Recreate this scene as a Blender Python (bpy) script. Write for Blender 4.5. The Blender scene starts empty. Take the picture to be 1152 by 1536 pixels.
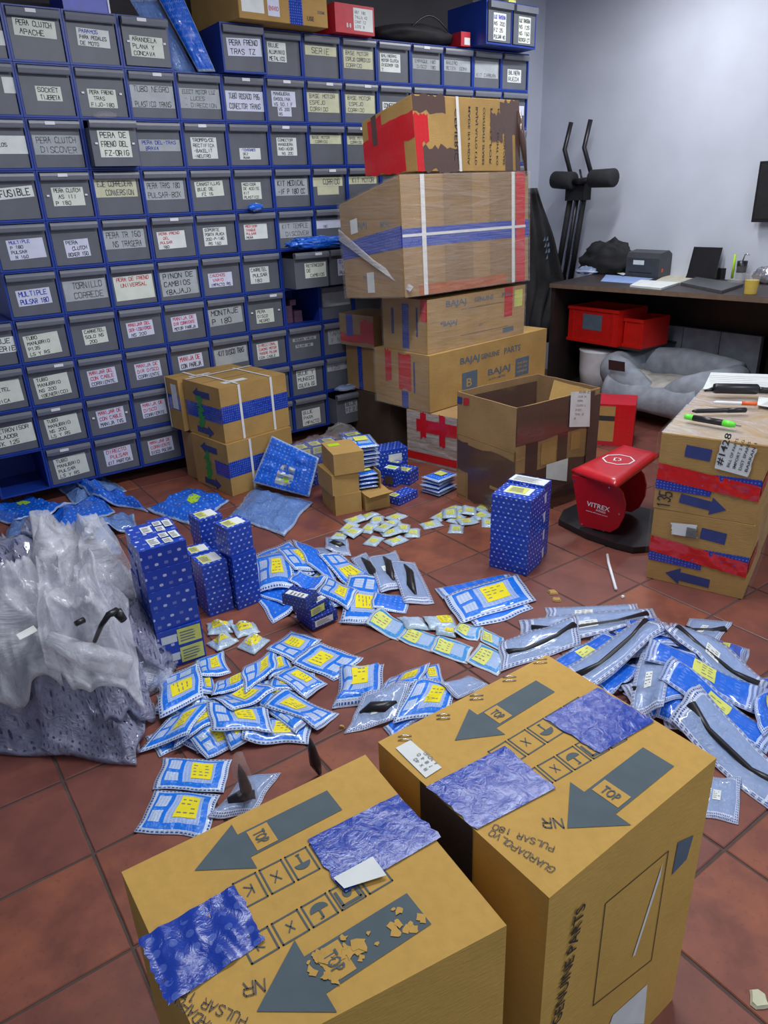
import bpy, bmesh, math, random
import numpy as np
from mathutils import Vector, Matrix, noise
random.seed(7)
D = bpy.data
SC = bpy.context.scene
COL = SC.collection
PI = math.pi
# ------------------------------------------------------------------ camera
FPX = 1086.36
def _rot(a, b, c):
    ca, sa, cb, sb, cc, sc = math.cos(a), math.sin(a), math.cos(b), math.sin(b), math.cos(c), math.sin(c)
    Rz = np.array([[ca, -sa, 0], [sa, ca, 0], [0, 0, 1]])
    Rx = np.array([[1, 0, 0], [0, cb, -sb], [0, sb, cb]])
    Ry = np.array([[cc, 0, sc], [0, 1, 0], [-sc, 0, cc]])
    return Rz @ Rx @ Ry
CR = _rot(-0.6011, -0.4083, 0.0418)
CC = np.array([-0.8398, -3.9802, 1.4245])
cam = D.cameras.new('camera'); camo = D.objects.new('camera', cam); COL.objects.link(camo)
cam.sensor_fit = 'HORIZONTAL'; cam.sensor_width = 36; cam.lens = FPX * 36 / 1152
cam.clip_start = .02; cam.clip_end = 60
camo.matrix_world = Matrix(((CR[0][0], CR[0][2], -CR[0][1], CC[0]), (CR[1][0], CR[1][2], -CR[1][1], CC[1]),
                            (CR[2][0], CR[2][2], -CR[2][1], CC[2]), (0, 0, 0, 1)))
SC.camera = camo
# ------------------------------------------------------------------ world, lamps, exposure
SC.view_settings.view_transform = 'Standard'; SC.view_settings.look = 'None'
SC.view_settings.gamma = 1; SC.view_settings.use_curve_mapping = False
SC.view_settings.exposure = 0.0
W = D.worlds.new('world'); SC.world = W; W.use_nodes = True
W.node_tree.nodes['Background'].inputs[0].default_value = (.70, .80, 1, 1)
W.node_tree.nodes['Background'].inputs[1].default_value = .62
def area(name, loc, size, power, rot=(0, 0, 0), col=(.93, .96, 1)):
    l = D.lights.new(name, 'AREA'); l.shape = 'RECTANGLE'; l.size, l.size_y = size; l.energy = power; l.color = col
    o = D.objects.new(name, l); COL.objects.link(o); o.location = loc; o.rotation_euler = rot; return o
area('ceiling_lamp', (.72, -1.97, 2.78), (2.3, .12), 62)
area('ceiling_lamp', (2.95, -.95, 2.78), (.9, .14), 28)
area('ceiling_lamp', (1.6, -4.3, 2.78), (1.2, .16), 34)
# ------------------------------------------------------------------ pixel -> point on a real plane
def ray(u, v): return CR @ np.array([(u - 576) / FPX, 1, -(v - 768) / FPX])
def at(u, v, z=0.):
    d = ray(u, v); return CC + (z - CC[2]) / d[2] * d
def hit(u, v, p, n):
    d = ray(u, v); n = np.array(n); return CC + ((np.array(p) - CC) @ n) / (d @ n) * d
def proj(P):
    L = (np.array(P) - CC) @ CR; return 576 + FPX * L[0] / L[1], 768 - FPX * L[2] / L[1]
# ------------------------------------------------------------------ node expression helper
class X:
    def __init__(s, nt, sock): s.nt, s.s = nt, sock
    def _m(s, op, *a):
        n = s.nt.nodes.new('ShaderNodeMath'); n.operation = op
        for i, q in enumerate((s,) + a):
            if isinstance(q, X): s.nt.links.new(q.s, n.inputs[i])
            else: n.inputs[i].default_value = q
        return X(s.nt, n.outputs[0])
    def __add__(s, o): return s._m('ADD', o)
    def __sub__(s, o): return s._m('SUBTRACT', o)
    def __mul__(s, o): return s._m('MULTIPLY', o)
    def gt(s, o): return s._m('GREATER_THAN', o)
    def lt(s, o): return s._m('LESS_THAN', o)
    def fr(s): return s._m('FRACT')
    def fl(s): return s._m('FLOOR')
    def ab(s): return s._m('ABSOLUTE')
    def mx(s, o): return s._m('MAXIMUM', o)
    def mn(s, o): return s._m('MINIMUM', o)
    def sq(s): return s._m('SQRT')
    def sin(s): return s._m('SINE')
    def rng(s, a, b, c=0., d=1.):
        n = s.nt.nodes.new('ShaderNodeMapRange'); s.nt.links.new(s.s, n.inputs[0])
        for i, q in enumerate((a, b, c, d)): n.inputs[i + 1].default_value = q
        return X(s.nt, n.outputs[0])
def mixc(nt, f, a, b):
    n = nt.nodes.new('ShaderNodeMix'); n.data_type = 'RGBA'
    if isinstance(f, X): nt.links.new(f.s, n.inputs[0])
    else: n.inputs[0].default_value = f
    for i, q in ((6, a), (7, b)):
        if isinstance(q, tuple): n.inputs[i].default_value = (*q[:3], 1)
        else: nt.links.new(q, n.inputs[i])
    return n.outputs[2]
def S(r, g, b):
    def f(c):
        c /= 255; return c / 12.92 if c <= .04045 else ((c + .055) / 1.055) ** 2.4
    return (f(r), f(g), f(b))
def newmat(name):
    m = D.materials.new(name); m.use_nodes = True
    return m, m.node_tree, m.node_tree.nodes['Principled BSDF']
def coords(nt, kind='Object', scale=None):
    t = nt.nodes.new('ShaderNodeTexCoord'); s = t.outputs[kind]
    if scale:
        mp = nt.nodes.new('ShaderNodeMapping'); mp.inputs['Scale'].default_value = scale
        nt.links.new(s, mp.inputs[0]); s = mp.outputs[0]
    return s
def noi(nt, vec, scale, detail=3, rough=.5, dist=0):
    n = nt.nodes.new('ShaderNodeTexNoise'); n.inputs['Scale'].default_value = scale
    n.inputs['Detail'].default_value = detail; n.inputs['Roughness'].default_value = rough; n.inputs['Distortion'].default_value = dist
    if vec is not None: nt.links.new(vec, n.inputs['Vector'])
    return X(nt, n.outputs[0])
def bump(nt, b, h, strength, dist=.01):
    n = nt.nodes.new('ShaderNodeBump'); n.inputs['Strength'].default_value = strength; n.inputs['Distance'].default_value = dist
    nt.links.new(h.s, n.inputs['Height']); nt.links.new(n.outputs[0], b.inputs['Normal']); return n
def plain(name, c, rough=.6, metal=0, spec=.5, var=.08, nscale=25, bmp=0, coat=0):
    m, nt, b = newmat(name)
    b.inputs['Roughness'].default_value = rough; b.inputs['Metallic'].default_value = metal
    b.inputs['Specular IOR Level'].default_value = spec; b.inputs['Coat Weight'].default_value = coat
    v = coords(nt); n = noi(nt, v, nscale)
    c2 = tuple(x * (1 - 2.2 * var) for x in c); c1 = tuple(min(1, x * (1 + var)) for x in c)
    nt.links.new(mixc(nt, n.rng(.3, .7), c2, c1), b.inputs['Base Color'])
    if bmp: bump(nt, b, noi(nt, v, nscale * 3), bmp, .004)
    return m
def uvxy(nt):
    sp = nt.nodes.new('ShaderNodeSeparateXYZ'); nt.links.new(coords(nt, 'UV'), sp.inputs[0])
    return X(nt, sp.outputs[0]), X(nt, sp.outputs[1])
def boxmask(u, v, x0, y0, x1, y1): return u.gt(x0) * u.lt(x1) * v.gt(y0) * v.lt(y1)
M = {}
def tape_mat(name, base, dot, cell=.012):
    m, nt, b = newmat(name); b.inputs['Roughness'].default_value = .14; b.inputs['Coat Weight'].default_value = .5
    b.inputs['Coat Roughness'].default_value = .08
    u, v = uvxy(nt)                      # uv in metres
    gu, gv = (u * (1 / cell)), (v * (1 / cell))
    du, dv = gu.fr() - .5, gv.fr() - .5
    d = (du * du + dv * dv).sq().lt(.24)
    n = noi(nt, coords(nt), 60)
    nt.links.new(mixc(nt, d * n.gt(.42) * .55, base, dot), b.inputs['Base Color'])
    bump(nt, b, noi(nt, coords(nt), 45, 4, .6, 1.2), .35, .003); return m
def packet_mat(name, cen, dot, edge, edgedot, alpha=0., label=True, border=.075, nb=26, cells=9, dark=None, sparkle=.7, bd=.006, bsc=38, ds=.5):
    m, nt, b = newmat(name); b.inputs['Roughness'].default_value = .17; b.inputs['Coat Weight'].default_value = .6
    b.inputs['Coat Roughness'].default_value = .06
    u, v = uvxy(nt)
    eu, ev = (u - .5).ab(), (v - .5).ab()
    e = eu.mx(ev)
    bord = e.gt(.5 - border)
    inner = e.gt(.5 - border * .8) * e.lt(.5 - border * .22)
    sq = ((u * nb).fr() - .5).ab().lt(.3) * ((v * nb).fr() - .5).ab().lt(.34)
    du, dv = (u * cells).fr() - .5, (v * cells).fr() - .5
    dots = (du * du + dv * dv).sq().lt(.2)
    n = noi(nt, coords(nt), 40)
    col = mixc(nt, dots * n.rng(.35, .65) * ds, cen, dot)
    if label:
        s1 = boxmask(u, v, .13, .55, .31, .8); s2 = boxmask(u, v, .13, .22, .31, .47); s3 = boxmask(u, v, .37, .2, .82, .84)
        lines = ((v * 34).fr().gt(.45)) * ((u * 21).fr().gt(.25))
        paper = mixc(nt, lines * .5, S(205, 222, 245), S(70, 110, 190))
        col = mixc(nt, s1.mx(s2).mx(s3 * .75), col, paper)
    col = mixc(nt, bord, col, edge)
    col = mixc(nt, inner * sq, col, edgedot)
    nt.links.new(col, b.inputs['Base Color'])
    bump(nt, b, noi(nt, coords(nt), bsc, 4, .62, 1.6), sparkle, bd)
    if alpha > 0:
        tr = nt.nodes.new('ShaderNodeBsdfTransparent'); mx = nt.nodes.new('ShaderNodeMixShader'); tr.inputs[0].default_value = (.93, .95, 1, 1)
        fac = (bord * .35 + (1 - alpha)) if False else bord * .3
        fac = fac + (1 - alpha)
        nt.links.new(fac.mn(1.).s, mx.inputs[0]); nt.links.new(tr.outputs[0], mx.inputs[1]); nt.links.new(b.outputs[0], mx.inputs[2])
        nt.links.new(mx.outputs[0], nt.nodes['Material Output'].inputs[0])
    return m
def film_mat(name, col, opac, streak=(3, 60, 60), rough=.12, bs=.8):
    m, nt, b = newmat(name); b.inputs['Base Color'].default_value = (*col, 1); b.inputs['Roughness'].default_value = rough
    tr = nt.nodes.new('ShaderNodeBsdfTransparent'); mx = nt.nodes.new('ShaderNodeMixShader')
    v = coords(nt, 'Object', streak); n = noi(nt, v, 1, 5, .65, 1.5)
    fac = n.rng(.3, .75, opac * .35, min(1, opac * 1.7))
    nt.links.new(fac.s, mx.inputs[0]); nt.links.new(tr.outputs[0], mx.inputs[1]); nt.links.new(b.outputs[0], mx.inputs[2])
    nt.links.new(mx.outputs[0], nt.nodes['Material Output'].inputs[0]); bump(nt, b, n, bs, .016); return m
def cardboard(name, c, var=.1):
    m, nt, b = newmat(name); b.inputs['Roughness'].default_value = .78; b.inputs['Specular IOR Level'].default_value = .25
    v = coords(nt); big = noi(nt, v, 5, 4, .6); fine = noi(nt, coords(nt, 'Object', (1, 1, 6)), 60, 2)
    c0 = tuple(x * (1 - 1.6 * var) for x in c); c1 = tuple(x * (1 + var) for x in c)
    col = mixc(nt, big.rng(.3, .7), c0, c1)
    nt.links.new(mixc(nt, fine.rng(.4, .7) * .15, col, tuple(x * .6 for x in c)), b.inputs['Base Color'])
    bump(nt, b, fine + noi(nt, v, 14) * 2, .25, .004); return m
def bluebox_mat(name, base, dot, cell=.026, r=.17, wear=0):
    m, nt, b = newmat(name); b.inputs['Roughness'].default_value = .32
    u, v = uvxy(nt)
    g = (v * (1 / cell)); row = g.fl() * .5
    h = (u * (1 / cell)) + row
    du, dv = h.fr() - .5, g.fr() - .5
    d = (du * du + dv * dv * 1.6).sq().lt(r)
    alt = ((h.fl() + g.fl()) * .5).fr().gt(.2)
    d2 = (du.ab().lt(.2) * dv.ab().lt(.16)) * .3
    f = d * (alt * .7 + .3); f = f.mx(d2)
    n = noi(nt, coords(nt), 9)
    col = mixc(nt, f, base, dot)
    col = mixc(nt, n.rng(.35, .7) * .3, col, tuple(x * .55 for x in base))
    if wear: col = mixc(nt, noi(nt, coords(nt), 17, 3, .5, 1).gt(wear), col, S(205, 210, 225))
    nt.links.new(col, b.inputs['Base Color']); return m

M['tile'] = None
def tile_mat():
    m, nt, b = newmat('terracotta_tile'); b.inputs['Roughness'].default_value = .42; b.inputs['Specular IOR Level'].default_value = .45
    oi = nt.nodes.new('ShaderNodeObjectInfo'); r = X(nt, oi.outputs['Random'])
    v = coords(nt); n = noi(nt, v, 7, 5, .6); n2 = noi(nt, v, 70, 2)
    a = mixc(nt, r.rng(.45, 1), S(130, 74, 62), S(158, 90, 60))
    c = mixc(nt, n.rng(.3, .72), S(104, 62, 56), a)
    c = mixc(nt, n2.rng(.62, .7) * .3, c, S(90, 55, 48))
    nt.links.new(c, b.inputs['Base Color']); bump(nt, b, n + n2 * .3, .18, .003)
    nt.links.new(n.rng(.3, .7, .34, .55).s, b.inputs['Roughness']); return m
M['tile'] = tile_mat()
M['grout'] = plain('grout', S(84, 70, 64), .9, bmp=.3)
M['wall_w'] = plain('white_wall_paint', S(206, 210, 221), .75, var=.035, nscale=3, bmp=.05)
M['wall_d'] = plain('wall_dark_grey', S(78, 75, 78), .85, var=.08, nscale=3, bmp=.05)
M['housing'] = plain('blue_plastic', S(26, 58, 150), .38, var=.08, nscale=8)
M['drawer'] = plain('grey_plastic', S(99, 102, 110), .42, var=.06, nscale=10, bmp=.04)
M['lip'] = plain('grey_lip_plastic', S(118, 121, 130), .33, var=.05, nscale=10)
M['paper'] = plain('paper_white', S(226, 230, 226), .6, var=.04, nscale=20)
M['paper_g'] = plain('paper_green_white', S(222, 227, 214), .6, var=.04, nscale=20)
M['paper_y'] = plain('paper_cream', S(206, 205, 172), .6, var=.05, nscale=20)
M['paper_s'] = plain('paper_behind_sleeve', S(176, 181, 184), .22, var=.05, nscale=20)
M['paper_l'] = plain('paper_lilac', S(214, 217, 236), .5, var=.04, nscale=20)
M['ink'] = plain('ink_black', S(56, 56, 62), .5, var=.02)
M['ink_f'] = plain('ink_faint', S(120, 122, 124), .5, var=.02)
M['ink_b'] = plain('ink_blue', S(38, 58, 190), .5, var=.02)
M['ink_r'] = plain('ink_red', S(218, 60, 84), .5, var=.02)
M['card'] = cardboard('cardboard', S(182, 145, 86))
M['card_fg'] = cardboard('cardboard_golden', S(206, 163, 84), .05)
M['card_d'] = cardboard('cardboard_dull', S(168, 134, 90))
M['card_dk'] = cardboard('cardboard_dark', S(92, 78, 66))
M['card_in'] = cardboard('cardboard_inside', S(150, 120, 84))
M['print'] = plain('slate_print', S(76, 92, 98), .7, var=.05)
M['print_b'] = plain('navy_print', S(52, 66, 124), .6, var=.05)
M['print_k'] = plain('black_print', S(52, 48, 46), .7, var=.05)
M['print_gb'] = plain('blue_grey_print', S(88, 106, 122), .7, var=.05)
M['tape_b'] = tape_mat('blue_tape', S(30, 62, 165), S(120, 150, 225))
M['tape_r'] = tape_mat('red_tape', S(208, 30, 36), S(214, 40, 44), .03)
M['tape_br'] = tape_mat('brown_tape', S(92, 70, 62), S(94, 72, 63), .03)
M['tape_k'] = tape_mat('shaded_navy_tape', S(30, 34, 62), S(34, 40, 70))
M['strap'] = plain('white_strap', S(232, 230, 226), .4, var=.03)
M['yellow'] = plain('yellow_sticker', S(244, 228, 36), .4, var=.03)
M['yellow_p'] = plain('pale_yellow_sticker', S(220, 222, 110), .45, var=.05)
M['green'] = plain('green_marker', S(44, 150, 66), .5)
M['lime'] = plain('lime_plastic', S(110, 235, 70), .35, var=.02)
M['limes'] = plain('lime_sticker', S(180, 225, 40), .4, var=.03)
M['black'] = plain('black_plastic', S(34, 34, 38), .35, var=.1)
M['blackm'] = plain('black_matte', S(30, 29, 32), .75, var=.15, bmp=.3)
M['red'] = plain('red_vinyl', S(196, 26, 38), .32, var=.05, coat=.2)
M['redp'] = plain('red_panel', S(182, 16, 34), .35, var=.04)
M['redc'] = plain('red_crate', S(205, 30, 24), .35, var=.05)
M['redbox'] = plain('red_carton', S(196, 34, 52), .5, var=.06)
M['white'] = plain('white_plastic', S(232, 232, 236), .45, var=.03)
M['silver'] = plain('bright_metal', S(220, 220, 224), .2, metal=1)
M['desk'] = plain('dark_wood', S(58, 48, 46), .45, var=.15, nscale=6)
M['deskedge'] = plain('desk_edge', S(120, 100, 84), .5)
M['greyfab'] = plain('grey_plush', S(150, 156, 166), .95, var=.12, nscale=12, bmp=.6)
M['greyin'] = plain('pale_plush', S(190, 186, 178), .95, var=.12, nscale=12, bmp=.6)
M['pkt'] = packet_mat('blue_packet_film', S(26, 122, 236), S(120, 186, 252), S(206, 222, 246), S(52, 92, 170), border=.09, nb=17)
M['pkt2'] = packet_mat('blue_packet_film_plain', S(22, 116, 238), S(170, 205, 250), S(200, 216, 244), S(52, 92, 170), label=False, cells=7, border=.09, nb=17)
M['pktl'] = packet_mat('long_blue_packet_film', S(28, 112, 234), S(150, 185, 245), S(186, 204, 242), S(52, 84, 160), label=False, nb=20, cells=8, alpha=.12, border=.1)
M['clr'] = packet_mat('clear_blue_packet_film', S(176, 200, 242), S(214, 226, 250), S(218, 227, 248), S(70, 100, 170), alpha=.45, label=False, sparkle=1., border=.1, nb=20)
M['bigb'] = packet_mat('big_blue_bag_film', S(14, 104, 228), S(190, 220, 255), S(170, 190, 225), S(170, 190, 225), label=False, border=.03, cells=13, sparkle=.9, bd=.010, bsc=28)
M['bigc'] = packet_mat('big_clear_bag_film', S(120, 160, 228), S(180, 204, 245), S(170, 192, 232), S(170, 190, 225), alpha=.22, label=False, border=.03, cells=15, sparkle=1., bd=.014, bsc=24)
M['sach'] = packet_mat('white_sachet_film', S(176, 200, 216), S(120, 160, 205), S(200, 210, 216), S(150, 175, 200), label=True, border=.05, nb=20)
M['strip'] = packet_mat('strip_sachet_film', S(60, 150, 220), S(150, 200, 240), S(212, 220, 226), S(200, 212, 222), label=True, border=.07)
M['trash'] = packet_mat('clear_printed_film', S(166, 168, 194), S(52, 52, 104), S(190, 194, 212), S(60, 60, 110), alpha=.38, label=False, border=.0, cells=17, sparkle=1., bd=.022, bsc=22, ds=1.3)
M['film'] = film_mat('stretch_film', S(222, 214, 210), .15, (3, 3, 26))
M['filmw'] = film_mat('white_stretch_film', S(225, 222, 222), .42, (4, 4, 22))
M['poly'] = film_mat('milky_polythene', S(222, 224, 232), .46, (5, 5, 5), .10, 1.)
M['bb'] = bluebox_mat('blue_box_print', S(26, 66, 178), S(210, 218, 244), .031, r=.2)
M['bbs'] = bluebox_mat('small_blue_box_print', S(28, 70, 184), S(205, 215, 244), .021, r=.2)
M['bbd'] = bluebox_mat('dark_blue_box_print', S(22, 46, 130), S(140, 160, 220), .014)
M['bbw'] = bluebox_mat('worn_blue_box_print', S(24, 62, 172), S(190, 205, 240), .017, wear=.60)
M['juice'] = plain('yellow_juice', S(225, 190, 20), .2, var=.02)
M['orange'] = plain('orange_plastic', S(235, 100, 40), .4)
# ------------------------------------------------------------------ object helpers
def props(o, label=None, cat=None, group=None, kind=None):
    if label: o['label'] = label
    if cat: o['category'] = cat
    if group: o['group'] = group
    if kind: o['kind'] = kind
    return o
def empty(name, loc, label, cat, group=None, rz=0):
    o = D.objects.new(name, None); COL.objects.link(o); o.location = loc; o.rotation_euler = (0, 0, rz); o.empty_display_size = .05
    o.matrix_basis = Matrix.Translation(Vector(loc)) @ Matrix.Rotation(rz, 4, 'Z')
    return props(o, label, cat, group)
def mat_of(o):
    m = o.matrix_basis.copy()
    while o.parent: o = o.parent; m = o.matrix_basis @ m
    return m
class MB:
    """collects world-space polygons, with a material per polygon and optional uv"""
    def __init__(s): s.v, s.f, s.m, s.uv = [], [], [], []
    def poly(s, pts, mi=0, uv=None):
        b = len(s.v); s.v += [tuple(map(float, p)) for p in pts]; s.f.append(tuple(range(b, b + len(pts)))); s.m.append(mi)
        s.uv.append(uv if uv else [(0, 0)] * len(pts))
    def mesh(s, verts, faces, mi=0, uvs=None):
        b = len(s.v); s.v += [tuple(map(float, p)) for p in verts]
        for i, f in enumerate(faces):
            s.f.append(tuple(b + k for k in f)); s.m.append(mi if isinstance(mi, int) else mi[i])
            s.uv.append([uvs[k] for k in f] if uvs is not None else [(0, 0)] * len(f))
    def box(s, x0, x1, y0, y1, z0, z1, mi=0, T=None):
        c = [(x, y, z) for z in (z0, z1) for y in (y0, y1) for x in (x0, x1)]
        if T is not None: c = [tuple(T @ Vector(p)) for p in c]
        s.hexa(c, mi)
    def hexa(s, c, mi=0):
        # c order: (x0y0z0,x1y0z0,x0y1z0,x1y1z0, same for z1)
        for q in ((0, 2, 3, 1), (4, 5, 7, 6), (0, 1, 5, 4), (1, 3, 7, 5), (3, 2, 6, 7), (2, 0, 4, 6)):
            P = [np.array(c[i]) for i in q]
            a = np.linalg.norm(P[1] - P[0]); b = np.linalg.norm(P[2] - P[1])
            s.poly(P, mi, [(0, 0), (a, 0), (a, b), (0, b)] if q[0] != 0 or q[1] != 2 else [(0, 0), (0, a), (b, a), (b, 0)])
    def tube(s, pts, r, n=8, mi=0, cap=True):
        pts = [Vector(p) for p in pts]; rs = r if isinstance(r, (list, tuple)) else [r] * len(pts)
        b = len(s.v); prev = None
        for i, p in enumerate(pts):
            t = (pts[min(i + 1, len(pts) - 1)] - pts[max(i - 1, 0)]).normalized()
            a = prev if prev is not None else (Vector((0, 0, 1)) if abs(t.z) < .9 else Vector((1, 0, 0)))
            x = (a - t * a.dot(t)).normalized(); y = t.cross(x); prev = x
            for k in range(n):
                w = 2 * PI * k / n; s.v.append(tuple(p + (x * math.cos(w) + y * math.sin(w)) * rs[i]))
        for i in range(len(pts) - 1):
            for k in range(n):
                a0 = b + i * n + k; a1 = b + i * n + (k + 1) % n
                s.f.append((a0, a1, a1 + n, a0 + n)); s.m.append(mi); s.uv.append([(0, 0)] * 4)
        if cap:
            s.f.append(tuple(b + k for k in range(n))[::-1]); s.m.append(mi); s.uv.append([(0, 0)] * n)
            e = b + (len(pts) - 1) * n; s.f.append(tuple(e + k for k in range(n))); s.m.append(mi); s.uv.append([(0, 0)] * n)
    def build(s, name, mats, parent=None, smooth=False, bevel=0, fix=True, label=None, merge=False, origin=None):
        me = D.meshes.new(name)
        T = mat_of(parent).inverted() if parent else (Matrix.Translation(-Vector(origin)) if origin is not None else Matrix())
        me.from_pydata([tuple(T @ Vector(p)) for p in s.v], [], s.f)
        for m in (mats if isinstance(mats, (list, tuple)) else [mats]): me.materials.append(m)
        uvl = me.uv_layers.new(name='uv')
        flat = [c for u in s.uv for p in u for c in p]
        uvl.data.foreach_set('uv', flat)
        me.polygons.foreach_set('material_index', s.m)
        if fix or merge:
            bm = bmesh.new(); bm.from_mesh(me)
            if merge: bmesh.ops.remove_doubles(bm, verts=bm.verts, dist=1e-5)
            bmesh.ops.recalc_face_normals(bm, faces=bm.faces); bm.to_mesh(me); bm.free()
        if smooth: me.polygons.foreach_set('use_smooth', [True] * len(me.polygons))
        me.update()
        o = D.objects.new(name, me); COL.objects.link(o)
        if parent: o.parent = parent
        elif origin is not None: o.location = origin
        if bevel:
            md = o.modifiers.new('bevel', 'BEVEL'); md.width = bevel; md.segments = 2; md.limit_method = 'ANGLE'; md.angle_limit = .6
        if label: o['label'] = label
        return o
# ------------------------------------------------------------------ stroke lettering (marker pen) and printed lettering
GL = dict(A="002640 1333", B="00063645330333413000", C="4536160501103041", D="00062645412000", E="46060040 0333", F="460600 0333",
          G="45361605011030414323", H="0006 4046 0343", I="2026", J="4641301001", K="0006 460340", L="060040", M="0006234640", N="00064046",
          O="163645413010010516", P="00063645433303", Q="163645413010010516 2240", R="00063645433303 2340", S="45361605044241301001",
          T="0646 2620", U="060110304146", V="062046", W="0610233046", X="0046 0640", Y="062346 2320", Z="06460040")
GL.update({'0': GL['O'], '1': "152620", '2': "05163645440040", '3': "0516364544234241301001", '4': "30360242", '5': "460603334241301001",
           '6': "36160501103041423303", '7': "064610", '8': "230405163645442302011030414223", '9': "43130405163645413010", '-': "1333", '.': "2021", '/': "0046",
           '(': "36241430"[0:8], ')': "16343210"})
def strokes(text, h, wob=.06, rnd=random):
    """list of polylines, origin at baseline left, height h; returns (polylines, width)"""
    out = []; x = 0; k = h / 6
    for ch in text.upper():
        if ch in GL:
            sl = rnd.uniform(-.08, .12); dy = rnd.uniform(-wob, wob) * h
            for part in GL[ch].split():
                out.append([(x + (int(part[i]) + rnd.uniform(-.18, .18)) * k + sl * int(part[i + 1]) * k, (int(part[i + 1]) + rnd.uniform(-.18, .18)) * k + dy)
                            for i in range(0, len(part), 2)])
        x += 5.4 * k
    return out, x
def add_strokes(mb, fn, text, x, y, h, w, mi, maxw=None, rnd=random):
    """fn maps (x,y) on the face (metres) to a world point"""
    L, wd = strokes(text, h, rnd=rnd); sx = 1
    if maxw and wd > maxw: sx = maxw / wd
    for pl in L:
        for (ax, ay), (bx, by) in zip(pl, pl[1:]):
            ax, bx = ax * sx, bx * sx
            dx, dy = bx - ax, by - ay; l = math.hypot(dx, dy) or 1e-6; nx, ny = -dy / l * w / 2, dx / l * w / 2; ex, ey = dx / l * w / 3, dy / l * w / 3
            mb.poly([fn(x + ax - ex + nx, y + ay - ey + ny), fn(x + ax - ex - nx, y + ay - ey - ny), fn(x + bx + ex - nx, y + by + ey - ny), fn(x + bx + ex + nx, y + by + ey + ny)], mi)
    return wd * sx
_tc = {}
def printed(text):
    if text in _tc: return _tc[text]
    cu = D.curves.new('t', 'FONT'); cu.body = text; cu.size = 1; cu.resolution_u = 2; cu.offset = .015
    o = D.objects.new('t', cu); COL.objects.link(o)
    me = o.to_mesh(); v = [(p.co.x, p.co.y) for p in me.vertices]; f = [tuple(p.vertices) for p in me.polygons]
    o.to_mesh_clear(); D.objects.remove(o); D.curves.remove(cu)
    xs = [p[0] for p in v] or [0]; _tc[text] = (v, f, max(xs)); return _tc[text]
def add_print(mb, fn, text, x, y, h, mi, width=None, sy=1.):
    v, f, w = printed(text); k = h / .72; kx = (width / w) if width else k
    mb.mesh([fn(x + a * kx, y + b * k) for a, b in v], f, mi)
def frame3(p0, px, py, off=.0015):
    """face frame from 3 world points: origin, point along x, point roughly along y -> fn(x,y) in metres"""
    p0, px, py = map(np.array, (p0, px, py)); ex = px - p0; ex = ex / np.linalg.norm(ex)
    n = np.cross(ex, py - p0); n = n / np.linalg.norm(n); ey = np.cross(n, ex)
    return (lambda x, y, o=0: p0 + ex * x + ey * y + n * (off + o)), n
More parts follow.
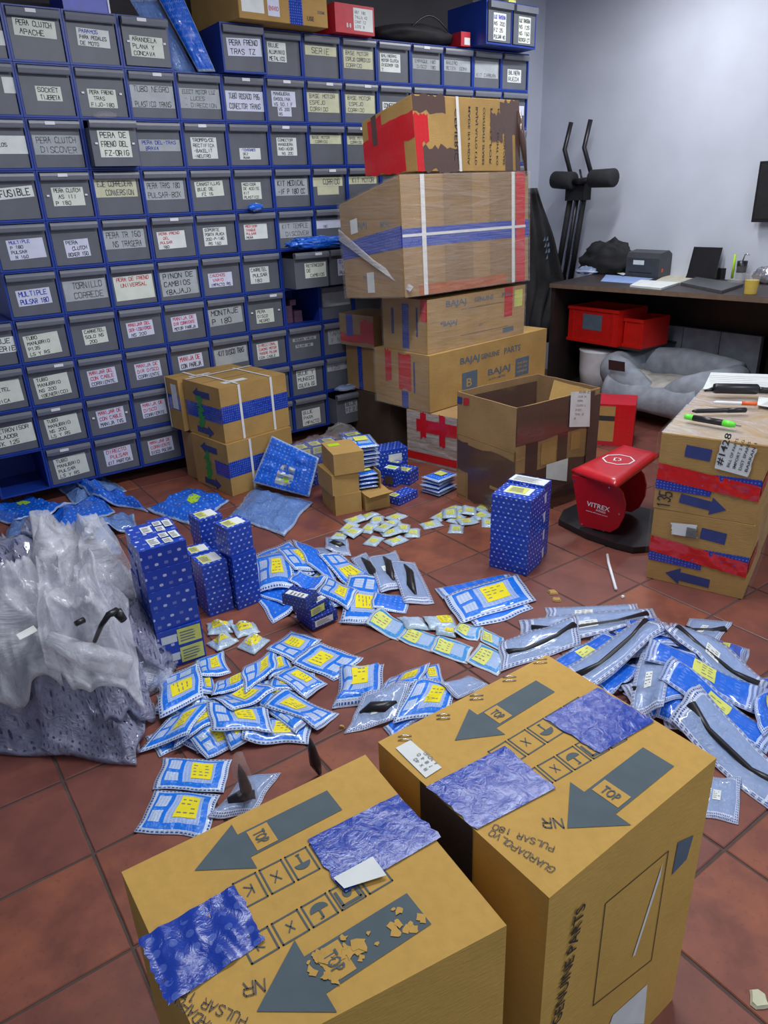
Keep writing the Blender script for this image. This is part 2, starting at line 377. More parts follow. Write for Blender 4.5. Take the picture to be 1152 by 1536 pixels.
# ------------------------------------------------------------------ carton builder
FACES = dict(front=(0, 1, 4, 5), left=(2, 0, 6, 4), right=(1, 3, 5, 7), back=(3, 2, 7, 6), top=(4, 5, 6, 7))
class Carton:
    def __init__(s, name, x, y, yaw, w, d, h, z, label, cat='carton', group=None, mat='card', bevel=.004, verts=None, nobody=False, bodyname='body'):
        c, n = math.cos(math.radians(yaw)), math.sin(math.radians(yaw))
        s.c = verts or [np.array([x + c * a * w - n * b * d, y + n * a * w + c * b * d, z + e * h]) for e in (0, 1) for b in (0, 1) for a in (0, 1)]
        s.c = [np.array(p, float) for p in s.c]
        ctr = sum(s.c[:4]) / 4
        s.root = empty(name, tuple(ctr), label, cat, group, math.radians(yaw))
        s.parts = {}
        if not nobody:
            mb = MB()
            if verts and h == 0 and mat != 'card_fg':
                for fq in ((0, 1, 4, 5), (2, 0, 6, 4), (1, 3, 5, 7), (3, 2, 7, 6), (4, 5, 6, 7), (2, 3, 0, 1)):
                    Q = [s.c[i] for i in fq]; n8 = 10; V = [Q[0] * (1 - a) * (1 - b) + Q[1] * a * (1 - b) + Q[2] * (1 - a) * b + Q[3] * a * b for b in [j / n8 for j in range(n8 + 1)] for a in [i / n8 for i in range(n8 + 1)]]
                    mb.mesh(V, [(j * 11 + i, j * 11 + i + 1, j * 11 + i + 12, j * 11 + i + 11) for j in range(n8) for i in range(n8)])
                s.warp = True
            else: mb.hexa(s.c); s.warp = False
            s.body = mb.build(bodyname, M[mat] if isinstance(mat, str) else mat, s.root, bevel=bevel, merge=s.warp)
    def P(s, face, a, b, off=.001):
        q = [s.c[i] for i in FACES[face]]
        p = (1 - a) * (1 - b) * q[0] + a * (1 - b) * q[1] + (1 - a) * b * q[2] + a * b * q[3]
        n = np.cross(q[1] - q[0], q[2] - q[0]); n /= np.linalg.norm(n); return p + n * off
    def dims(s, face):
        q = [s.c[i] for i in FACES[face]]; return np.linalg.norm(q[1] - q[0]), np.linalg.norm(q[2] - q[0])
    def pix(s, face, u, v, off=.001):
        q = [s.c[i] for i in FACES[face]]; n = np.cross(q[1] - q[0], q[2] - q[0]); n /= np.linalg.norm(n)
        return hit(u, v, q[0] + n * off, n)
    def patch(s, part, face, a0, a1, b0, b1, mat, off=.001, nseg=1, jag=0):
        w, h = s.dims(face); mb = MB(); n = max(1, nseg) * (2 if getattr(s, 'warp', 0) and nseg > 1 else 10 if getattr(s, 'warp', 0) else 1)
        top = [(a0 + (a1 - a0) * i / n, b1 + (random.uniform(-jag, jag) if jag else 0)) for i in range(n + 1)]
        bot = [(a0 + (a1 - a0) * i / n, b0 + (random.uniform(-jag, jag) if jag else 0)) for i in range(n + 1)]
        for i in range(n):
            q = [bot[i], bot[i + 1], top[i + 1], top[i]]
            mb.poly([s.P(face, a, b, off) for a, b in q], 0, [(a * w, b * h) for a, b in q])
        return mb.build(part, M[mat], s.root, fix=False)
    def quad(s, part, face, pts, mat, off=.001, label=None):
        mb = MB(); P = [s.pix(face, u, v, off) for u, v in pts]
        a, b = np.linalg.norm(P[1] - P[0]), np.linalg.norm(P[2] - P[1])
        mb.poly(P, 0, [(0, 0), (a, 0), (a, b), (0, b)]); return mb.build(part, M[mat], s.root, fix=False, label=label)
    def frame(s, face, a=0, b=0, off=.0015):
        p0 = s.P(face, a, b, 0); return frame3(p0, p0 + s.c[FACES[face][1]] - s.c[FACES[face][0]], p0 + s.c[FACES[face][2]] - s.c[FACES[face][0]], off)[0]
    def seam(s, b=.5, face='top', along='x'):
        mb = MB(); e = .004
        if along == 'x': mb.poly([s.P(face, 0.01, b - e), s.P(face, .99, b - e), s.P(face, .99, b + e), s.P(face, .01, b + e)])
        else: mb.poly([s.P(face, b - e, .01), s.P(face, b + e, .01), s.P(face, b + e, .99), s.P(face, b - e, .99)])
        return mb.build('flap_seam', M['print_k'], s.root, fix=False)
def arrow(mb, T, Q, n, w, mi=0, hl=None, hw=None):
    T, Q = np.array(T), np.array(Q); d = T - Q; L = np.linalg.norm(d); d /= L; s = np.cross(n, d); hl = hl or L * .33; hw = hw or w * 1.95
    H = T - d * hl
    mb.poly([T, H + s * hw / 2, H - s * hw / 2], mi); mb.poly([H + s * w / 2, Q + s * w / 2, Q - s * w / 2, H - s * w / 2], mi)
    return H, d, s

# ------------------------------------------------------------------ floor, walls
floor = D.objects.new('floor', None); COL.objects.link(floor); floor['kind'] = 'structure'
mb = MB(); mb.box(-3.4, 4.0, -5.3, .62, -.05, -.004); mb.build('grout', M['grout'], floor)
def tile_mesh(seed):
    rnd = random.Random(seed); mb = MB(); h = .1462
    nb = 4; top = []
    rim = []
    for k in range(4):
        ax, ay = [(-h, -h), (h, -h), (h, h), (-h, h)][k]; bx, by = [(h, -h), (h, h), (-h, h), (-h, -h)][k]
        for i in range(nb):
            t = i / nb; rim.append((ax + (bx - ax) * t + rnd.uniform(-.0009, .0009), ay + (by - ay) * t + rnd.uniform(-.0009, .0009)))
    n = len(rim); v = [(x, y, -.02) for x, y in rim] + [(x, y, -.002) for x, y in rim] + [(x * .982, y * .982, 0) for x, y in rim]
    f = [(i, (i + 1) % n, n + (i + 1) % n, n + i) for i in range(n)] + [(n + i, n + (i + 1) % n, 2 * n + (i + 1) % n, 2 * n + i) for i in range(n)] + [tuple(range(2 * n, 3 * n))]
    me = D.meshes.new('tile'); me.from_pydata(v, [], f); me.materials.append(M['tile']); me.update(); return me
tms = [tile_mesh(i) for i in range(4)]
X0, Y0, TP = -.7175, -2.1984, .3
cnt = 0
for i in range(-7, 17):
    for j in range(-9, 9):
        x, y = X0 + (i + .5) * TP, Y0 + (j + .5) * TP
        if x > 3.9 or y > .42: continue
        ok = False
        for dx in (-.15, .15):
            for dy in (-.15, .15):
                L = (np.array([x + dx, y + dy, 0]) - CC) @ CR
                if L[1] > .1:
                    u, v = proj((x + dx, y + dy, 0))
                    if -60 < u < 1215 and v < 1600: ok = True
        if not ok: continue
        o = D.objects.new('tile', random.choice(tms)); COL.objects.link(o); o.parent = floor
        o.location = (x, y, random.uniform(-.0012, 0)); o.rotation_euler = (0, 0, random.choice((0, 1, 2, 3)) * PI / 2); cnt += 1
print('tiles', cnt)
def struct(name, mb, m): o = mb.build(name, m); o['kind'] = 'structure'; return o
mb = MB(); mb.box(-3.4, 4.05, .58, .68, -.05, 2.95); struct('wall_back', mb, M['wall_w'])
mb = MB(); mb.box(-3.35, 3.52, .50, .578, 2.2, 2.94); struct('dark_panel_1', mb, M['wall_d'])  # dark grey panel covering the upper back wall above the rack
mb = MB(); mb.box(3.95, 4.05, -5.3, .58, -.05, 2.95); struct('wall_right', mb, M['wall_w'])
mb = MB(); mb.box(-3.4, 4.05, -5.3, .68, 2.95, 3.0); struct('ceiling', mb, M['wall_w'])
mb = MB(); mb.box(-3.5, -3.4, -5.3, .68, -.05, 2.95); struct('wall_left', mb, M['wall_w'])
# ------------------------------------------------------------------ drawer rack
CW, CH, ZF = .24655, .21844, 2.2615     # cell pitch; z of the top of row 0
def rowz(r): return ZF - CH * r          # top line of row r
wv = (CW / 2 - .001); hh = CH / 2 - .001
def housing_mesh():
    mb = MB(); t = .009; D_ = .34
    mb.box(-wv, -wv + t, 0, D_, -hh, hh); mb.box(wv - t, wv, 0, D_, -hh, hh)
    mb.box(-wv + t, wv - t, 0, D_, -hh, -hh + t); mb.box(-wv + t, wv - t, 0, D_, hh - t * .6, hh); mb.box(-wv + t, wv - t, D_ - .006, D_, -hh + t, hh - t * .6)
    return mb
def drawer_mesh():
    mb = MB(); a = wv - .0125; z0, z1 = -hh + .011, hh - .010
    mb.box(-a, a, .010, .016, z0, z1); mb.box(-a, -a + .003, .016, .31, z0, z1 - .03); mb.box(a - .003, a, .016, .31, z0, z1 - .03)
    mb.box(-a + .003, a - .003, .307, .31, z0, z1 - .03); mb.box(-a + .003, a - .003, .016, .307, z0, z0 + .003)
    return mb
def lip_mesh():
    mb = MB(); a = wv - .0115; z1 = hh - .0095
    prof = [(.012, z1), (-.010, z1), (-.016, z1 - .004), (-.018, z1 - .014), (-.014, z1 - .030), (-.010, z1 - .034), (-.008, z1 - .030), (-.010, z1 - .012), (-.006, z1 - .006), (.012, z1 - .006)]
    for (y0, q0), (y1, q1) in zip(prof, prof[1:] + prof[:1]): mb.poly([(-a, y0, q0), (a, y0, q0), (a, y1, q1), (-a, y1, q1)])
    mb.poly([(-a, y, q) for y, q in prof]); mb.poly([(a, y, q) for y, q in prof][::-1]); return mb
tmpl = {}
def shared(name, mb, m, parent):
    if name not in tmpl:
        o = mb().build(name, m, None); me = o.data; D.objects.remove(o); tmpl[name] = me
    o = D.objects.new(name, tmpl[name]); COL.objects.link(o); o.parent = parent; return o
NUM = ['', 'first', 'second', 'third', 'fourth', 'fifth', 'sixth', 'seventh', 'eighth', 'ninth', 'tenth', 'eleventh', 'twelfth', 'thirteenth', 'fourteenth', 'fifteenth', 'sixteenth', 'seventeenth', 'eighteenth', 'nineteenth', '20th', '21st', '22nd', '23rd', '24th', '25th', '26th', '27th', '28th', '29th', '30th', '31st', '32nd', '33rd', '34th', '35th', '36th']
# card: (cx, cy, w, h, paper, ink, tilt, lines, word for label)   cx,cy in cell fractions from its top left
B_, W_ = 'ink', 'paper'
CARDS = {}
def C_(r, c, cx, cy, w, h, paper, ink, lines, say, tilt=0, th=None): CARDS.setdefault((r, c), []).append((cx, cy, w, h, paper, ink, lines, say, tilt, th))
C_(0, -1, .8, .6, .4, .3, 'paper', 'ink', [''], 'white card', 0)
C_(0, 0, .5, .36, .8, .36, 'paper_g', 'ink', ['PERA CLUTCH', ' APACHE'], 'white card of two lines', -2)
C_(0, 1, .52, .46, .66, .38, 'paper', 'ink_b', ['PARAMOS', 'PARA PEDALES', 'DE MOTO'], 'white card with blue heading', -2)
C_(0, 2, .5, .58, .72, .46, 'paper_g', 'ink', ['ARANDELA', 'PLANA Y', 'CONCAVA'], 'white card reading ARANDELA', -1)
C_(0, 4, .53, .45, .86, .42, 'paper_l', 'ink', ['PERA FRENO', 'TRAS TZ'], 'wide pale card peeling at its corner', 2)
C_(0, 5, .38, .45, .5, .48, 'paper', 'ink', ['BUJE', 'ALUMINIO', 'METALICO'], 'white card of three lines', 0)
C_(0, 6, .5, .34, .9, .24, 'paper_y', 'ink_f', ['  SERIE'], 'cream strip in shadow', 0)
C_(0, 7, .5, .48, .9, .48, 'paper_y', 'ink_f', ['BASE MOTOR', 'ESPEJO CORREDIZO', 'CORRIDO'], 'cream card', 0)
C_(0, 8, .4, .5, .66, .5, 'paper', 'ink', ['BALINERAS', 'MOTOR CLUTCH', 'DISCOVER 100', 'T'], 'white card of four lines', 0)
C_(0, 9, .5, .46, .92, .3, 'paper_s', 'ink_f', ['EMPAQUE 180', '  DISCO  180'], 'grey strip', 0)
C_(0, 10, .5, .44, .96, .32, 'paper_s', 'ink_f', ['BALERO', 'RETEN  GOMA'], 'grey strip', 0)
C_(0, 11, .5, .48, .9, .5, 'paper_s', 'ink_f', ['', '', 'KIT CARBURA'], 'large grey card', 0)
C_(0, 12, .5, .6, .56, .4, 'paper', 'ink', ['BALINERA', 'RUEDA'], 'small white card', 0)
C_(1, -1, .9, .4, .22, .34, 'paper', 'ink', [''], 'white card edge')
C_(1, 0, .53, .54, .5, .32, 'paper_g', 'ink', ['SOCKET', ' TIJERETA'], 'small greenish card reading SOCKET')
C_(1, 1, .5, .6, .6, .42, 'paper_g', 'ink', ['PERA FRENO', '  TRAS', 'FIJO-180'], 'white card of three lines')
C_(1, 2, .5, .52, .97, .52, 'paper_s', 'ink_f', ['TUBO NEGRO', '', 'PLASTICO TRANS'], 'wide grey card', 0, .022)
C_(1, 3, .5, .52, .97, .48, 'paper_s', 'ink_f', ['ELECT MOTOR LUZ', ' - LUCES', ' - DIRECCION'], 'wide grey card')
C_(1, 4, .52, .54, .97, .5, 'paper_l', 'ink_f', ['TUBO ROSADO P86', 'CONECTOR TRANS'], 'wide lilac card', 0, .024)
C_(1, 5, .46, .45, .66, .4, 'paper_l', 'ink', ['MANGUERA', 'GASOLINA', 'V5 50.1 F'], 'two white cards one below the other')
C_(1, 5, .46, .76, .38, .24, 'paper_l', 'ink', ['V5 200', 'RS'], '')
C_(1, 6, .48, .5, .94, .52, 'paper_y', 'ink_f', ['BASE MOTOR', 'ESPEJO', 'CORRIDO'], 'cream card')
C_(1, 7, .5, .5, .92, .5, 'paper_y', 'ink_f', ['BASE MOTOR', ' ESPEJO', 'CORRIDO'], 'cream card')
C_(1, 8, .4, .6, .6, .4, 'paper', 'ink', ['CONECTOR', 'BOMBILLO'], 'white card half hidden')
C_(1, 12, .8, .5, .3, .3, 'paper_l', 'ink_b', [''], 'pale card')
C_(2, -1, .55, .5, .9, .4, 'paper', 'ink', ['PERA', 'PITILLOS', 'CUERO'], 'white card')
C_(2, 0, .5, .5, .95, .44, 'paper_s', 'ink_f', ['PERA CLUTCH', ' DISCOVER'], 'wide grey card', 0, .024)
C_(2, 1, .5, .5, .68, .62, 'paper_g', 'ink', ['PERA DE', 'FRENO DEL', ' FZ-ORIG'], 'tall white card')
C_(2, 2, .5, .5, .95, .28, 'paper_s', 'ink_b', ['PERA DEL-TRAS', '  BRAVA'], 'grey strip with blue writing')
C_(2, 3, .46, .56, .64, .54, 'paper', 'ink', ['TROMPO/CE', 'RECTIFICA', '-BAKELIT', '-NEUTRO'], 'white card of four lines')
C_(2, 4, .52, .7, .56, .3, 'paper', 'ink_b', ['-TENSORES', '  DE2', '  RUNA'], 'low small card with blue writing')
C_(2, 5, .44, .52, .56, .48, 'paper', 'ink', ['CONECTOR', 'MANGUERA', 'RADIADOR', '   NS 200'], 'white card of four lines')
C_(2, 6, .48, .33, .94, .24, 'paper_y', 'ink_f', ['BASE MOTOR', '   CORRIDO'], 'cream strip')
C_(2, 7, .48, .34, .9, .24, 'paper_y', 'ink_f', ['BASE MOTOR', ' CORRIDO'], 'cream strip')
C_(3, -1, .58, .4, .72, .26, 'paper', 'ink', ['FUSIBLE'], 'white card reading FUSIBLE', 4)
C_(3, 0, .52, .52, .66, .44, 'paper_g', 'ink', ['PERA CLUTCH', '  AS III', 'P 180'], 'white card of three lines')
C_(3, 1, .46, .36, .94, .44, 'paper_y', 'ink_f', ['EJE CORREDERA', '   CONVERSION'], 'wide cream card')
C_(3, 2, .46, .44, .94, .48, 'paper_s', 'ink_f', ['PERA TRAS 180', 'PULSAR-BOX'], 'wide grey card', 0, .024)
C_(3, 3, .46, .44, .72, .4, 'paper_g', 'ink', ['CANASTILLAS', 'BUJE DE', '   FZ 16'], 'white card curling at the corner', 2)
C_(3, 4, .46, .52, .52, .46, 'paper_g', 'ink', ['MEDIDOR', 'DE ACEITE', 'KIT', 'PLASTICO'], 'white card')
C_(3, 5, .48, .46, .94, .46, 'paper_s', 'ink', ['KIT MEDICAL', '-IF P 180 CC'], 'wide grey card')
C_(3, 6, .46, .34, .92, .26, 'paper_y', 'ink_f', ['    CORRIDO'], 'stepped cream card')
C_(3, 6, .46, .58, .66, .24, 'paper_y', 'ink_f', [''], '')
C_(3, 7, .46, .32, .92, .22, 'paper_y', 'ink_f', [' KIT MOTOR'], 'cream strip')
C_(4, -1, .56, .54, .74, .48, 'paper_l', 'ink_b', ['MULTIPLE', 'P 180', 'PULSAR', '  N 160'], 'white card with blue heading', 2)
C_(4, 0, .5, .6, .52, .44, 'paper_l', 'ink', ['PERA', '   CLUTCH', 'BOXER 150'], 'small white card of three lines', 2)
C_(4, 1, .46, .46, .94, .48, 'paper_s', 'ink_f', ['PERA TR 160', '  NS TRASERA'], 'wide grey card')
C_(4, 2, .44, .55, .68, .46, 'paper', 'ink_r', ['PERA FRENO', '   DEL', 'PULSAR', '  180'], 'white card with red writing', 1)
C_(4, 3, .46, .54, .6, .5, 'paper', 'ink', ['SOPORTE', 'PORTA PLACA', '200-P-180', '  RS 160'], 'white card of four lines')
C_(4, 4, .46, .48, .64, .42, 'paper', 'ink_r', ['MEDIDOR', 'TANQUE', 'PULSAR', 'PERA'], 'white card with red writing')
C_(4, 5, .5, .5, .94, .44, 'paper_s', 'ink_f', ['KIT TEMPLE', '  DISCOVER'], 'wide grey card', 0, .022)
C_(4, 6, .5, .4, .94, .24, 'paper_l', 'ink_f', ['', '    180'], 'narrow lilac strip')
C_(5, -1, .5, .55, .7, .4, 'paper_l', 'ink_b', ['MULTIPLE', 'PULSAR 180'], 'white card with blue heading', 2)
C_(5, 0, .5, .5, .94, .52, 'paper_s', 'ink_f', ['  TORNILLO', '  CORREDE'], 'wide grey card with rounded corner', 1)
C_(5, 1, .5, .56, .92, .64, 'paper_g', 'ink_r', ['PERA DE FRENO', '  UNIVERSAL', '', ''], 'large white card with red writing', 1)
C_(5, 2, .5, .56, .92, .66, 'paper_s', 'ink', ['PINON DE', 'CAMBIOS', '(BAJAJ)'], 'large grey card of bold letters', 1)
C_(5, 3, .46, .58, .64, .4, 'paper_l', 'ink_r', ['CAUCHOS', '  VARIO', 'IMPACTO RS'], 'white card with red heading')
C_(5, 4, .44, .56, .54, .48, 'paper', 'ink', ['CARRETEL', ' PULSAR', '  180'], 'white card of three lines')
C_(5, 5, .62, .5, .64, .44, 'paper_g', 'ink', ['RETENEDOR', 'DE', '   CAMBIOS'], 'white card on a drawer pulled out')
C_(5, 6, .6, .5, .7, .5, 'paper_l', 'ink_b', ['DISCOVER', '  125', 'PULSAR'], 'lilac card on a drawer pulled out')
C_(6, -2, .8, .5, .5, .4, 'paper', 'ink', ['BUJE', 'SERIE'], 'white card edge')
C_(6, -1, .46, .6, .74, .56, 'paper_g', 'ink', ['TUBO', 'MANUBRIO', 'P135', 'LS Y RS'], 'white card of four lines', 3)
C_(6, 0, .52, .56, .54, .42, 'paper_g', 'ink', ['CARRETEL', 'SOLO NS', '  200'], 'white card of three lines', 2)
C_(6, 1, .46, .52, .64, .42, 'paper_l', 'ink_r', ['MANIJAR DEL', 'DER-IZQUIERDO', ' NS 200'], 'white card with red heading', 2)
C_(6, 2, .48, .52, .66, .42, 'paper_l', 'ink_r', ['MANIJA DE', 'DIR CORRIENTE', 'MOTOR PAREJA'], 'white card with red heading', 2)
C_(6, 3, .48, .48, .92, .5, 'paper_s', 'ink', ['MONTAJE', 'P 180'], 'wide grey card of bold letters', 2)
C_(6, 4, .48, .62, .52, .42, 'paper_g', 'ink', ['PERA', 'DISCO', ' NEGRO'], 'small crumpled white card')
C_(6, 6, .5, .36, .9, .5, 'paper_s', 'ink_f', [''], 'wide dark card')
C_(7, -2, .52, .54, .8, .6, 'paper_g', 'ink', ['PORTA', 'CARRETEL', 'PARA', 'FABRICA'], 'white ruled card', 2)
C_(7, -1, .48, .56, .74, .58, 'paper_g', 'ink', ['TUBO', 'MANUBRIO', 'NS 200', '(GENERICO)'], 'white card of four lines', 3)
C_(7, 0, .5, .54, .66, .46, 'paper_l', 'ink_r', ['MANIJAR DEL', 'CON CABLE', 'CORRIENTE'], 'white card with red heading', 2)
C_(7, 1, .5, .55, .64, .46, 'paper_l', 'ink_r', ['MANIJA DE', 'DIR DISCO', 'CORRIENTE'], 'white card with red heading', 2)
C_(7, 2, .5, .5, .64, .42, 'paper_l', 'ink_r', ['MANIJA DE', 'CON PAREJA'], 'white card with red writing', 2)
C_(7, 3, .5, .52, .92, .5, 'paper_s', 'ink', ['-KIT DISCO TRAS', ''], 'wide grey card', 2)
C_(7, 4, .46, .54, .64, .5, 'paper', 'ink_r', ['DIRECCIONAL', 'CUADRO MOTOR', 'TRASERO PULSAR', 'CON CABLE'], 'pink and white card with red writing', 1)
C_(7, 5, .5, .36, .74, .1, 'paper_s', 'ink', ['SEGUROS VARIOS'], 'two narrow grey strips')
C_(7, 5, .48, .56, .56, .1, 'paper_s', 'ink', ['PULSAR 180'], '')
C_(7, 6, .5, .45, .7, .46, 'paper_s', 'ink_f', ['TAPAS', ' F N'], 'greenish card')
C_(8, -2, .5, .55, .95, .52, 'paper_g', 'ink', ['-RETROVISOR', 'VOLADOR', 'DTK 125'], 'wide white card', 2)
C_(8, -1, .5, .55, .74, .58, 'paper_g', 'ink', ['TUBO', 'MANUBRIO', 'NS 200', 'LS Y RS'], 'white card of four lines', 3)
C_(8, 0, .52, .55, .66, .5, 'paper_l', 'ink_r', ['MANIJAR DE', 'CON CABLE', 'MANIJA TVS'], 'white card with red heading', 2)
C_(8, 1, .48, .54, .62, .46, 'paper_l', 'ink_r', ['MANIJA DE', 'DISCO', 'CORRIENTE'], 'white card with red heading', 2)
C_(8, 5, .46, .5, .62, .6, 'paper', 'ink', ['BUJE Y', 'MUNECO', 'CULATA GS'], 'white card of three lines', 1)
C_(8, 6, .5, .3, .9, .24, 'paper_s', 'ink_f', [' 125'], 'grey strip')
C_(9, -1, .5, .56, .74, .6, 'paper_g', 'ink', ['TUBO', 'MANUBRIO', 'PULSAR', 'LS Y RS'], 'white card of four lines', 3)
C_(9, 0, .52, .56, .66, .5, 'paper_l', 'ink_r', ['DIRECTO', '  PULSAR', 'KIT PARTIDA'], 'white card with red heading', 2)
C_(9, 1, .5, .54, .64, .46, 'paper_l', 'ink_r', ['MANIJAR DE', 'CORRIENTE', 'DISCO PULSAR'], 'white card with red heading', 2)
C_(9, 5, .52, .66, .6, .55, 'paper', 'ink', ['BUJE', 'PARA', 'IMPACTO'], 'white card of three lines', 1)
C_(9, 6, .55, .45, .5, .4, 'paper_s', 'ink', ['BUJE', 'FZ 2.0'], 'small grey card in shadow', 3)
PULL = {(2, 1): .075, (5, 5): .15, (5, 6): .13, (9, 6): .10, (4, 2): .012, (6, 1): .012, (0, 2): .02}
SHINE = [(0, 0), (0, 2), (1, 2), (1, 4), (1, 5), (1, 6), (1, 7), (2, 0), (2, 3), (2, 5), (2, 7), (3, 0), (3, 6), (4, 2), (6, 4), (7, -1), (8, -1), (9, -1), (5, 5), (0, 9)]
def cell_origin(r, c): return ((c + .5) * CW, 0, rowz(r) - CH / 2)
for r in range(10):
    cols = list(range(-1 if r < 6 else -2, 13))
    for c in cols:
        if (r, c) == (0, 3): continue
        empty_slot = (r, c) in ((6, 5), (9, -2))
        hidden = c >= 8 and not (r <= 1 or (c == 12 and r <= 3))
        if (r, c) in ((7, 3),): pass
        k = c - cols[0] + 1
        cards = CARDS.get((r, c), [])
        say = cards[0][7] if cards else ''
        pos = f"{NUM[k]} from left, {NUM[r + 1]} row"
        if hidden: lab, grp = 'grey drawer in a blue housing, hidden behind the tall wrapped carton stack', 'drawers behind the carton stack'
        elif empty_slot: lab, grp = f"open blue housing without a drawer, {pos}", 'drawer units of the wall rack'
        elif say: lab, grp = f"grey drawer, {say}, {pos}", 'drawer units of the wall rack'
        else: lab, grp = f"grey drawer without a readable card, {pos}", 'drawer units of the wall rack'
        org = cell_origin(r, c)
        if (r, c) == (0, 4): org = (org[0], -.05, org[2] + .0005)
        root = empty('drawer_unit', org, lab, 'drawer unit', grp)
        shared('housing', housing_mesh, M['housing'], root)
        if empty_slot: continue
        pull = PULL.get((r, c), 0)
        dr = shared('drawer', drawer_mesh, M['drawer'], root); dr.location = (0, -pull, 0)
        lp = shared('handle', lip_mesh, M['lip'], dr)
        if hidden: continue
        for (cx, cy, w, h, paper, ink, lines, say_, tilt, th) in cards:
            mb = MB(); w_, h_ = w * .222, h * .186
            ox, oz = (cx - .5) * .222, hh - .012 - cy * .196
            cc_, sn = math.cos(math.radians(tilt)), math.sin(math.radians(tilt)); y = .010 - pull
            def fn(a, b, o=0, ox=ox, oz=oz, cc_=cc_, sn=sn, y=y, org=org): return (org[0] + ox + a * cc_ - b * sn, org[1] + y - .0012 - o, org[2] + oz + a * sn + b * cc_)
            mb.poly([fn(-w_ / 2, -h_ / 2), fn(w_ / 2, -h_ / 2), fn(w_ / 2, h_ / 2), fn(-w_ / 2, h_ / 2)], 0)
            n = len(lines); lh = h_ / max(n, 1)
            for i, t in enumerate(lines):
                if not t.strip(): continue
                ink_i = 1 if not (ink in ('ink_b',) and i > 0 and n > 2) else 2
                if ink == 'ink_r' and i == n - 1: ink_i = 2
                hgt = (th or min(lh * .58, .032)); wd = hgt * .10 + .0011
                x0 = -w_ / 2 + w_ * .08 + (len(t) - len(t.lstrip())) * hgt * .5
                add_strokes(mb, lambda a, b, fn=fn: fn(a, b, .0006), t.strip(), x0, h_ / 2 - lh * (i + .5) - hgt / 2, hgt, wd, ink_i, maxw=w_ * .92 - (x0 + w_ / 2))
            mb.build('label_card', [M[paper], M[ink], M['ink']], dr, fix=False)
        if (r, c) in SHINE:
            mb = MB(); x = org[0] + random.uniform(-.03, .05); z = org[2] + hh - .022
            mb.box(x - .022, x + .022, -pull - .0195, -pull - .0178, z - .006, z + .008); mb.build('clip', M['white'], dr)  # small white plate on the lip, a painted glint of light
        if (r, c) in ((0, 2), (1, 1), (3, 0), (6, 4), (8, 0), (2, 1)):
            mb = MB()
            for sx in (-1, 1): mb.box(org[0] + sx * .088 - .006, org[0] + sx * .088 + .006, -pull + .003, -pull + .01, org[2] - .004, org[2] + .004)
            mb.build('catch', M['white'], dr)
# things in the empty opening of the seventh row
for k, (x, z, w) in enumerate([(1.30, 0, .05), (1.30, .034, .05), (1.30, .068, .05), (1.365, 0, .055), (1.365, .034, .052), (1.335, .102, .04)]):
    zz = rowz(7) + .0115 + z; mb = MB(); mb.box(x - w / 2, x + w / 2, .08, .16, zz, zz + .033)
    o = mb.build('small_box', plain('dusty_pink_box', S(120, 84, 108), .7) if k == 0 else D.materials['dusty_pink_box'], None, bevel=.001, origin=(x, .12, zz))
    props(o, ['bottom left', 'middle left', 'third left', 'bottom right', 'second right', 'topmost'][k] + ' of the tiny pinkish boxes in the open housing', 'box', 'pinkish boxes in the open housing')
# ------------------------------------------------------------------ the two big cartons in front
ZT = .59
def fg_carton(name, top_px, label, extra):
    P = [at(u, v, ZT) for u, v in top_px]          # back-left, back-right, front-right, front-left on the top plane
    bl, br, fr_, fl_ = P
    lowers = []
    v = [np.array([p[0], p[1], z]) for z in (ZT - .295, ZT) for p in (fl_, fr_, bl, br)]
    return Carton(name, 0, 0, 0, 0, 0, 0, 0, label, mat='card_fg', verts=v, bevel=.006)
def below(src, label, shrink=.004):
    v = [p.copy() for p in src.c]
    for p in v: p[2] -= .2955
    return Carton('cardboard_carton', 0, 0, 0, 0, 0, 0, 0, label, mat='card_fg', verts=v, bevel=.006)
def symbol(mb, fn, w, h, kind):
    t = .0022
    for x0, x1, y0, y1 in ((0, w, 0, t), (0, w, h - t, h), (0, t, 0, h), (w - t, w, 0, h)): mb.poly([fn(x0, y0), fn(x1, y0), fn(x1, y1), fn(x0, y1)], 0)
    cx, cy = w / 2, h / 2
    if kind == 'umbrella':
        r = w * .34; mb.poly([fn(cx + r * math.cos(a), cy + r * .85 * math.sin(a)) for a in [PI * i / 10 for i in range(11)]], 0)
        mb.poly([fn(cx - t * .6, cy - h * .34), fn(cx + t * .6, cy - h * .34), fn(cx + t * .6, cy), fn(cx - t * .6, cy)], 0)
        add_strokes(mb, fn, '-', cx - w * .16, cy - h * .52, h * .32, t, 0)
    elif kind == 'care':
        n = 12; mb.poly([fn(cx + w * .17 * math.cos(2 * PI * i / n), cy + w * .05 + w * .17 * math.sin(2 * PI * i / n)) for i in range(n)], 0)
        for s in (-1, 1): mb.poly([fn(cx + s * w * .4, cy - h * .36), fn(cx + s * w * .3, cy - h * .36), fn(cx + s * w * .3, cy + h * .3), fn(cx + s * w * .4, cy + h * .3)], 0)
        mb.poly([fn(cx - w * .4, cy - h * .4), fn(cx + w * .4, cy - h * .4), fn(cx + w * .4, cy - h * .3), fn(cx - w * .4, cy - h * .3)], 0)
    elif kind == 'hook': add_strokes(mb, fn, 'X', cx - w * .12, cy - h * .18, h * .34, t * .8, 0)
    elif kind == 'up': add_strokes(mb, fn, 'K', cx - w * .12, cy - h * .18, h * .34, t * .8, 0)
K4 = lambda L, s, ox, oy: [(u / s + ox, v / s + oy) for u, v in L]
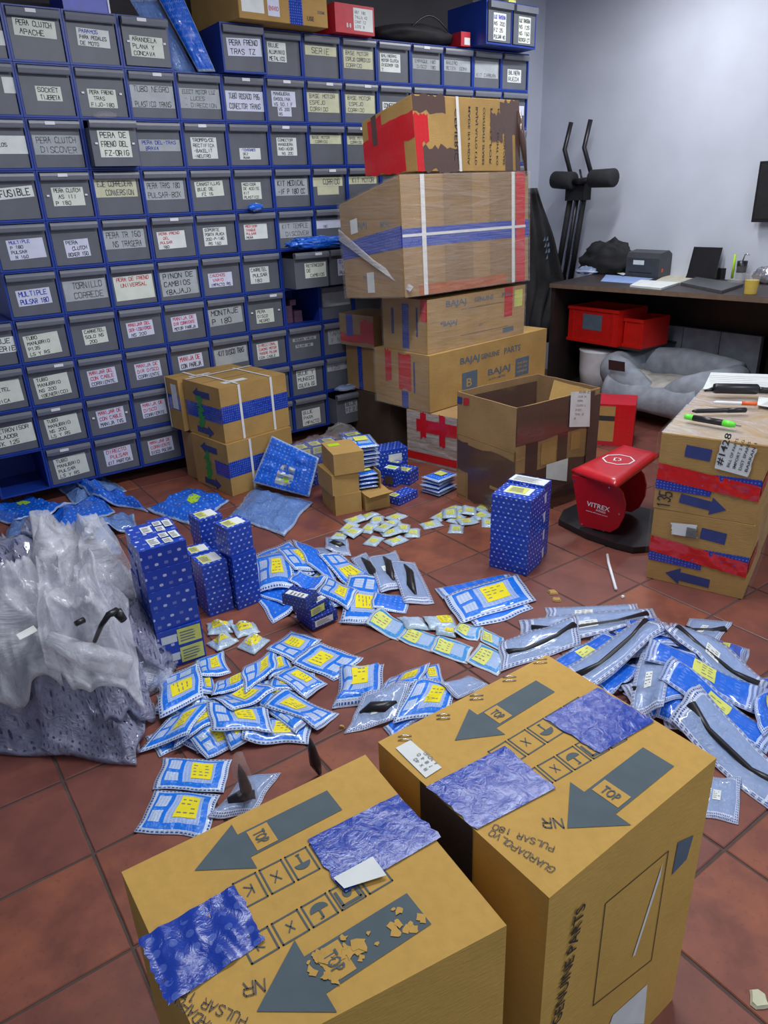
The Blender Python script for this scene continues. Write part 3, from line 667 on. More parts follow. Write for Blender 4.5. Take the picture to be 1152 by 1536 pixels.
def top_print(c, T, Q, w, patch_at, worn=0):
    mb = MB(); n = (0, 0, 1); up = .0008
    T = at(*T, ZT + up); Q = at(*Q, ZT + up); H, d, s = arrow(mb, T, Q, n, w, 0)
    ctr = H - d * .012
    w0 = w; w = w * .84; q = [ctr + s * w / 2, ctr - s * w / 2, ctr - s * w / 2 - d * .032, ctr + s * w / 2 - d * .032]
    mb.poly([p + np.array([0, 0, .0005]) for p in q], 1)
    f, _ = frame3(q[3], q[2], q[0], .0011)
    f2, _ = frame3(q[1], q[0], q[2], .0016)
    add_print(mb, f2, 'TOP', w * .2, .006, .018, 0, width=w * .6)
    w = w0
    for k in range(worn):
        t = random.uniform(.28, .97) if k % 3 else random.uniform(.3, .5); p = T + (Q - T) * t + s * random.uniform(-.4, .4) * w; r = random.uniform(.003, .011)
        mb.poly([p + np.array([r * random.uniform(.3, 1.3) * math.cos(a), r * random.uniform(.3, 1.3) * math.sin(a), .0006 + .00003 * k]) for a in [2 * PI * i / 9 for i in range(9)]], 1)
    mb.build('printed_arrow', [M['print'], M['card_fg']], c.root, fix=False)
FR = fg_carton('cardboard_carton', [(567, 1113), (820, 982), (1075, 1137), (824, 1347)], 'large golden cardboard carton at the bottom right, unbroken grey arrows on its lid', None)
FL = fg_carton('cardboard_carton', [(182, 1308), (548, 1132), (760, 1388), (324, 1620)], 'large golden cardboard carton at the bottom left, one lid arrow worn away', None)
below(FR, 'lower golden carton carrying the large carton at the bottom right'); below(FL, 'lower golden carton hidden under the large carton at the bottom left')
wa = np.linalg.norm(at(808, 1020, ZT) - at(828, 1037, ZT)) * 1.15
k = lambda u, v: (u / 1.946 + 560, v / 1.946 + 960)
top_print(FR, k(238, 293), k(502, 134), wa, 0); top_print(FR, k(566, 549), k(832, 340), wa * 1.25, 0)
kl = lambda u, v: (u / 1.858 + 160, v / 1.858 + 980)
top_print(FL, kl(245, 605), kl(635, 408), wa * 1.05, 0); top_print(FL, kl(418, 998), kl(870, 710), wa * 1.2, 0, worn=34)
def symrow(c, a, b, up, kinds, z=ZT):
    """row of symbol boxes from pixel a to pixel b, 'up' pixel gives the side of the letters' top"""
    A, B, U = at(*a, z), at(*b, z), at(*up, z); ex = B - A; L = np.linalg.norm(ex); n = len(kinds); w = L / n
    f, nn = frame3(A, B, U, .0008); 
    if nn[2] < 0: f, nn = frame3(B, A, U, .0008); kinds = kinds[::-1]
    h = abs((U - A) @ np.cross(nn, ex / L)); mb = MB()
    for i, kd in enumerate(kinds): symbol(mb, lambda x, y, i=i: f(x + i * w + .002, y), w - .004, h, kd)
    mb.build('printed_symbols', M['print'], c.root, fix=False)
symrow(FR, k(520, 150), k(250, 318), k(540, 190), ['care', 'care', 'umbrella', 'hook', 'up']) if False else None
symrow(FR, k(600, 165), k(330, 328), k(640, 218), ['blank', 'care', 'umbrella', 'hook', 'blank'])
symrow(FR, k(745, 290), k(470, 450), k(705, 240), ['blank', 'care', 'umbrella', 'hook', 'up'])
symrow(FL, kl(690, 470), kl(345, 645), kl(722, 535), ['blank', 'care', 'umbrella', 'hook', 'up'])
symrow(FL, kl(803, 632), kl(400, 872), kl(765, 578), ['blank', 'care', 'umbrella', 'hook', 'up'])
def taped(c, face, quad, mat, name='tape', lift=.0022, nx=14, ny=10, amp=.0009):
    P = [c.pix(face, u, v, lift) for u, v in quad]; mb = MB(); fnv = np.cross(P[1] - P[0], P[3] - P[0]); fnv /= np.linalg.norm(fnv)
    if face == 'top' and fnv[2] < 0: fnv = -fnv
    w, h = np.linalg.norm(P[1] - P[0]), np.linalg.norm(P[3] - P[0]); V, UV, F = [], [], []
    for j in range(ny + 1):
        for i in range(nx + 1):
            a, b = i / nx, j / ny
            p = P[0] * (1 - a) * (1 - b) + P[1] * a * (1 - b) + P[2] * a * b + P[3] * (1 - a) * b
            e = noise.noise(Vector((a * w * 70, b * h * 25, c.c[0][0] * 9))) * amp
            if i in (0, nx): p = p + (P[1] - P[0]) / w * random.uniform(-.0025, .0025)
            V.append(p + fnv * e); UV.append((a * w, b * h))
    for j in range(ny):
        for i in range(nx): q = j * (nx + 1) + i; F.append((q, q + 1, q + nx + 2, q + nx + 1))
    mb.mesh(V, F, 0, UV); return mb.build(name, M[mat], c.root, fix=False, smooth=True)
M['tape_fg'] = tape_mat('blue_bubble_tape', S(36, 66, 164), S(96, 120, 196), .022)
_b = M['tape_fg'].node_tree.nodes['Principled BSDF']; _b.inputs['Roughness'].default_value = .2; _b.inputs['Coat Weight'].default_value = 0; _b.inputs['Specular IOR Level'].default_value = .3
taped(FR, 'top', [k(*p) for p in ((155, 428), (385, 308), (532, 432), (300, 553))], 'tape_fg')
taped(FR, 'top', [k(*p) for p in ((500, 228), (655, 138), (822, 236), (662, 330))], 'tape_fg')
taped(FL, 'top', [kl(*p) for p in ((88, 795), (358, 645), (440, 800), (172, 983))], 'tape_fg', amp=.0035, nx=26, ny=20)
taped(FL, 'top', [kl(*p) for p in ((556, 520), (812, 392), (932, 512), (662, 668))], 'tape_fg', amp=.0012)
# tape running down the left flank of the right carton
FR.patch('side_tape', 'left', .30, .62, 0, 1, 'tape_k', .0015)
FR.quad('paper_label', 'top', [k(65, 315), k(108, 292), k(200, 372), k(153, 402)], 'paper', .0015)
FL.quad('torn_label', 'top', [kl(632, 625), kl(742, 566), kl(780, 618), kl(662, 655)], 'paper', .0055)
mb = MB(); f, _ = frame3(at(*k(190, 378), ZT), at(*k(85, 300), ZT), at(*k(152, 402), ZT), .0022)
f, _ = frame3(at(*k(153, 400), ZT), at(*k(68, 318), ZT), at(*k(120, 420), ZT), .0024)
if _[2] < 0: f, _ = frame3(at(*k(110, 295), ZT), at(*k(196, 370), ZT), at(*k(150, 250), ZT), .0024)
for i, t in enumerate(['R X 40', '1 8 4 0', 'A NOVEL']): add_strokes(mb, f, t, .01, -.012 - .011 * i, .006, .0009, 0)
mb.build('label_writing', M['ink_f'], FR.root, fix=False)
# marker handwriting, read from the far side
def hand(c, lines, start, toward, h, gap, w=.0016):
    A, B = at(*start, ZT), at(*toward, ZT); ex = B - A; ex /= np.linalg.norm(ex); ey = np.array([-ex[1], ex[0], 0]); mb = MB()
    fn = lambda x, y, o=0: A + ex * x + ey * y + np.array([0, 0, .0012])
    for i, (t, dx) in enumerate(lines): add_strokes(mb, fn, t, dx, -i * gap, h, w, 0)
    mb.build('handwriting', M['ink'], c.root, fix=False)
hand(FR, [('NR', .0)], k(548, 522), k(470, 520), .017, .03, .002)
hand(FR, [('PULSAR 180', 0)], k(530, 603), k(420, 562), .010, .03, .0012); hand(FR, [('GUARDAPOLVO', 0)], k(532, 668), k(430, 605), .0105, .03, .0012)
hand(FL, [('NR', .0)], kl(440, 905), kl(370, 925), .016, .03, .0016)
hand(FL, [('PULSAR 180', 0)], kl(395, 1015), kl(310, 975), .011, .03, .0012); hand(FL, [('GUARDAPOLVO', 0)], kl(340, 1075), kl(245, 985), .0115, .03, .0012)
for (u, v) in ((487, 62), (397, 114), (301, 168), (204, 225), (92, 287)):
    for dv in (-5, 6):
        a, b = at(*k(u - 20, v + dv), ZT + .001), at(*k(u + 20, v + dv - 2), ZT + .001); m_ = (a + b) / 2 + np.array([0, 0, .002])
        mb = MB(); mb.tube([a, m_, b], .0011, 6); mb.build('staple', M['silver'], FR.root, smooth=True)
# front face print of the right carton
fr_ = FR.frame('front'); W_, H_ = FR.dims('front')
mb = MB()
O = [FR.pix('front', *k(*p)) for p in ((678, 770), (862, 616), (812, 935), (642, 1068))]
cen = sum(O) / 4
for a, b in zip(O, O[1:] + O[:1]):
    d = (b - a) / np.linalg.norm(b - a); s_ = np.cross(d, (0, -1, 0)) * .001; mb.poly([a - s_, b - s_, b + s_, a + s_])
mb.build('printed_frame', M['print_k'], FR.root, fix=False)
FR.quad('torn_strip', 'front', [k(*p) for p in ((845, 650), (838, 690), (764, 920), (757, 925))], 'paper', .0012)
FR.quad('barcode', 'front', [k(*p) for p in ((890, 590), (935, 570), (915, 640), (872, 686))], 'print_gb', .001)
FR.quad('address_label', 'front', [k(*p) for p in ((800, 1005), (790, 1120), (690, 1122), (700, 1095))], 'paper', .0012)
mb = MB(); p0 = FR.pix('front', *k(545, 1110)); f, _ = frame3(p0, FR.pix('front', *k(560, 1040)), FR.pix('front', *k(520, 1060)), .0012)
if _[1] > 0: f, _ = frame3(p0, FR.pix('front', *k(560, 1040)), FR.pix('front', *k(590, 1090)), .0012)
add_print(mb, f, 'GENUINE PARTS', 0, 0, .022, 0); mb.build('printed_text', M['print_k'], FR.root, fix=False)

# ------------------------------------------------------------------ strapped cartons by the rack
SA = Carton('cardboard_carton', .528, -.569, 9, .42, .352, .285, 0, 'tan carton with blue tape, front one at the bottom of the strapped stack', group='strapped cartons')
SB = Carton('cardboard_carton', .536, -.545, 9, .42, .352, .29, .287, 'tan carton with blue tape and white straps, front one on top of the strapped stack', group='strapped cartons')
def back_of(x, y, yaw, d):
    a = math.radians(yaw); return x - math.sin(a) * d, y + math.cos(a) * d
bx, by = .47, -.212
SC_ = Carton('cardboard_carton', bx + .02, by, 9, .42, .13, .27, 0, 'crumpled tan carton, rear one at the bottom of the strapped stack', group='strapped cartons', mat='card_d')
SD = Carton('cardboard_carton', bx - .015, by + .03, 8, .42, .15, .285, .287, 'tan carton with white papers on its flank, rear one on top of the strapped stack', group='strapped cartons')
for c in (SA, SB):
    c.patch('tape', 'front', 0, 1, .36, .66, 'tape_b', .0012); c.patch('tape', 'left', .62 if c is SA else 0, 1, .34, .62, 'tape_b', .0012)
    f = c.frame('left', 0, 0, .0015); w, h = c.dims('left')
    for (x, y, s) in ((.20, .8, -1), (.20, .12, 1)):
        mb = MB(); A = f(w * .25, h * y); B_ = f(w * .72, h * y); arrow(mb, A if s < 0 else B_, B_ if s < 0 else A, np.cross(f(1, 0) - f(0, 0), f(0, 1) - f(0, 0)), .035); mb.build('printed_arrow', M['print_b'], c.root, fix=False)
    mb = MB()
    for i in range(14): mb.poly([f(w * (.42 + random.uniform(-.06, .06)) + dx, h * (.2 + i * .04) + dy, .0007 + i * .00003) for dx, dy in ((-.02, -.012), (.018, -.01), (.022, .012), (-.016, .014))])
    mb.build('paint_mark', M['green'], c.root, fix=False)
SD.patch('tape', 'left', 0, 1, .4, .68, 'tape_b', .0012)
SD.patch('paper_label', 'left', .45, .85, .42, .9, 'paper', .0022)
SB.patch('paper_label', 'top', .18, .52, .16, .3, 'paper', .0012)
SD.patch('paper_label', 'top', .2, .5, .03, .2, 'paper', .0012)
SB.seam(.5); SD.seam(.5)
def strap(c, a, face='front'):
    c.patch('strap', 'front', a - .017, a + .017, 0, 1, 'strap', .0032); 
strap(SB, .28); strap(SB, .76); strap(SA, .34)
for a in (.28, .76): SB.patch('strap', 'top', a - .017, a + .017, 0, 1, 'strap', .0034)
SD.patch('strap', 'top', .26, .30, 0, 1, 'strap', .0034); SB.patch('strap', 'top', 0, 1, .88, .93, 'strap', .0036); SD.patch('strap', 'left', .06, .14, 0, 1, 'strap', .0032)

# ------------------------------------------------------------------ tall carton stack
def BJ(c, face, x, y, h, text, width, mat='print_gb', part='printed_text'):
    mb = MB(); f = c.frame(face); w, hh_ = c.dims(face)
    add_print(mb, f, text, x * w, y * hh_, h, 0, width=width * w); return mb.build(part, M[mat], c.root, fix=False)
G1 = Carton('cardboard_carton', 1.588, -.715, -76, .354, .62, .305, 0, 'pale carton wrapped in clear film with red tape, on the floor under the tall stack', mat='card_d')
G1.patch('film', 'front', 0, 1, 0, 1, 'filmw', .002)
G1.patch('tape', 'front', 0, 1, .05, .2, 'tape_r', .003); G1.patch('tape', 'front', .2, 1, .62, .86, 'tape_r', .003)
G1.patch('tape', 'front', .28, .4, .5, 1, 'tape_r', .0034, 5, .03); G1.patch('tape', 'front', .66, .78, .4, 1, 'tape_r', .0034, 5, .03)
BJ(G1, 'front', .06, .7, .012, 'GENUINE', .3); BJ(G1, 'front', .3, .42, .012, 'PARTS', .2); BJ(G1, 'front', .3, .26, .012, 'MADE IN', .3)
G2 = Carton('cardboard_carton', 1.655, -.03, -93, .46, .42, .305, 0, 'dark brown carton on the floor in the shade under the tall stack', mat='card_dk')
G3 = Carton('cardboard_carton', 2.3, -.86, 4, .42, .5, .305, 0, 'brown carton on the floor hidden behind the open carton', mat='card_d')
L2 = Carton('cardboard_carton', 1.624, -.884, 7.5, 1.078, .444, .318, .31, 'long tan carton with two dark blue square prints, lowest of the wrapped stack', mat='card')
L3 = Carton('cardboard_carton', 1.640, -.850, 6.3, .834, .36, .288, .63, 'tan carton with blue lettering and red tape, second from the bottom of the wrapped stack', mat='card')
BJ(L2, 'front', .23, .72, .036, 'BAJAJ', .16); BJ(L2, 'front', .4, .72, .03, 'GENUINE', .16); BJ(L2, 'front', .6, .71, .036, 'PARTS', .15)
for x in (.25, .71): L2.patch('printed_square', 'front', x, x + .125, .2, .55, 'print_gb', .0011)
BJ(L2, 'front', .28, .28, .05, 'B', .05, 'card'); BJ(L2, 'front', .46, .38, .036, 'BAJAJ', .2); BJ(L2, 'front', .47, .28, .012, 'AUTO LIMITED', .15)
for i in range(3): BJ(L2, 'front', .725, .27 + .08 * i, .014, ['HANDLE', 'WITH CARE', 'THIS SIDE'][i], .095, 'card')
L2.patch('tape', 'left', .2, .32, .45, 1, 'tape_r', .0012, 4, .04); L2.patch('tape', 'left', .45, .68, .3, 1, 'tape_r', .0012, 5, .05); L2.patch('tape', 'left', .5, .62, 0, .3, 'tape_b', .0014)
L2.patch('printed_bar', 'left', .72, .75, .3, .85, 'print_b', .001)
BJ(L3, 'front', .17, .82, .032, 'BAJAJ', .2); BJ(L3, 'front', .45, .82, .026, 'GENUINE', .2); BJ(L3, 'front', .74, .82, .026, 'PTS', .1)
BJ(L3, 'front', .12, .47, .026, '*BAJAJ', .16); BJ(L3, 'front', .5, .34, .012, 'QTY', .04); L3.patch('printed_line', 'front', .32, .82, .22, .226, 'print_k', .001); L3.patch('printed_line', 'front', .32, .75, .72, .726, 'print_k', .001)
L3.patch('tape', 'front', .77, .86, .42, 1.0, 'tape_r', .0013); L3.patch('sticker', 'front', .88, .97, .58, .92, 'yellow_p', .0013); L3.patch('printed_label', 'front', .76, .88, .1, .2, 'print_gb', .001)
L3.patch('tape', 'left', .86, 1, .6, 1, 'tape_r', .0013); L3.patch('tape', 'left', .45, .6, .05, .9, 'tape_b', .0013); L3.patch('printed_bar', 'left', .2, .26, .3, .8, 'print_b', .001); L3.patch('printed_bar', 'left', .76, .8, .3, .85, 'print_b', .001)
M['orangeb'] = plain('orange_brown_tape', S(186, 104, 58), .35)
# fourth carton: leaning, crushed to the left
z4 = .952
c4 = [np.array(p, float) for p in [(1.47, -.885, z4), (2.48, -.77, z4 - .01), (1.40, -.43, z4 - .03), (2.42, -.25, z4), (1.45, -.89, 1.527), (2.455, -.765, 1.533), (1.385, -.43, 1.40), (2.40, -.25, 1.5)]]
L4 = Carton('cardboard_carton', 0, 0, 0, 0, 0, 0, 0, 'big tan carton with blue tape band under clear film, fourth in the tall stack', verts=c4, mat='card_d')
L4.patch('tape', 'front', -.0, 1, .42, .575, 'tape_b', .0014); L4.patch('tape', 'left', 0, 1, .42, .6, 'tape_b', .0014)
L4.patch('strap', 'front', 0, .97, .505, .528, 'strap', .003); L4.patch('strap', 'front', .135, .165, 0, 1, 'strap', .0032); L4.patch('strap', 'front', .845, .872, 0, 1, 'strap', .0032)
L4.patch('tape', 'front', .885, .965, 0, 1, 'tape_r', .0018); BJ(L4, 'left', .3, .74, .03, 'BAJAJ', .2); BJ(L4, 'left', .35, .2, .02, 'PARTS', .2); BJ(L4, 'left', .72, .72, .03, 'BOX', .15)
L4.patch('brown_band', 'front', .0, .13, 0, 1, 'card_d', .0011); L4.patch('brown_band', 'front', .3, .52, .0, 1, 'card_in', .0011); L4.patch('brown_band', 'front', .66, .84, .0, 1, 'card_in', .0011); L4.patch('brown_band', 'front', .1, .8, .0, .09, 'orangeb', .0013)
L4.patch('paper_label', 'left', .18, .3, .66, .8, 'paper', .0018); L4.patch('paper_label', 'left', .4, .52, .05, .25, 'paper', .0018)
def film_shell(name, c, mat, off=.006, faces=('front', 'left', 'right', 'top'), nx=16, ny=12, amp=.004, parent=None):
    mb = MB()
    for f in faces:
        V, F = [], []
        for j in range(ny + 1):
            for i in range(nx + 1):
                a, b = i / nx, j / ny; e = noise.noise(Vector((a * 3, b * 14, c.c[0][2] + len(f)))) * amp
                edge = min(a, 1 - a, b, 1 - b) < 1e-6
                p = c.P(f, a, b, off + (0 if edge else e))
                cen = sum(c.c) / 8; 
                if edge: p = p + (c.P(f, a, b, 0) - cen) * .01
                V.append(p)
        for j in range(ny):
            for i in range(nx): q = j * (nx + 1) + i; F.append((q, q + 1, q + nx + 2, q + nx + 1))
        mb.mesh(V, F)
    return mb.build(name, M[mat], parent or c.root, fix=False, smooth=True)
film_shell('stretch_film', L4, 'film'); film_shell('stretch_film', L3, 'film', faces=('front', 'left'), amp=.003); film_shell('stretch_film', L2, 'film', faces=('left',), amp=.003)
mb = MB(); a, b = c4[6] + np.array([-.015, -.01, -.17]), c4[0] + np.array([.02, -.02, .03])
for i in range(5): mb.tube([a + np.array([0, 0, .012 * i]), (a + b) / 2 + np.array([-.012, -.012, .006 * i]), b + np.array([.004 * i, 0, .004 * i])], [.006, .004, .007], 6)
mb.build('twisted_film', M['filmw'], L4.root, smooth=True)
z5 = 1.54
L5 = Carton('cardboard_carton', 0, 0, 0, 0, 0, 0, 0, 'battered carton with red and brown tape on top of the tall stack',
            verts=[(1.58, -.868, z5), (2.385, -.768, z5 - .005), (1.52, -.50, z5 - .004), (2.33, -.38, z5 - .002), (1.547, -.873, 1.872), (2.352, -.774, 1.882), (1.50, -.51, 1.785), (2.31, -.38, 1.84)], mat='card')
L5.patch('tape', 'left', .35, 1, .45, .8, 'tape_r', .0012, 3, .02); L5.patch('tape', 'left', 0, .8, .0, .62, 'tape_r', .0011, 5, .03); L5.patch('tape', 'left', .12, .4, .3, .95, 'tape_r', .001, 3, .03)
L5.patch('tape', 'front', 0, .12, .38, .76, 'tape_r', .0012, 4, .03); L5.patch('tape', 'front', 0, .06, 0, .4, 'tape_r', .0014, 2, .0)
L5.patch('tape', 'front', 0, .28, .78, 1, 'tape_br', .0010, 5, .04); L5.patch('tape', 'front', .06, .38, 0, .33, 'tape_br', .0010, 6, .05)
L5.patch('tape', 'front', .80, 1, .52, .98, 'tape_br', .0010, 5, .05); L5.patch('tape', 'front', .84, .92, 0, .6, 'tape_br', .0012, 2, .0); L5.patch('tape', 'front', .7, .82, .42, .8, 'tape_br', .0011, 4, .05); L5.patch('tape', 'front', .95, 1, 0, 1, 'tape_br', .0013)
L5.patch('strap', 'front', .375, .40, 0, 1, 'strap', .0030); L5.patch('tape', 'left', .2, .3, .5, 1, 'tape_br', .0014, 2, .02)
f = L5.frame('front'); w, h = L5.dims('front'); mb = MB()
fv = lambda x, y, o=0: f(w * .40 - y, h * .9 - x)       # lettering turned a quarter turn
for i, t in enumerate(['GENERIC', 'MADE IN INDIA', 'BAJAJ AUTO LTD', 'CONTENTS SPARES', 'PARTS FOR', 'NET WEIGHT KG', 'HANDLE WITH CARE']):
    mb = MB(); add_print(mb, fv if i else fv, t, .0 if i else .01, -.0 - .058 * i + (0 if i else .03), .016 if i else .03, 0, width=.27 if i else .24); mb.build('printed_text', M['print_k'], L5.root, fix=False)
mb = MB()   # dangling dark tape at the right edge
mb.tube([L5.c[5] + np.array([.0, 0, -.05]), L5.c[5] + np.array([.03, -.01, -.2]), L5.c[1] + np.array([.05, 0, -.02])], [.012, .02, .006], 6); mb.build('loose_tape', M['tape_br'], L5.root, smooth=True)
S1 = Carton('cardboard_carton', 1.632, -.025, -83, .28, .26, .275, .31, 'small tan carton with a blue tape strip, lower one beside the tall stack', mat='card_d')
S2 = Carton('cardboard_carton', 1.60, -.02, -80, .30, .26, .19, .59, 'small carton with red tape and blue strip, upper one beside the tall stack', mat='card_d')
S1.patch('tape', 'front', .4, .55, 0, 1, 'tape_b', .0012); S2.patch('tape', 'front', .2, .4, .3, 1, 'tape_b', .0016); S2.patch('tape', 'front', 0, 1, .12, .38, 'tape_r', .0012, 5, .03); S2.patch('tape', 'front', .62, 1, .15, .85, 'tape_r', .0014, 5, .05)
film_shell('stretch_film', S2, 'film', faces=('front', 'left', 'top'), nx=8, ny=6, amp=.003)

# ------------------------------------------------------------------ open carton
OB = Carton('open_carton', 1.430, -1.345, -91.4, .411, .545, .551, 0, 'big open-topped carton patched with brown tape, empty, beside the red exercise bench', nobody=True)
def wallslab(c, face, name, mat, z0=0, z1=1, t=.006, wob=.012, n=10, mi=None):
    mb = MB(); V, F = [], []
    for side, off in ((0, 0.), (1, -t)):
        for j, b in enumerate((z0, z0 + (z1 - z0) * .63, z1)):
            for i in range(n + 1):
                a = i / n; e = noise.noise(Vector((a * 3, 7 * len(face), 1.7))) * wob if j == 2 else 0
                V.append(c.P(face, a, b + (e * .9), off + (e * .6 if j == 2 else 0)))
    q = n + 1
    for s in (0, 1):
        for j in range(2):
            for i in range(n): k0 = s * 3 * q + j * q + i; F.append((k0, k0 + 1, k0 + q + 1, k0 + q) if s == 0 else (k0, k0 + q, k0 + q + 1, k0 + 1))
    for i in range(n): k0 = 2 * q + i; F.append((k0, k0 + 1, 3 * q + k0 + 1, 3 * q + k0)); F.append((i, 3 * q + i, 3 * q + i + 1, i + 1))
    for k0 in (0, n): 
        for j in range(2): F.append((j * q + k0, (j + 1) * q + k0, 3 * q + (j + 1) * q + k0, 3 * q + j * q + k0))
    mb.mesh(V, F); return mb.build(name, M[mat], c.root)
for fc, m_ in (('front', 'card_d'), ('right', 'card_d'), ('back', 'card_in'), ('left', 'card_in')): wallslab(OB, fc, 'side_panel', m_)
mb = MB(); q = [OB.c[i] + np.array([0, 0, .25]) for i in (0, 1, 3, 2)]; cen = sum(q) / 4; mb.poly([cen + (p - cen) * .97 for p in q]); mb.build('inner_flap', M['tape_br'], OB.root, fix=False)
def inside(c, face, a0, a1, b0, b1, mat):
    mb = MB(); mb.poly([c.P(face, a, b, -.0085) for a, b in ((a0, b0), (a1, b0), (a1, b1), (a0, b1))], 0, [(0, 0), (.4, 0), (.4, .4), (0, .4)]); mb.build('inner_tape', M[mat], c.root, fix=False)
inside(OB, 'left', .03, .97, .5, .94, 'tape_br')
OB.patch('crease', 'front', 0, 1, .615, .625, 'card', .0012); OB.patch('crease', 'right', 0, 1, .55, .56, 'card', .0012)
OB.patch('tape', 'front', .2, 1, .02, .55, 'tape_br', .0012, 6, .02); OB.patch('tape', 'front', 0, .2, .28, .56, 'tape_br', .0013, 2, .01); OB.patch('tape', 'front', .0, 1, .36, .46, 'tape_br', .0016)
OB.patch('tape', 'right', 0, 1, .02, .42, 'tape_br', .0012, 6, .02); OB.patch('tape', 'right', 0, .92, .68, 1.0, 'tape_br', .0072, 8, .01); OB.patch('tape', 'right', .12, .26, .3, .9, 'tape_br', .0016); OB.patch('tape', 'right', .5, .62, .3, .9, 'tape_br', .0016); OB.patch('tape', 'right', .86, 1, .1, .95, 'tape_br', .0074)
OB.patch('bare_patch', 'front', .6, 1, .22, .25, 'card_d', .0024); OB.patch('bare_patch', 'right', .3, .48, .44, .64, 'card', .0024); OB.patch('bare_patch', 'right', .66, .78, .5, .66, 'card', .0024); OB.patch('bare_patch', 'front', 0, .17, .04, .25, 'card_d', .0024)
kb = lambda u, v: (u / 3.6 + 660, v / 3.6 + 540)
OB.quad('paper_sheet', 'right', [kb(698, 362), kb(808, 360), kb(814, 168), kb(708, 172)], 'paper', .014)
OB.quad('shipping_label', 'right', [kb(572, 640), kb(684, 655), kb(692, 530), kb(575, 565)], 'paper', .004)
OB.quad('printed_mark', 'front', [kb(92, 235), kb(118, 238), kb(120, 202), kb(94, 196)], 'print_b', .0012); OB.quad('printed_mark', 'front', [kb(125, 240), kb(155, 245), kb(157, 208), kb(127, 204)], 'redbox', .0012)
mb = MB(); A = OB.pix('right', *kb(708, 345), .015); f, _ = frame3(A, OB.pix('right', *kb(800, 345), .015), OB.pix('right', *kb(712, 180), .015), .001)
for i in range(8): add_strokes(mb, f, ['LISTA', 'BOLSAS 20', 'CAJA 14', 'PERAS', 'CLUTCH 6', 'DISCO', 'TOTAL 32', 'OK'][i], .012, .168 - .021 * i, .009, .0012, 0)
mb.build('list_writing', M['ink_f'], OB.root, fix=False)
mb = MB(); mb.mesh([OB.P('back', a, b, o) for a, b, o in ((.1, 1, 0), (.95, 1, 0), (.9, 1.06, .03), (.2, 1.03, .06))], [(0, 1, 2, 3)]); 
# folded-in flap at the rear corner
mb = MB(); p = [OB.P('back', .02, .97, -.004), OB.P('back', .72, .98, -.004), OB.P('back', .66, .82, -.06), OB.P('back', .1, .78, -.07)]
mb.poly(p); mb.poly([x + np.array([0, 0, -.004]) for x in p][::-1]); mb.build('flap', M['card'], OB.root, fix=False)
# red / yellow carton beyond it
YR = Carton('cardboard_carton', 2.60, -1.25, -55.7, .223, .246, .255, 0, 'red taped carton with a yellow panel behind the open carton', mat='redbox')
YR.patch('yellow_panel', 'front', 0, .55, .1, .95, 'card', .0012); YR.patch('dark_band', 'front', .05, .5, .6, .72, 'print_k', .0018); YR.patch('tape', 'front', .5, 1, 0, 1, 'tape_r', .002)
BJ(YR, 'front', .62, .75, .02, 'XIVI', .3, 'print_k')

# ------------------------------------------------------------------ wrapped cartons on the right
R1 = Carton('cardboard_carton', 1.444, -2.477, -69, .352, .42, .300, 0, 'tan carton with red tape and arrow pointing left, bottom front of the right wrapped stack', bevel=.010)
R2 = Carton('cardboard_carton', 1.441, -2.474, -68, .352, .42, .294, .302, 'tan carton with handwritten 135 and arrow pointing right, top of the right wrapped stack', bevel=.010)
a_ = math.radians(-68.5); dx_, dy_ = -math.sin(a_) * .43, math.cos(a_) * .43
R3 = Carton('cardboard_carton', 1.444 + dx_, -2.477 + dy_, -69, .352, .42, .300, 0, 'tan carton at the bottom rear of the right wrapped stack', bevel=.01)
R4 = Carton('cardboard_carton', 1.441 + dx_, -2.474 + dy_, -68, .352, .42, .294, .302, 'tan film-covered carton under the papers, top rear of the right wrapped stack', bevel=.01)
for c, up in ((R1, 0), (R2, 1)):
    taped(c, 'front', [c.P('front', 0, .42), c.P('front', 1, .42)] and [proj(c.P('front', a, b)) for a, b in ((0, .40), (1, .30), (1, .50), (0, .62))], 'tape_r', lift=.0045, amp=.006, nx=24, ny=16)
    taped(c, 'front', [proj(c.P('front', a, b)) for a, b in ((0, .27), (.55, .27), (.55, .40), (0, .42))], 'tape_b', lift=.0025)
    taped(c, 'front', [proj(c.P('front', a, b)) for a, b in ((.55, .42), (1, .42), (1, .58), (.55, .56))], 'tape_b', lift=.0025)
    c.patch('tape', 'right', 0, .5, .34, .54, 'tape_r', .003)
    f = c.frame('front', 0, 0, .0015); w, h = c.dims('front'); mb = MB(); n = np.cross(f(1, 0) - f(0, 0), f(0, 1) - f(0, 0))
    if up: arrow(mb, f(w * .72, h * .13), f(w * .26, h * .19), n, .036); mb.build('printed_arrow', M['print_b'], c.root, fix=False); mb = MB(); arrow(mb, f(w * .25, h * .82), f(w * .5, h * .8), n, .045, hl=.001, hw=.045)
    else: arrow(mb, f(w * .2, h * .13), f(w * .66, h * .11), n, .036); mb.build('printed_arrow', M['print_b'], c.root, fix=False); mb = MB(); arrow(mb, f(w * .5, h * .78), f(w * .75, h * .76), n, .045, hl=.001, hw=.045)
    mb.build('printed_arrow', M['print_b'], c.root, fix=False)
mb = MB(); f = R2.frame('front', 0, 0, .0028); w, h = R2.dims('front'); fv = lambda x, y, o=0: f(w * .17 - y * .9, h * .04 + x)
add_strokes(mb, fv, '135', 0, 0, .05, .005, 0, maxw=.064); mb.build('handwriting', M['ink'], R2.root, fix=False)
kw = lambda u, v: (u / 4.04 + 940, v / 4.04 + 540)
taped(R2, 'front', [kw(530, 655), kw(735, 710), kw(790, 540), kw(575, 490)], 'paper', 'shipping_label', .006, amp=.0005)
taped(R1, 'front', [kw(272, 1055), kw(425, 1080), kw(425, 1000), kw(270, 985)], 'paper', 'shipping_label', .006, amp=.0005)
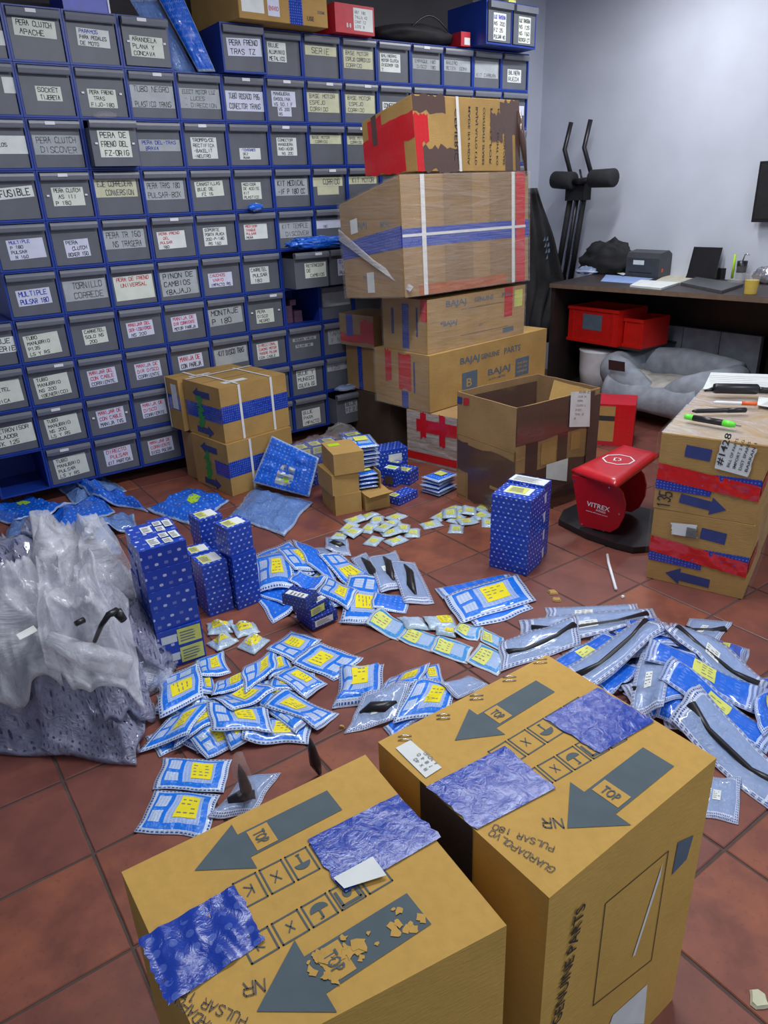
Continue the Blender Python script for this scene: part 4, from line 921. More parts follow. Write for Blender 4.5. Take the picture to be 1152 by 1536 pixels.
mb = MB(); A = R2.pix('front', *kw(575, 640), .008); f, _ = frame3(A, R2.pix('front', *kw(615, 520), .008), R2.pix('front', *kw(545, 620), .008), .0)
if _ @ (R2.P('front', .5, .5, 1) - R2.P('front', .5, .5, 0)) < 0: f, _ = frame3(A, R2.pix('front', *kw(615, 520), .008), R2.pix('front', *kw(640, 660), .008), .0)
add_print(mb, f, '#1428', 0, -.0, .022, 0, width=.12)
for i in range(4): add_print(mb, f, ['BILL OF PARTS', 'IMPORT 2 KG', 'DIST SPARES', 'BARRAN 1'][i], 0, -.025 - .02 * i, .009, 0, width=.11)
mb.build('label_print', M['ink'], R2.root, fix=False)
mb = MB(); f = R1.frame('front', 0, 0, .009)
for i in range(16): x = R1.dims('front')[0] * (.36 + .007 * i); mb.poly([f(x, .21), f(x + .0015, .21), f(x + .0015, .25), f(x, .25)])
mb.build('barcode', M['ink'], R1.root, fix=False)
for c in (R2, R4): film_shell('stretch_film', c, 'filmw', faces=('top',), nx=22, ny=22, amp=.003, off=.004)
for c in (R1, R2): film_shell('stretch_film', c, 'film', faces=('right', 'left'), nx=10, ny=10, amp=.003, off=.011)
# things on it
ZR = .612
def lie(name, label, cat, a, b, build, group=None, z=ZR, parts=None):
    A, B = at(*a, z), at(*b, z); L = np.linalg.norm(B - A); yaw = math.atan2(B[1] - A[1], B[0] - A[0]); root = empty(name, tuple((A + B) / 2), label, cat, group, yaw); build(root, L); return root
def knife(root, L):
    T = mat_of(root); 
    def tb(xs, rs, m, name, z=.012):
        mb = MB(); mb.tube([T @ Vector((x, 0, z)) for x in xs], rs, 10); mb.build(name, M[m], root, smooth=True)
    tb([-L / 2, -L / 2 + .004, -L * .33], [.008, .011, .0115], 'lime', 'end_cap'); tb([-L * .34, L * .2], [.012, .012], 'black', 'grip'); tb([L * .19, L * .3, L * .4], [.0125, .013, .009], 'lime', 'collar')
    mb = MB(); mb.box(L * .38, L * .5, -.006, .006, .009, .012, T=T); mb.build('blade', M['silver'], root)
lie('utility_knife', 'black utility knife with lime green ends on the wrapped cartons', 'knife', kw(350, 360), kw(690, 420), knife)
def pen(root, L, body='black', cap='black', r=.006):
    T = mat_of(root); mb = MB(); mb.tube([T @ Vector((x, 0, r + .001)) for x in (-L / 2, -L * .42, L * .15, L * .16)], [r * .4, r, r, r], 10); mb.build('barrel', M[body], root, smooth=True)
    mb = MB(); mb.tube([T @ Vector((x, 0, r + .001)) for x in (L * .15, L * .48, L / 2)], [r * 1.15, r * 1.15, r * .6], 10); mb.build('cap', M[cap], root, smooth=True)
lie('marker_pen', 'black marker pen lying behind the lime-ended knife', 'marker', kw(395, 325), kw(725, 318), lambda r, L: pen(r, L, r=.009))
lie('marker_pen', 'white and orange marker lying between papers and black marker', 'marker', kw(520, 268), kw(790, 278), lambda r, L: pen(r, L, 'white', 'orange', .007), z=.614)
def roller(root, L):
    T = mat_of(root); mb = MB(); mb.tube([T @ Vector((x, 0, .024)) for x in (-L / 2, -L / 2 + .01, L * .1, L * .13)], [.018, .022, .022, .015], 14); mb.build('body', M['black'], root, smooth=True)
    mb = MB(); mb.tube([T @ Vector((x, 0, .022)) for x in (L * .12, L * .2, L / 2)], [.014, .010, .009], 10); mb.build('handle', M['black'], root, smooth=True)
    mb = MB(); mb.tube([T @ Vector((-L * .62, 0, .012)), T @ Vector((-L / 2, 0, .02))], [.004, .01], 8); mb.build('nozzle', M['black'], root, smooth=True)
lie('hot_glue_tool', 'thick black hand tool lying on the papers of the wrapped cartons', 'tool', kw(520, 205), kw(960, 215), roller, z=.618)
def sheet(name, label, px, z, mat='paper', cat='paper', th=.0025, wr=True):
    P = [at(u, v, z) for u, v in px]; c = sum(P) / 4; root = empty(name, tuple(c), label, cat); mb = MB()
    mb.hexa([P[3] , P[2], P[0], P[1]] + [p + np.array([0, 0, th]) for p in (P[3], P[2], P[0], P[1])]); mb.build('sheet', M[mat], root)
    if wr:
        mb = MB(); f, n = frame3(P[3] + np.array([0, 0, th]), P[2] + np.array([0, 0, th]), P[0] + np.array([0, 0, th]), .0006)
        if n[2] < 0: f, n = frame3(P[2] + np.array([0, 0, th]), P[3] + np.array([0, 0, th]), P[1] + np.array([0, 0, th]), .0006)
        w = np.linalg.norm(P[2] - P[3]); h = np.linalg.norm(P[0] - P[3])
        for i in range(7): mb.poly([f(w * .1, h * (.12 + i * .11)), f(w * random.uniform(.6, .9), h * (.12 + i * .11)), f(w * .9, h * (.12 + i * .11) + .0025), f(w * .1, h * (.12 + i * .11) + .0025)])
        mb.build('print', M['ink_f'], root, fix=False)
    return root
sheet('paper_sheet', 'white printed sheet on the far edge of the wrapped cartons', [kw(510, 78), kw(1010, 95), kw(1000, 200), kw(462, 178)], .608)
sheet('paper_sheet', 'small white paper with a pink line on the wrapped cartons at the photo edge', [kw(800, 225), kw(960, 245), kw(940, 300), kw(790, 275)], .612)
mb = MB(); P = at(*kw(880, 450), .612); mb.tube([P, P + np.array([.03, -.02, .0])], [.012, .012], 10); props(mb.build('blue_stopper', M['tape_b'], None, smooth=True, origin=tuple(P)), 'blue plastic stopper on the wrapped cartons at the right photo edge', 'stopper')  # loose blue plastic cap
# ------------------------------------------------------------------ blue spare-part boxes
def bluebox(x, y, yaw, w, d, h, z, label, group=None, mat='bb', st=(), name='parts_box', bevel=.0015):
    c = Carton(name, x, y, yaw, w, d, h, z, label, cat='box', group=group, mat=mat, bevel=.0022)
    for si, (face, a0, a1, b0, b1, m) in enumerate(st):
        p = c.patch('sticker', face, a0, a1, b0, b1, m, .0009 + .0009 * si)
        if m == 'paper' and si + 1 < len(st) and st[si + 1][5] in ('yellow_p', 'limes') and st[si + 1][0] == face: continue
        if m in ('paper', 'yellow_p', 'yellow'):
            f = c.frame(face, a0, b0, .0014 + .0009 * si); fw, fh = c.dims(face); fw *= a1 - a0; fh *= b1 - b0; mb = MB()
            n = 4 if fh > .018 else 2
            for i in range(n): yy = fh * (.16 + i * .72 / n); mb.poly([f(fw * .1, yy), f(fw * random.uniform(.6, .92), yy), f(fw * random.uniform(.6, .9), yy + fh * .09), f(fw * .1, yy + fh * .09)])
            mb.build('sticker_print', M['ink_f'], c.root, fix=False)
    return c
def column(x, y, yaw, w, d, h, n, what, st_top=(), st_side=None, mat='bb', gap=.0012, group=None):
    hh_ = h / n
    for i in range(n):
        st = list((st_side or {}).get(i, ())) + (list(st_top) if i == n - 1 else [])
        jx, jy, ja = random.uniform(-.0035, .0035), random.uniform(-.0025, .0025), random.uniform(-1.8, 1.8)
        pos = 'top box' if i == n - 1 else ('bottom box' if i == 0 else f'{NUM[i + 1]} box up')
        bluebox(x + jx, y + jy, yaw + ja, w, d, hh_ - gap, i * hh_, f'blue spotted box, {pos} of {what}', group, mat, st)
tt = [('top', .06, .3, .12, .3, 'paper'), ('top', .34, .52, .3, .8, 'paper'), ('top', .56, .74, .15, .5, 'paper'), ('top', .56, .74, .55, .9, 'paper'), ('top', .78, .96, .3, .9, 'paper')]
tt = [('top', .28, .50, .2, .72, 'paper'), ('top', .58, .76, .12, .48, 'paper'), ('top', .58, .76, .56, .9, 'paper'), ('top', .79, .96, .3, .85, 'paper')]
sd = {i: [('front', .08, .42, .32, .72, 'paper'), ('front', .44, .96, .12, .92, 'yellow_p')] for i in (0, 1)}
column(-.322, -1.877, -4, .150, .105, .447, 6, 'the tall front column beside the plastic heap', tt, sd)
column(-.316, -1.765, -4, .150, .105, .447, 6, 'the tall second column beside the plastic heap', tt)
column(-.21, -1.655, -4, .075, .07, .42, 5, 'the narrow column behind the tall blue columns')
yt = [('top', .12, .88, .14, .82, 'paper'), ('top', .14, .5, .2, .78, 'yellow_p')]
column(.047, -1.673, 5, .101, .094, .341, 3, 'the rightmost column of the square blue boxes', yt, mat='bbs')
column(-.060, -1.651, -2, .098, .110, .215, 2, 'the short front column of the square blue boxes', yt, mat='bbs')
column(-.058, -1.535, -2, .090, .085, .215, 2, 'the low column behind the short one', yt, mat='bbs')
column(.030, -1.436, 2.5, .10, .10, .301, 3, 'the rear column of the square blue boxes', yt, mat='bbs')
column(1.027, -2.019, -68.9, .167, .148, .327, 4, 'the front column beside the red bench', [('top', .18, .82, .3, .82, 'paper'), ('top', .24, .7, .36, .8, 'yellow_p')], mat='bbs')
column(1.170, -1.962, -68.9, .160, .084, .335, 4, 'the worn rear column beside the red bench', [('top', .02, .98, .1, .9, 'paper')], mat='bbw')
# small tan boxes
def tan(x, y, yaw, w, d, h, z, lab, st=()): c = Carton('small_carton', x, y, yaw, w, d, h, z, lab, cat='box', mat='card', bevel=.003); [c.patch('sticker', *s) for s in st]; c.seam(.5, 'front', 'x') if False else None; return c
tan(.813, -1.152, -12, .138, .20, .104, 0, 'small tan carton, bottom of the three stacked by the blue bags')
tan(.806, -1.148, -10, .140, .20, .104, .105, 'small tan carton, middle of the three stacked by the blue bags')
tan(.818, -1.156, -15, .152, .21, .106, .21, 'small tan carton with a lime sticker, top of the three stacked by the blue bags', [('top', .12, .5, .62, .8, 'limes')])
tb = tan(.958, -1.198, -12, .132, .15, .088, 0, 'small open tan carton with a raised flap, right of the three stacked ones')
mb = MB(); mb.poly([tb.P('front', 0, 1, 0), tb.P('front', 1, 1.02, .0), tb.P('front', 1.03, 1.12, .05), tb.P('front', .02, 1.05, .06)]); mb.build('flap', M['card'], tb.root, fix=False)
t2 = Carton('small_carton', .948, -1.15, -14, .125, .12, .09, .0885, 'small tan carton holding black bags, upper one behind the raised flap', cat='box', nobody=True)
for fc in ('left', 'right', 'back'): wallslab(t2, fc, 'side_panel', 'card', t=.004, wob=.004, n=4)
# ------------------------------------------------------------------ draped flat things
GX0, GY0, GR = -2.4, -4.0, .006
HM = np.zeros((980, 700))
def hidx(x, y): return int((x - GX0) / GR), int((y - GY0) / GR)
def hget(x, y):
    i, j = hidx(x, y)
    if 1 <= i < HM.shape[0] - 1 and 1 <= j < HM.shape[1] - 1: return HM[i - 1:i + 2, j - 1:j + 2].max()
    return 0.
def hraise(quad, z):
    Q = np.array([p[:2] for p in quad]); lo, hi = Q.min(0), Q.max(0); i0, j0 = hidx(*lo); i1, j1 = hidx(*hi)
    for i in range(max(i0, 0), min(i1 + 1, HM.shape[0])):
        for j in range(max(j0, 0), min(j1 + 1, HM.shape[1])):
            x, y = GX0 + i * GR, GY0 + j * GR; ok = True
            for a, b in zip(Q, np.roll(Q, -1, 0)):
                if (b[0] - a[0]) * (y - a[1]) - (b[1] - a[1]) * (x - a[0]) < -1e-9: ok = False; break
            if ok: HM[i, j] = max(HM[i, j], z)
def drape(name, p00, p10, p01, label, cat='packet', group=None, mat='pkt', th=.006, stiff=14, nu=14, nv=10, crk=.0018, sticker=None, content=None, puff=1., seed=0, lift=.0012, stmat='yellow', nohm=False, crf=1., ridge=0, seal=.22):
    rnd = random.Random(seed * 77 + 5); p00, p10, p01 = [np.array(p[:2], float) for p in (p00, p10, p01)]
    U, V = p10 - p00, p01 - p00
    if U[0] * V[1] - U[1] * V[0] < 0: p00, V = p01, -V
    lu, lv = np.linalg.norm(U), np.linalg.norm(V)
    G = np.zeros((nu + 1, nv + 1, 2)); h = np.zeros((nu + 1, nv + 1))
    for i in range(nu + 1):
        for j in range(nv + 1):
            a, b = i / nu, j / nv
            e = Vector((a * 2.3 + seed, b * 2.3, seed * .37))
            G[i, j] = p00 + U * a + V * b + np.array([noise.noise(e), noise.noise(e + Vector((9, 9, 9)))]) * .07 * min(lu, lv)
            h[i, j] = hget(*G[i, j]) + lift
    hh0 = h.copy()
    for _ in range(stiff):
        p = np.pad(h, 1, 'reflect', reflect_type='odd') if False else np.pad(h, 1, 'edge')
        av = (p[:-2, 1:-1] + p[2:, 1:-1] + p[1:-1, :-2] + p[1:-1, 2:]) / 4; h = np.maximum(hh0, av)
    top = np.zeros_like(h)
    for i in range(nu + 1):
        for j in range(nv + 1):
            a, b = i / nu, j / nv; ed = min(a, 1 - a) * lu, min(b, 1 - b) * lv; e = min(ed); s = min(1, e / (seal * min(lu, lv))) ; s = s * s * (3 - 2 * s)
            c = noise.noise(Vector((a * lu * 55 * crf, b * lv * 55 * crf, seed * 3.1))) * .5 + .5
            rg = (1 - abs(noise.noise(Vector((a * lu * 9 + b * lv * 3, b * lv * 11, seed * 2.3)))) * 2.2) if ridge else 0; rg = max(0, rg) ** 3 * ridge
            c2 = abs(noise.noise(Vector((a * lu * 24 * crf, b * lv * 24 * crf, seed * 1.7 + 4))))
            top[i, j] = h[i, j] + .0008 + th * puff * s + (crk * (c + c2 * 1.6) + rg) * (.35 + .65 * s)
    cx, cy = (p00 + U / 2 + V / 2); zb = float(h.min()); root_needed = sticker or content
    root = empty(name, (cx, cy, zb), label, cat, group, math.atan2(U[1], U[0])) if root_needed else None
    mb = MB(); vt = [(*G[i, j], top[i, j]) for i in range(nu + 1) for j in range(nv + 1)]; vb = [(*G[i, j], h[i, j]) for i in range(nu + 1) for j in range(nv + 1)]
    uv = [(i / nu, j / nv) for i in range(nu + 1) for j in range(nv + 1)]; N = len(vt); q = nv + 1; F = []
    for i in range(nu):
        for j in range(nv): k0 = i * q + j; F.append((k0, k0 + q, k0 + q + 1, k0 + 1)); F.append((N + k0, N + k0 + 1, N + k0 + q + 1, N + k0 + q))
    for i in range(nu):
        for k0, k1 in ((i * q, (i + 1) * q), ((i + 1) * q + nv, i * q + nv)): F.append((k0, N + k0, N + k1, k1))
    for j in range(nv):
        for k0, k1 in ((j + 1, j), (nu * q + j, nu * q + j + 1)): F.append((k0, N + k0, N + k1, k1))
    mb.mesh(vt + vb, F, 0, uv + uv)
    body = mb.build('bag' if root else name, M[mat], root, smooth=True, fix=False, origin=None if root else (cx, cy, zb))
    if not root: props(body, label, cat, group)
    def surf(a, b, o=.0012):
        x, y = a * nu, b * nv; i, j = min(int(x), nu - 1), min(int(y), nv - 1); fx, fy = x - i, y - j
        g = G[i, j] * (1 - fx) * (1 - fy) + G[i + 1, j] * fx * (1 - fy) + G[i, j + 1] * (1 - fx) * fy + G[i + 1, j + 1] * fx * fy
        t = top[i, j] * (1 - fx) * (1 - fy) + top[i + 1, j] * fx * (1 - fy) + top[i, j + 1] * (1 - fx) * fy + top[i + 1, j + 1] * fx * fy
        return np.array([*g, t + o])
    if sticker:
        a0, a1, b0, b1 = sticker; n = 6; V_ = [surf(a0 + (a1 - a0) * i / n, b0 + (b1 - b0) * j / n) for i in range(n + 1) for j in range(n + 1)]
        F_ = [(i * 7 + j, (i + 1) * 7 + j, (i + 1) * 7 + j + 1, i * 7 + j + 1) for i in range(n) for j in range(n)]
        mb = MB(); mb.mesh(V_, F_, 0)
        for r in range(4):
            b = b0 + (b1 - b0) * (.18 + r * .2)
            for s_ in range(3):
                if rnd.random() < .8: aa = a0 + (a1 - a0) * (.1 + s_ * .28); ab = aa + (a1 - a0) * rnd.uniform(.12, .24); db = (b1 - b0) * .045; mb.poly([surf(aa, b, .0019), surf(ab, b, .0019), surf(ab, b + db, .0019), surf(aa, b + db, .0019)], 1)
        mb.build('sticker', [M[stmat], M['ink_f'] if stmat != 'paper' else M['ink']], root, smooth=False, fix=False)
    if content:
        nm, pts, rad = content; mb = MB(); m_ = [tuple(surf(a, b, -.0035)) for a, b in pts]; mb.tube(m_, rad, 8); mb.build(nm, M['black'], root, smooth=True)
    if not nohm:
        ss = 5
        for i in range(nu * ss):
            for j in range(nv * ss):
                p = surf((i + .5) / (nu * ss), (j + .5) / (nv * ss), 0); a, b = hidx(p[0], p[1])
                if 0 <= a < HM.shape[0] and 0 <= b < HM.shape[1]: HM[a, b] = max(HM[a, b], p[2])
    return root or body
def A2(px, z=.012): return at(px[0], px[1], z)
PK = []
def pk(pile, pts, cv, kind, z=.012): PK.append((pile, [cv(*p) for p in pts], kind, z))
ca = lambda u, v: (u / 3.6 + 200, v / 3.6 + 930)
cb = lambda u, v: (u / 4.114 + 370, v / 4.114 + 800)
cc3 = lambda u, v: (u / 3.84 + 500, v / 3.84 + 900)
cd = lambda u, v: (u / 3.097 + 780, v / 3.097 + 890)
ce = lambda u, v: (u / 4.114 + 480, v / 4.114 + 740)
cf = lambda u, v: (u / 4.43, v / 4.43 + 700)
cg = lambda u, v: (u / 4.43 + 220, v / 4.43 + 520)
ch = lambda u, v: (u / 2.25 + 640, v / 2.25 + 860)
P1 = 'in the pile below the blue columns'
pk(P1, [(30, 1110), (370, 1150), (130, 905)], ca, 'sq'); pk(P1, [(125, 895), (470, 910), (180, 735)], ca, 'sq')
for p, z in [([(400, 735), (590, 650), (320, 665)], .012), ([(530, 700), (620, 655), (480, 620)], .012), ([(610, 660), (930, 645), (640, 540)], .014), ([(235, 690), (440, 610), (300, 540)], .014),
          ([(870, 605), (930, 545), (680, 450)], .02), ([(300, 520), (430, 500), (330, 440)], .02), ([(50, 680), (300, 650), (190, 520)], .02), ([(370, 410), (440, 380), (350, 300)], .02), ([(370, 300), (510, 250), (340, 190)], .025),
          ([(340, 210), (370, 420), (140, 290)], .03), ([(440, 620), (740, 595), (420, 490)], .03), ([(730, 300), (850, 240), (700, 190)], .03), ([(545, 505), (760, 370), (410, 425)], .035), ([(430, 390), (600, 330), (450, 290)], .04),
          ([(600, 360), (770, 240), (590, 220)], .045), ([(930, 390), (1030, 310), (770, 310)], .03), ([(1085, 460), (825, 370), (985, 555)], .035), ([(880, 205), (1000, 90), (730, 150)], .02)]:
    pk(P1, p, ca, 'sq', z)
PK.append((P1, [(539.5, 983.6), (479.5, 963.6), (501.5, 1015.5)], 'sq', .012))
P2 = 'in the middle pile'
for p, z, kd in [([(165, 520), (330, 440), (70, 380)], .012, 'pl'), ([(230, 435), (330, 350), (70, 370)], .015, 'pl'), ([(400, 150), (520, 150), (380, 85)], .012, 'clr'), ([(500, 110), (630, 120), (490, 20)], .012, 'clrb'), ([(150, 330), (380, 230), (60, 120)], .025, 'sq'),
               ([(80, 340), (290, 330), (60, 140)], .03, 'sq'), ([(300, 230), (470, 210), (200, 110)], .03, 'sq'), ([(380, 200), (540, 280), (300, 50)], .03, 'pl'), ([(660, 150), (800, 340), (740, 120)], .014, 'clrb'),
               ([(460, 150), (640, 290), (575, 105)], .035, 'sq'), ([(580, 520), (770, 540), (620, 440)], .02, 'pl'), ([(640, 260), (600, 500), (820, 270)], .03, 'sq'), ([(450, 340), (620, 430), (500, 250)], .045, 'sq'), ([(270, 300), (420, 330), (330, 230)], .04, 'pl'),
               ([(785, 465), (970, 470), (800, 378)], .01, 'pl'), ([(765, 160), (830, 350), (915, 110)], .014, 'clrb'), ([(890, 190), (975, 405), (1035, 180)], .016, 'clrb')]:
    pk(P2, p, cb, kd, z)
P7 = 'in the group between the front cartons'
for p, z, kd in [([(340, 770), (560, 650), (300, 720)], .01, 'pl'), ([(500, 510), (630, 470), (480, 390)], .015, 'sq'), ([(10, 590), (260, 560), (50, 385)], .02, 'puff'), ([(265, 555), (490, 490), (330, 415)], .03, 'sq'), ([(80, 740), (350, 690), (180, 580)], .014, 'clrb'), ([(370, 690), (640, 620), (470, 500)], .03, 'sq'), ([(720, 550), (880, 470), (620, 500)], .015, 'clr')]:
    pk(P7, p, cc3, kd, z)
P4 = 'in the row of joined white sachets'
for p, kd in [([(190, 140), (370, 215), (270, 60)], 'st'), ([(375, 215), (560, 285), (440, 140)], 'st'), ([(565, 285), (760, 350), (610, 195)], 'st'), ([(775, 340), (950, 420), (850, 240)], 'st'), ([(430, 165), (560, 160), (375, 95)], 'wc'), ([(560, 165), (720, 150), (520, 90)], 'wcy'), ([(590, 200), (700, 205), (600, 160)], 'wcy'), ([(700, 195), (830, 220), (730, 120)], 'st'), ([(850, 225), (970, 285), (860, 150)], 'st')]:
    pk(P4, p, cc3, kd)
P5 = 'in the flat group left of the crumbs'
for p, z in [([(165, 175), (360, 110), (60, 70)], .01), ([(60, 80), (300, 30), (35, 45)], .012), ([(115, 160), (365, 80), (65, 75)], .02)]: pk(P5, p, ch, 'sq' if z == .02 else 'pl', z)
P6 = 'in the pile at the right'
for p, z, kd in [([(640, 590), (800, 680), (680, 530)], .012, 'lb'), ([(650, 560), (770, 540), (660, 450)], .02, 'lb'), ([(420, 450), (560, 400), (340, 390)], .02, 'lb'), ([(1080, 480), (1200, 460), (1060, 400)], .012, 'lb'), ([(960, 320), (1045, 325), (980, 250)], .012, 'lc'), ([(740, 200), (910, 215), (800, 115)], .012, 'lcb'),
               ([(160, 120), (530, 105), (155, 60)], .012, 'lc'), ([(60, 210), (600, 165), (55, 120)], .014, 'lcb'), ([(-60, 330), (250, 230), (-60, 220)], .014, 'lcb'), ([(520, 230), (650, 220), (500, 150)], .03, 'lb'), ([(850, 290), (1010, 350), (880, 200)], .02, 'lbs'), ([(640, 270), (860, 310), (650, 195)], .03, 'lc'), ([(350, 400), (640, 270), (330, 330)], .035, 'lb'),
               ([(230, 345), (470, 230), (150, 275)], .045, 'lbs'), ([(320, 395), (640, 240), (230, 305)], .055, 'lcb'), ([(700, 270), (1080, 480), (750, 195)], .04, 'lcb'), ([(520, 550), (650, 560), (560, 360)], .03, 'lc'), ([(610, 370), (1070, 500), (640, 300)], .05, 'lbs'), ([(680, 460), (1120, 670), (730, 385)], .055, 'lbs'), ([(1130, 660), (1240, 560), (1090, 520)], .02, 'lbs'), ([(745, 600), (1160, 915), (850, 515)], .05, 'lcb'), ([(850, 1010), (1000, 1040), (870, 850)], .01, 'lc')]:
    pk(P6, p, cd, kd, z)
GROW = {P1: 1.12, P2: 1.18, P6: 1.2, P7: 1.12, P5: 1.06, P4: 1.08}
def filler(pile, px, n, kinds, size, z, seed):
    rnd = random.Random(seed); out = []
    poly = [at(*q, .01)[:2] for q in px]; c = sum(poly) / len(poly)
    for i in range(n):
        k0 = rnd.randrange(len(poly)); t = rnd.random(); e = poly[k0] * (1 - t) + poly[(k0 + 1) % len(poly)] * t; q = c + (e - c) * (rnd.random() ** .6) * .86
        a = rnd.uniform(0, 2 * PI); kd = rnd.choice(kinds); w, h = size[kd]; U = np.array([math.cos(a), math.sin(a)]) * w; V = np.array([-math.sin(a), math.cos(a)]) * h; p0 = q - U / 2 - V / 2
        out.append((pile, [proj((*p, z)) for p in (p0, p0 + U, p0 + V)], kd, z))
    return out
SZ = dict(sq=(.14, .11), pl=(.14, .10), lb=(.24, .08), lbs=(.24, .08), lc=(.24, .08), lcb=(.26, .085), clr=(.14, .1))
F1 = filler(P1, [ca(*q) for q in ((180, 330), (120, 640), (420, 690), (900, 620), (1020, 320), (800, 200))], 13, ['sq', 'sq', 'sq', 'pl'], SZ, .015, 5)
F2 = filler(P2, [cb(*q) for q in ((80, 130), (100, 440), (560, 560), (780, 480), (760, 200), (400, 90))], 12, ['sq', 'pl', 'sq', 'clr'], SZ, .015, 6)
F6 = filler(P6, [cd(*q) for q in ((300, 200), (460, 460), (700, 640), (1050, 720), (1140, 420), (900, 240), (600, 150))], 24, ['lb', 'lc', 'lbs', 'lcb', 'lb'], SZ, .02, 7)
F7 = filler(P7, [cc3(*q) for q in ((320, 480), (350, 740), (600, 620), (620, 450))], 4, ['sq', 'clr'], SZ, .015, 8)
PK = [(pl, ([tuple(np.array(q) + (np.array(q) - (np.array(pts[1]) + np.array(pts[2])) / 2) * (GROW.get(pl, 1) - 1)) for q in pts]), kd, z) for pl, pts, kd, z in PK]
PK = F1 + F2 + F6 + F7 + PK
ordn = lambda k: NUM[k] if k < len(NUM) else str(k)
KN = dict(sq='blue packet with yellow sticker', pl='plain blue packet', clr='clear blue packet', clrb='clear packet with black part', puff='puffy blue packet, yellow sticker', st='white sachet with blue print', wc='crumpled white sachet', wcy='clear sachet with yellow paper',
          lb='plain blue long packet', lbs='long blue packet with yellow sticker', lc='long clear packet', lcb='long clear packet with black lever')
from collections import defaultdict
grp = defaultdict(list)
for i, (pile, pts, kd, z) in enumerate(PK): grp[(pile, kd)].append(((pts[1][0] + pts[2][0]) / 2, i))
RANK = {}
for key, L in grp.items():
    L.sort(); n = len(L)
    for r, (_, i) in enumerate(L): RANK[i] = ('the only one' if n == 1 else 'leftmost' if r == 0 else 'rightmost' if r == n - 1 else f'{ordn(r + 1)} from left')
# boxes already standing raise the height map a little so that packets lean on them
#hraise([(P[0], P[1]), (P[0] + .1, P[1] + .05), (P[0] + .05, P[1] + .14), (P[0] - .05, P[1] + .09)], .0)
for i, (pile, pts, kd, z) in enumerate(PK):
    a, b, c = [A2(p, z) for p in pts]; lab = f'{KN[kd]}, {RANK[i]} {pile}'; kw_ = dict(label=lab, seed=i, group='packets ' + pile)
    s = random.Random(i).uniform(-.03, .03)
    lev = ('lever', [(.08, .5), (.3, .40), (.7, .45), (.93, .62)], [.015, .009, .009, .014])
    if kd == 'sq': drape('parts_packet', a, b, c, mat='pkt', th=.007, sticker=(.46 + s, .76 + s, .31, .78), **kw_)
    elif kd == 'pl': drape('parts_packet', a, b, c, mat='pkt2', th=.006, **kw_)
    elif kd == 'puff': drape('parts_packet', a, b, c, mat='pkt', th=.03, sticker=(.32, .7, .34, .84), **kw_)
    elif kd in ('clr', 'lc'): drape('clear_packet', a, b, c, mat='clr', th=.008, sticker=(.3, .5, .35, .6) if kd == 'lc' else None, stmat='paper', **kw_)
    elif kd in ('clrb', 'lcb'): drape('clear_packet', a, b, c, mat='clr', th=.010, content=lev if kd == 'lcb' else ('dark_part', [(.15, .5), (.35, .55), (.65, .45), (.85, .5)], [.006, .018, .02, .006]), sticker=(.42, .56, .3, .62) if i % 2 else None, stmat='paper', **kw_)
    elif kd == 'st': drape('sachet', a, b, c, mat='strip', th=.003, sticker=(.1, .5, .15, .8), stmat='yellow_p', **kw_)
    elif kd == 'wc': drape('sachet', a, b, c, mat='sach', th=.012, **kw_)
    elif kd == 'wcy': drape('sachet', a, b, c, mat='sach', th=.012, sticker=(.45, .9, .3, .8), stmat='yellow', **kw_)
    elif kd == 'lb': drape('long_packet', a, b, c, mat='pktl', th=.008, **kw_)
    elif kd == 'lbs': drape('long_packet', a, b, c, mat='pktl', th=.010, sticker=(.42, .62, .2, .8), stmat='yellow_p', **kw_)
# three small boxes in the middle of the floor
e_ = [('right', .2, .9, .3, .8, 'paper')]
P = at(469.7, 949.5); Q = at(509.8, 931.3); yw = math.degrees(math.atan2(Q[1] - P[1], Q[0] - P[0]))
ZB3 = max(hget(P[0] + dx, P[1] + dy) for dx in (0, .03, .06, .09) for dy in (0, .03, .06, .09)) * .6
bluebox(P[0], P[1], yw, .112, .105, .042, ZB3, 'dark blue box with a white side label, bottom of the little pile on the packets', None, 'bbd', [('front', .1, .8, .2, .8, 'paper')])
bluebox(P[0] - .004, P[1] + .012, yw + 8, .10, .09, .042, ZB3 + .0425, 'dark blue box with a yellow side sticker, middle of the little pile on the packets', None, 'bbd', [('front', .1, .75, .15, .85, 'yellow_p'), ('top', .5, .95, .1, .4, 'paper')])
bluebox(P[0] - .012, P[1] + .01, yw + 22, .07, .105, .042, ZB3 + .085, 'dark blue box with a white lid strip, top of the little pile on the packets', None, 'bbd', [('top', .1, .5, .1, .9, 'paper')])
# small sachets
def scatter(cs, pile, size=(.098, .07)):
    L = sorted(range(len(cs)), key=lambda i: cs[i][0]); rk = {i: r for r, i in enumerate(L)}
    for i, (u, v) in enumerate(cs):
        p = at(*ce(u, v), .01)[:2]; a = random.Random(i + len(cs)).uniform(-.5, .9); U = np.array([math.cos(a), math.sin(a)]) * size[0]; V = np.array([-math.sin(a), math.cos(a)]) * size[1]
        p0 = p - U / 2 - V / 2; r = rk[i]; w = 'leftmost' if r == 0 else 'rightmost' if r == len(cs) - 1 else f'{ordn(r + 1)} from left'
        drape('sachet', p0, p0 + U, p0 + V, f'small white sachet with yellow sticker, {w} {pile}', group='sachets ' + pile, mat='sach', th=.007, nu=8, nv=6, sticker=(.2, .62, .2, .75), stmat='yellow_p', seed=200 + i + len(cs))
scatter([(350, 155), (300, 135), (470, 140), (215, 160), (180, 205), (120, 265), (440, 185), (570, 235), (510, 215), (330, 285), (470, 285), (300, 210), (205, 240), (440, 240), (400, 215)], 'in the heap before the tan cartons')
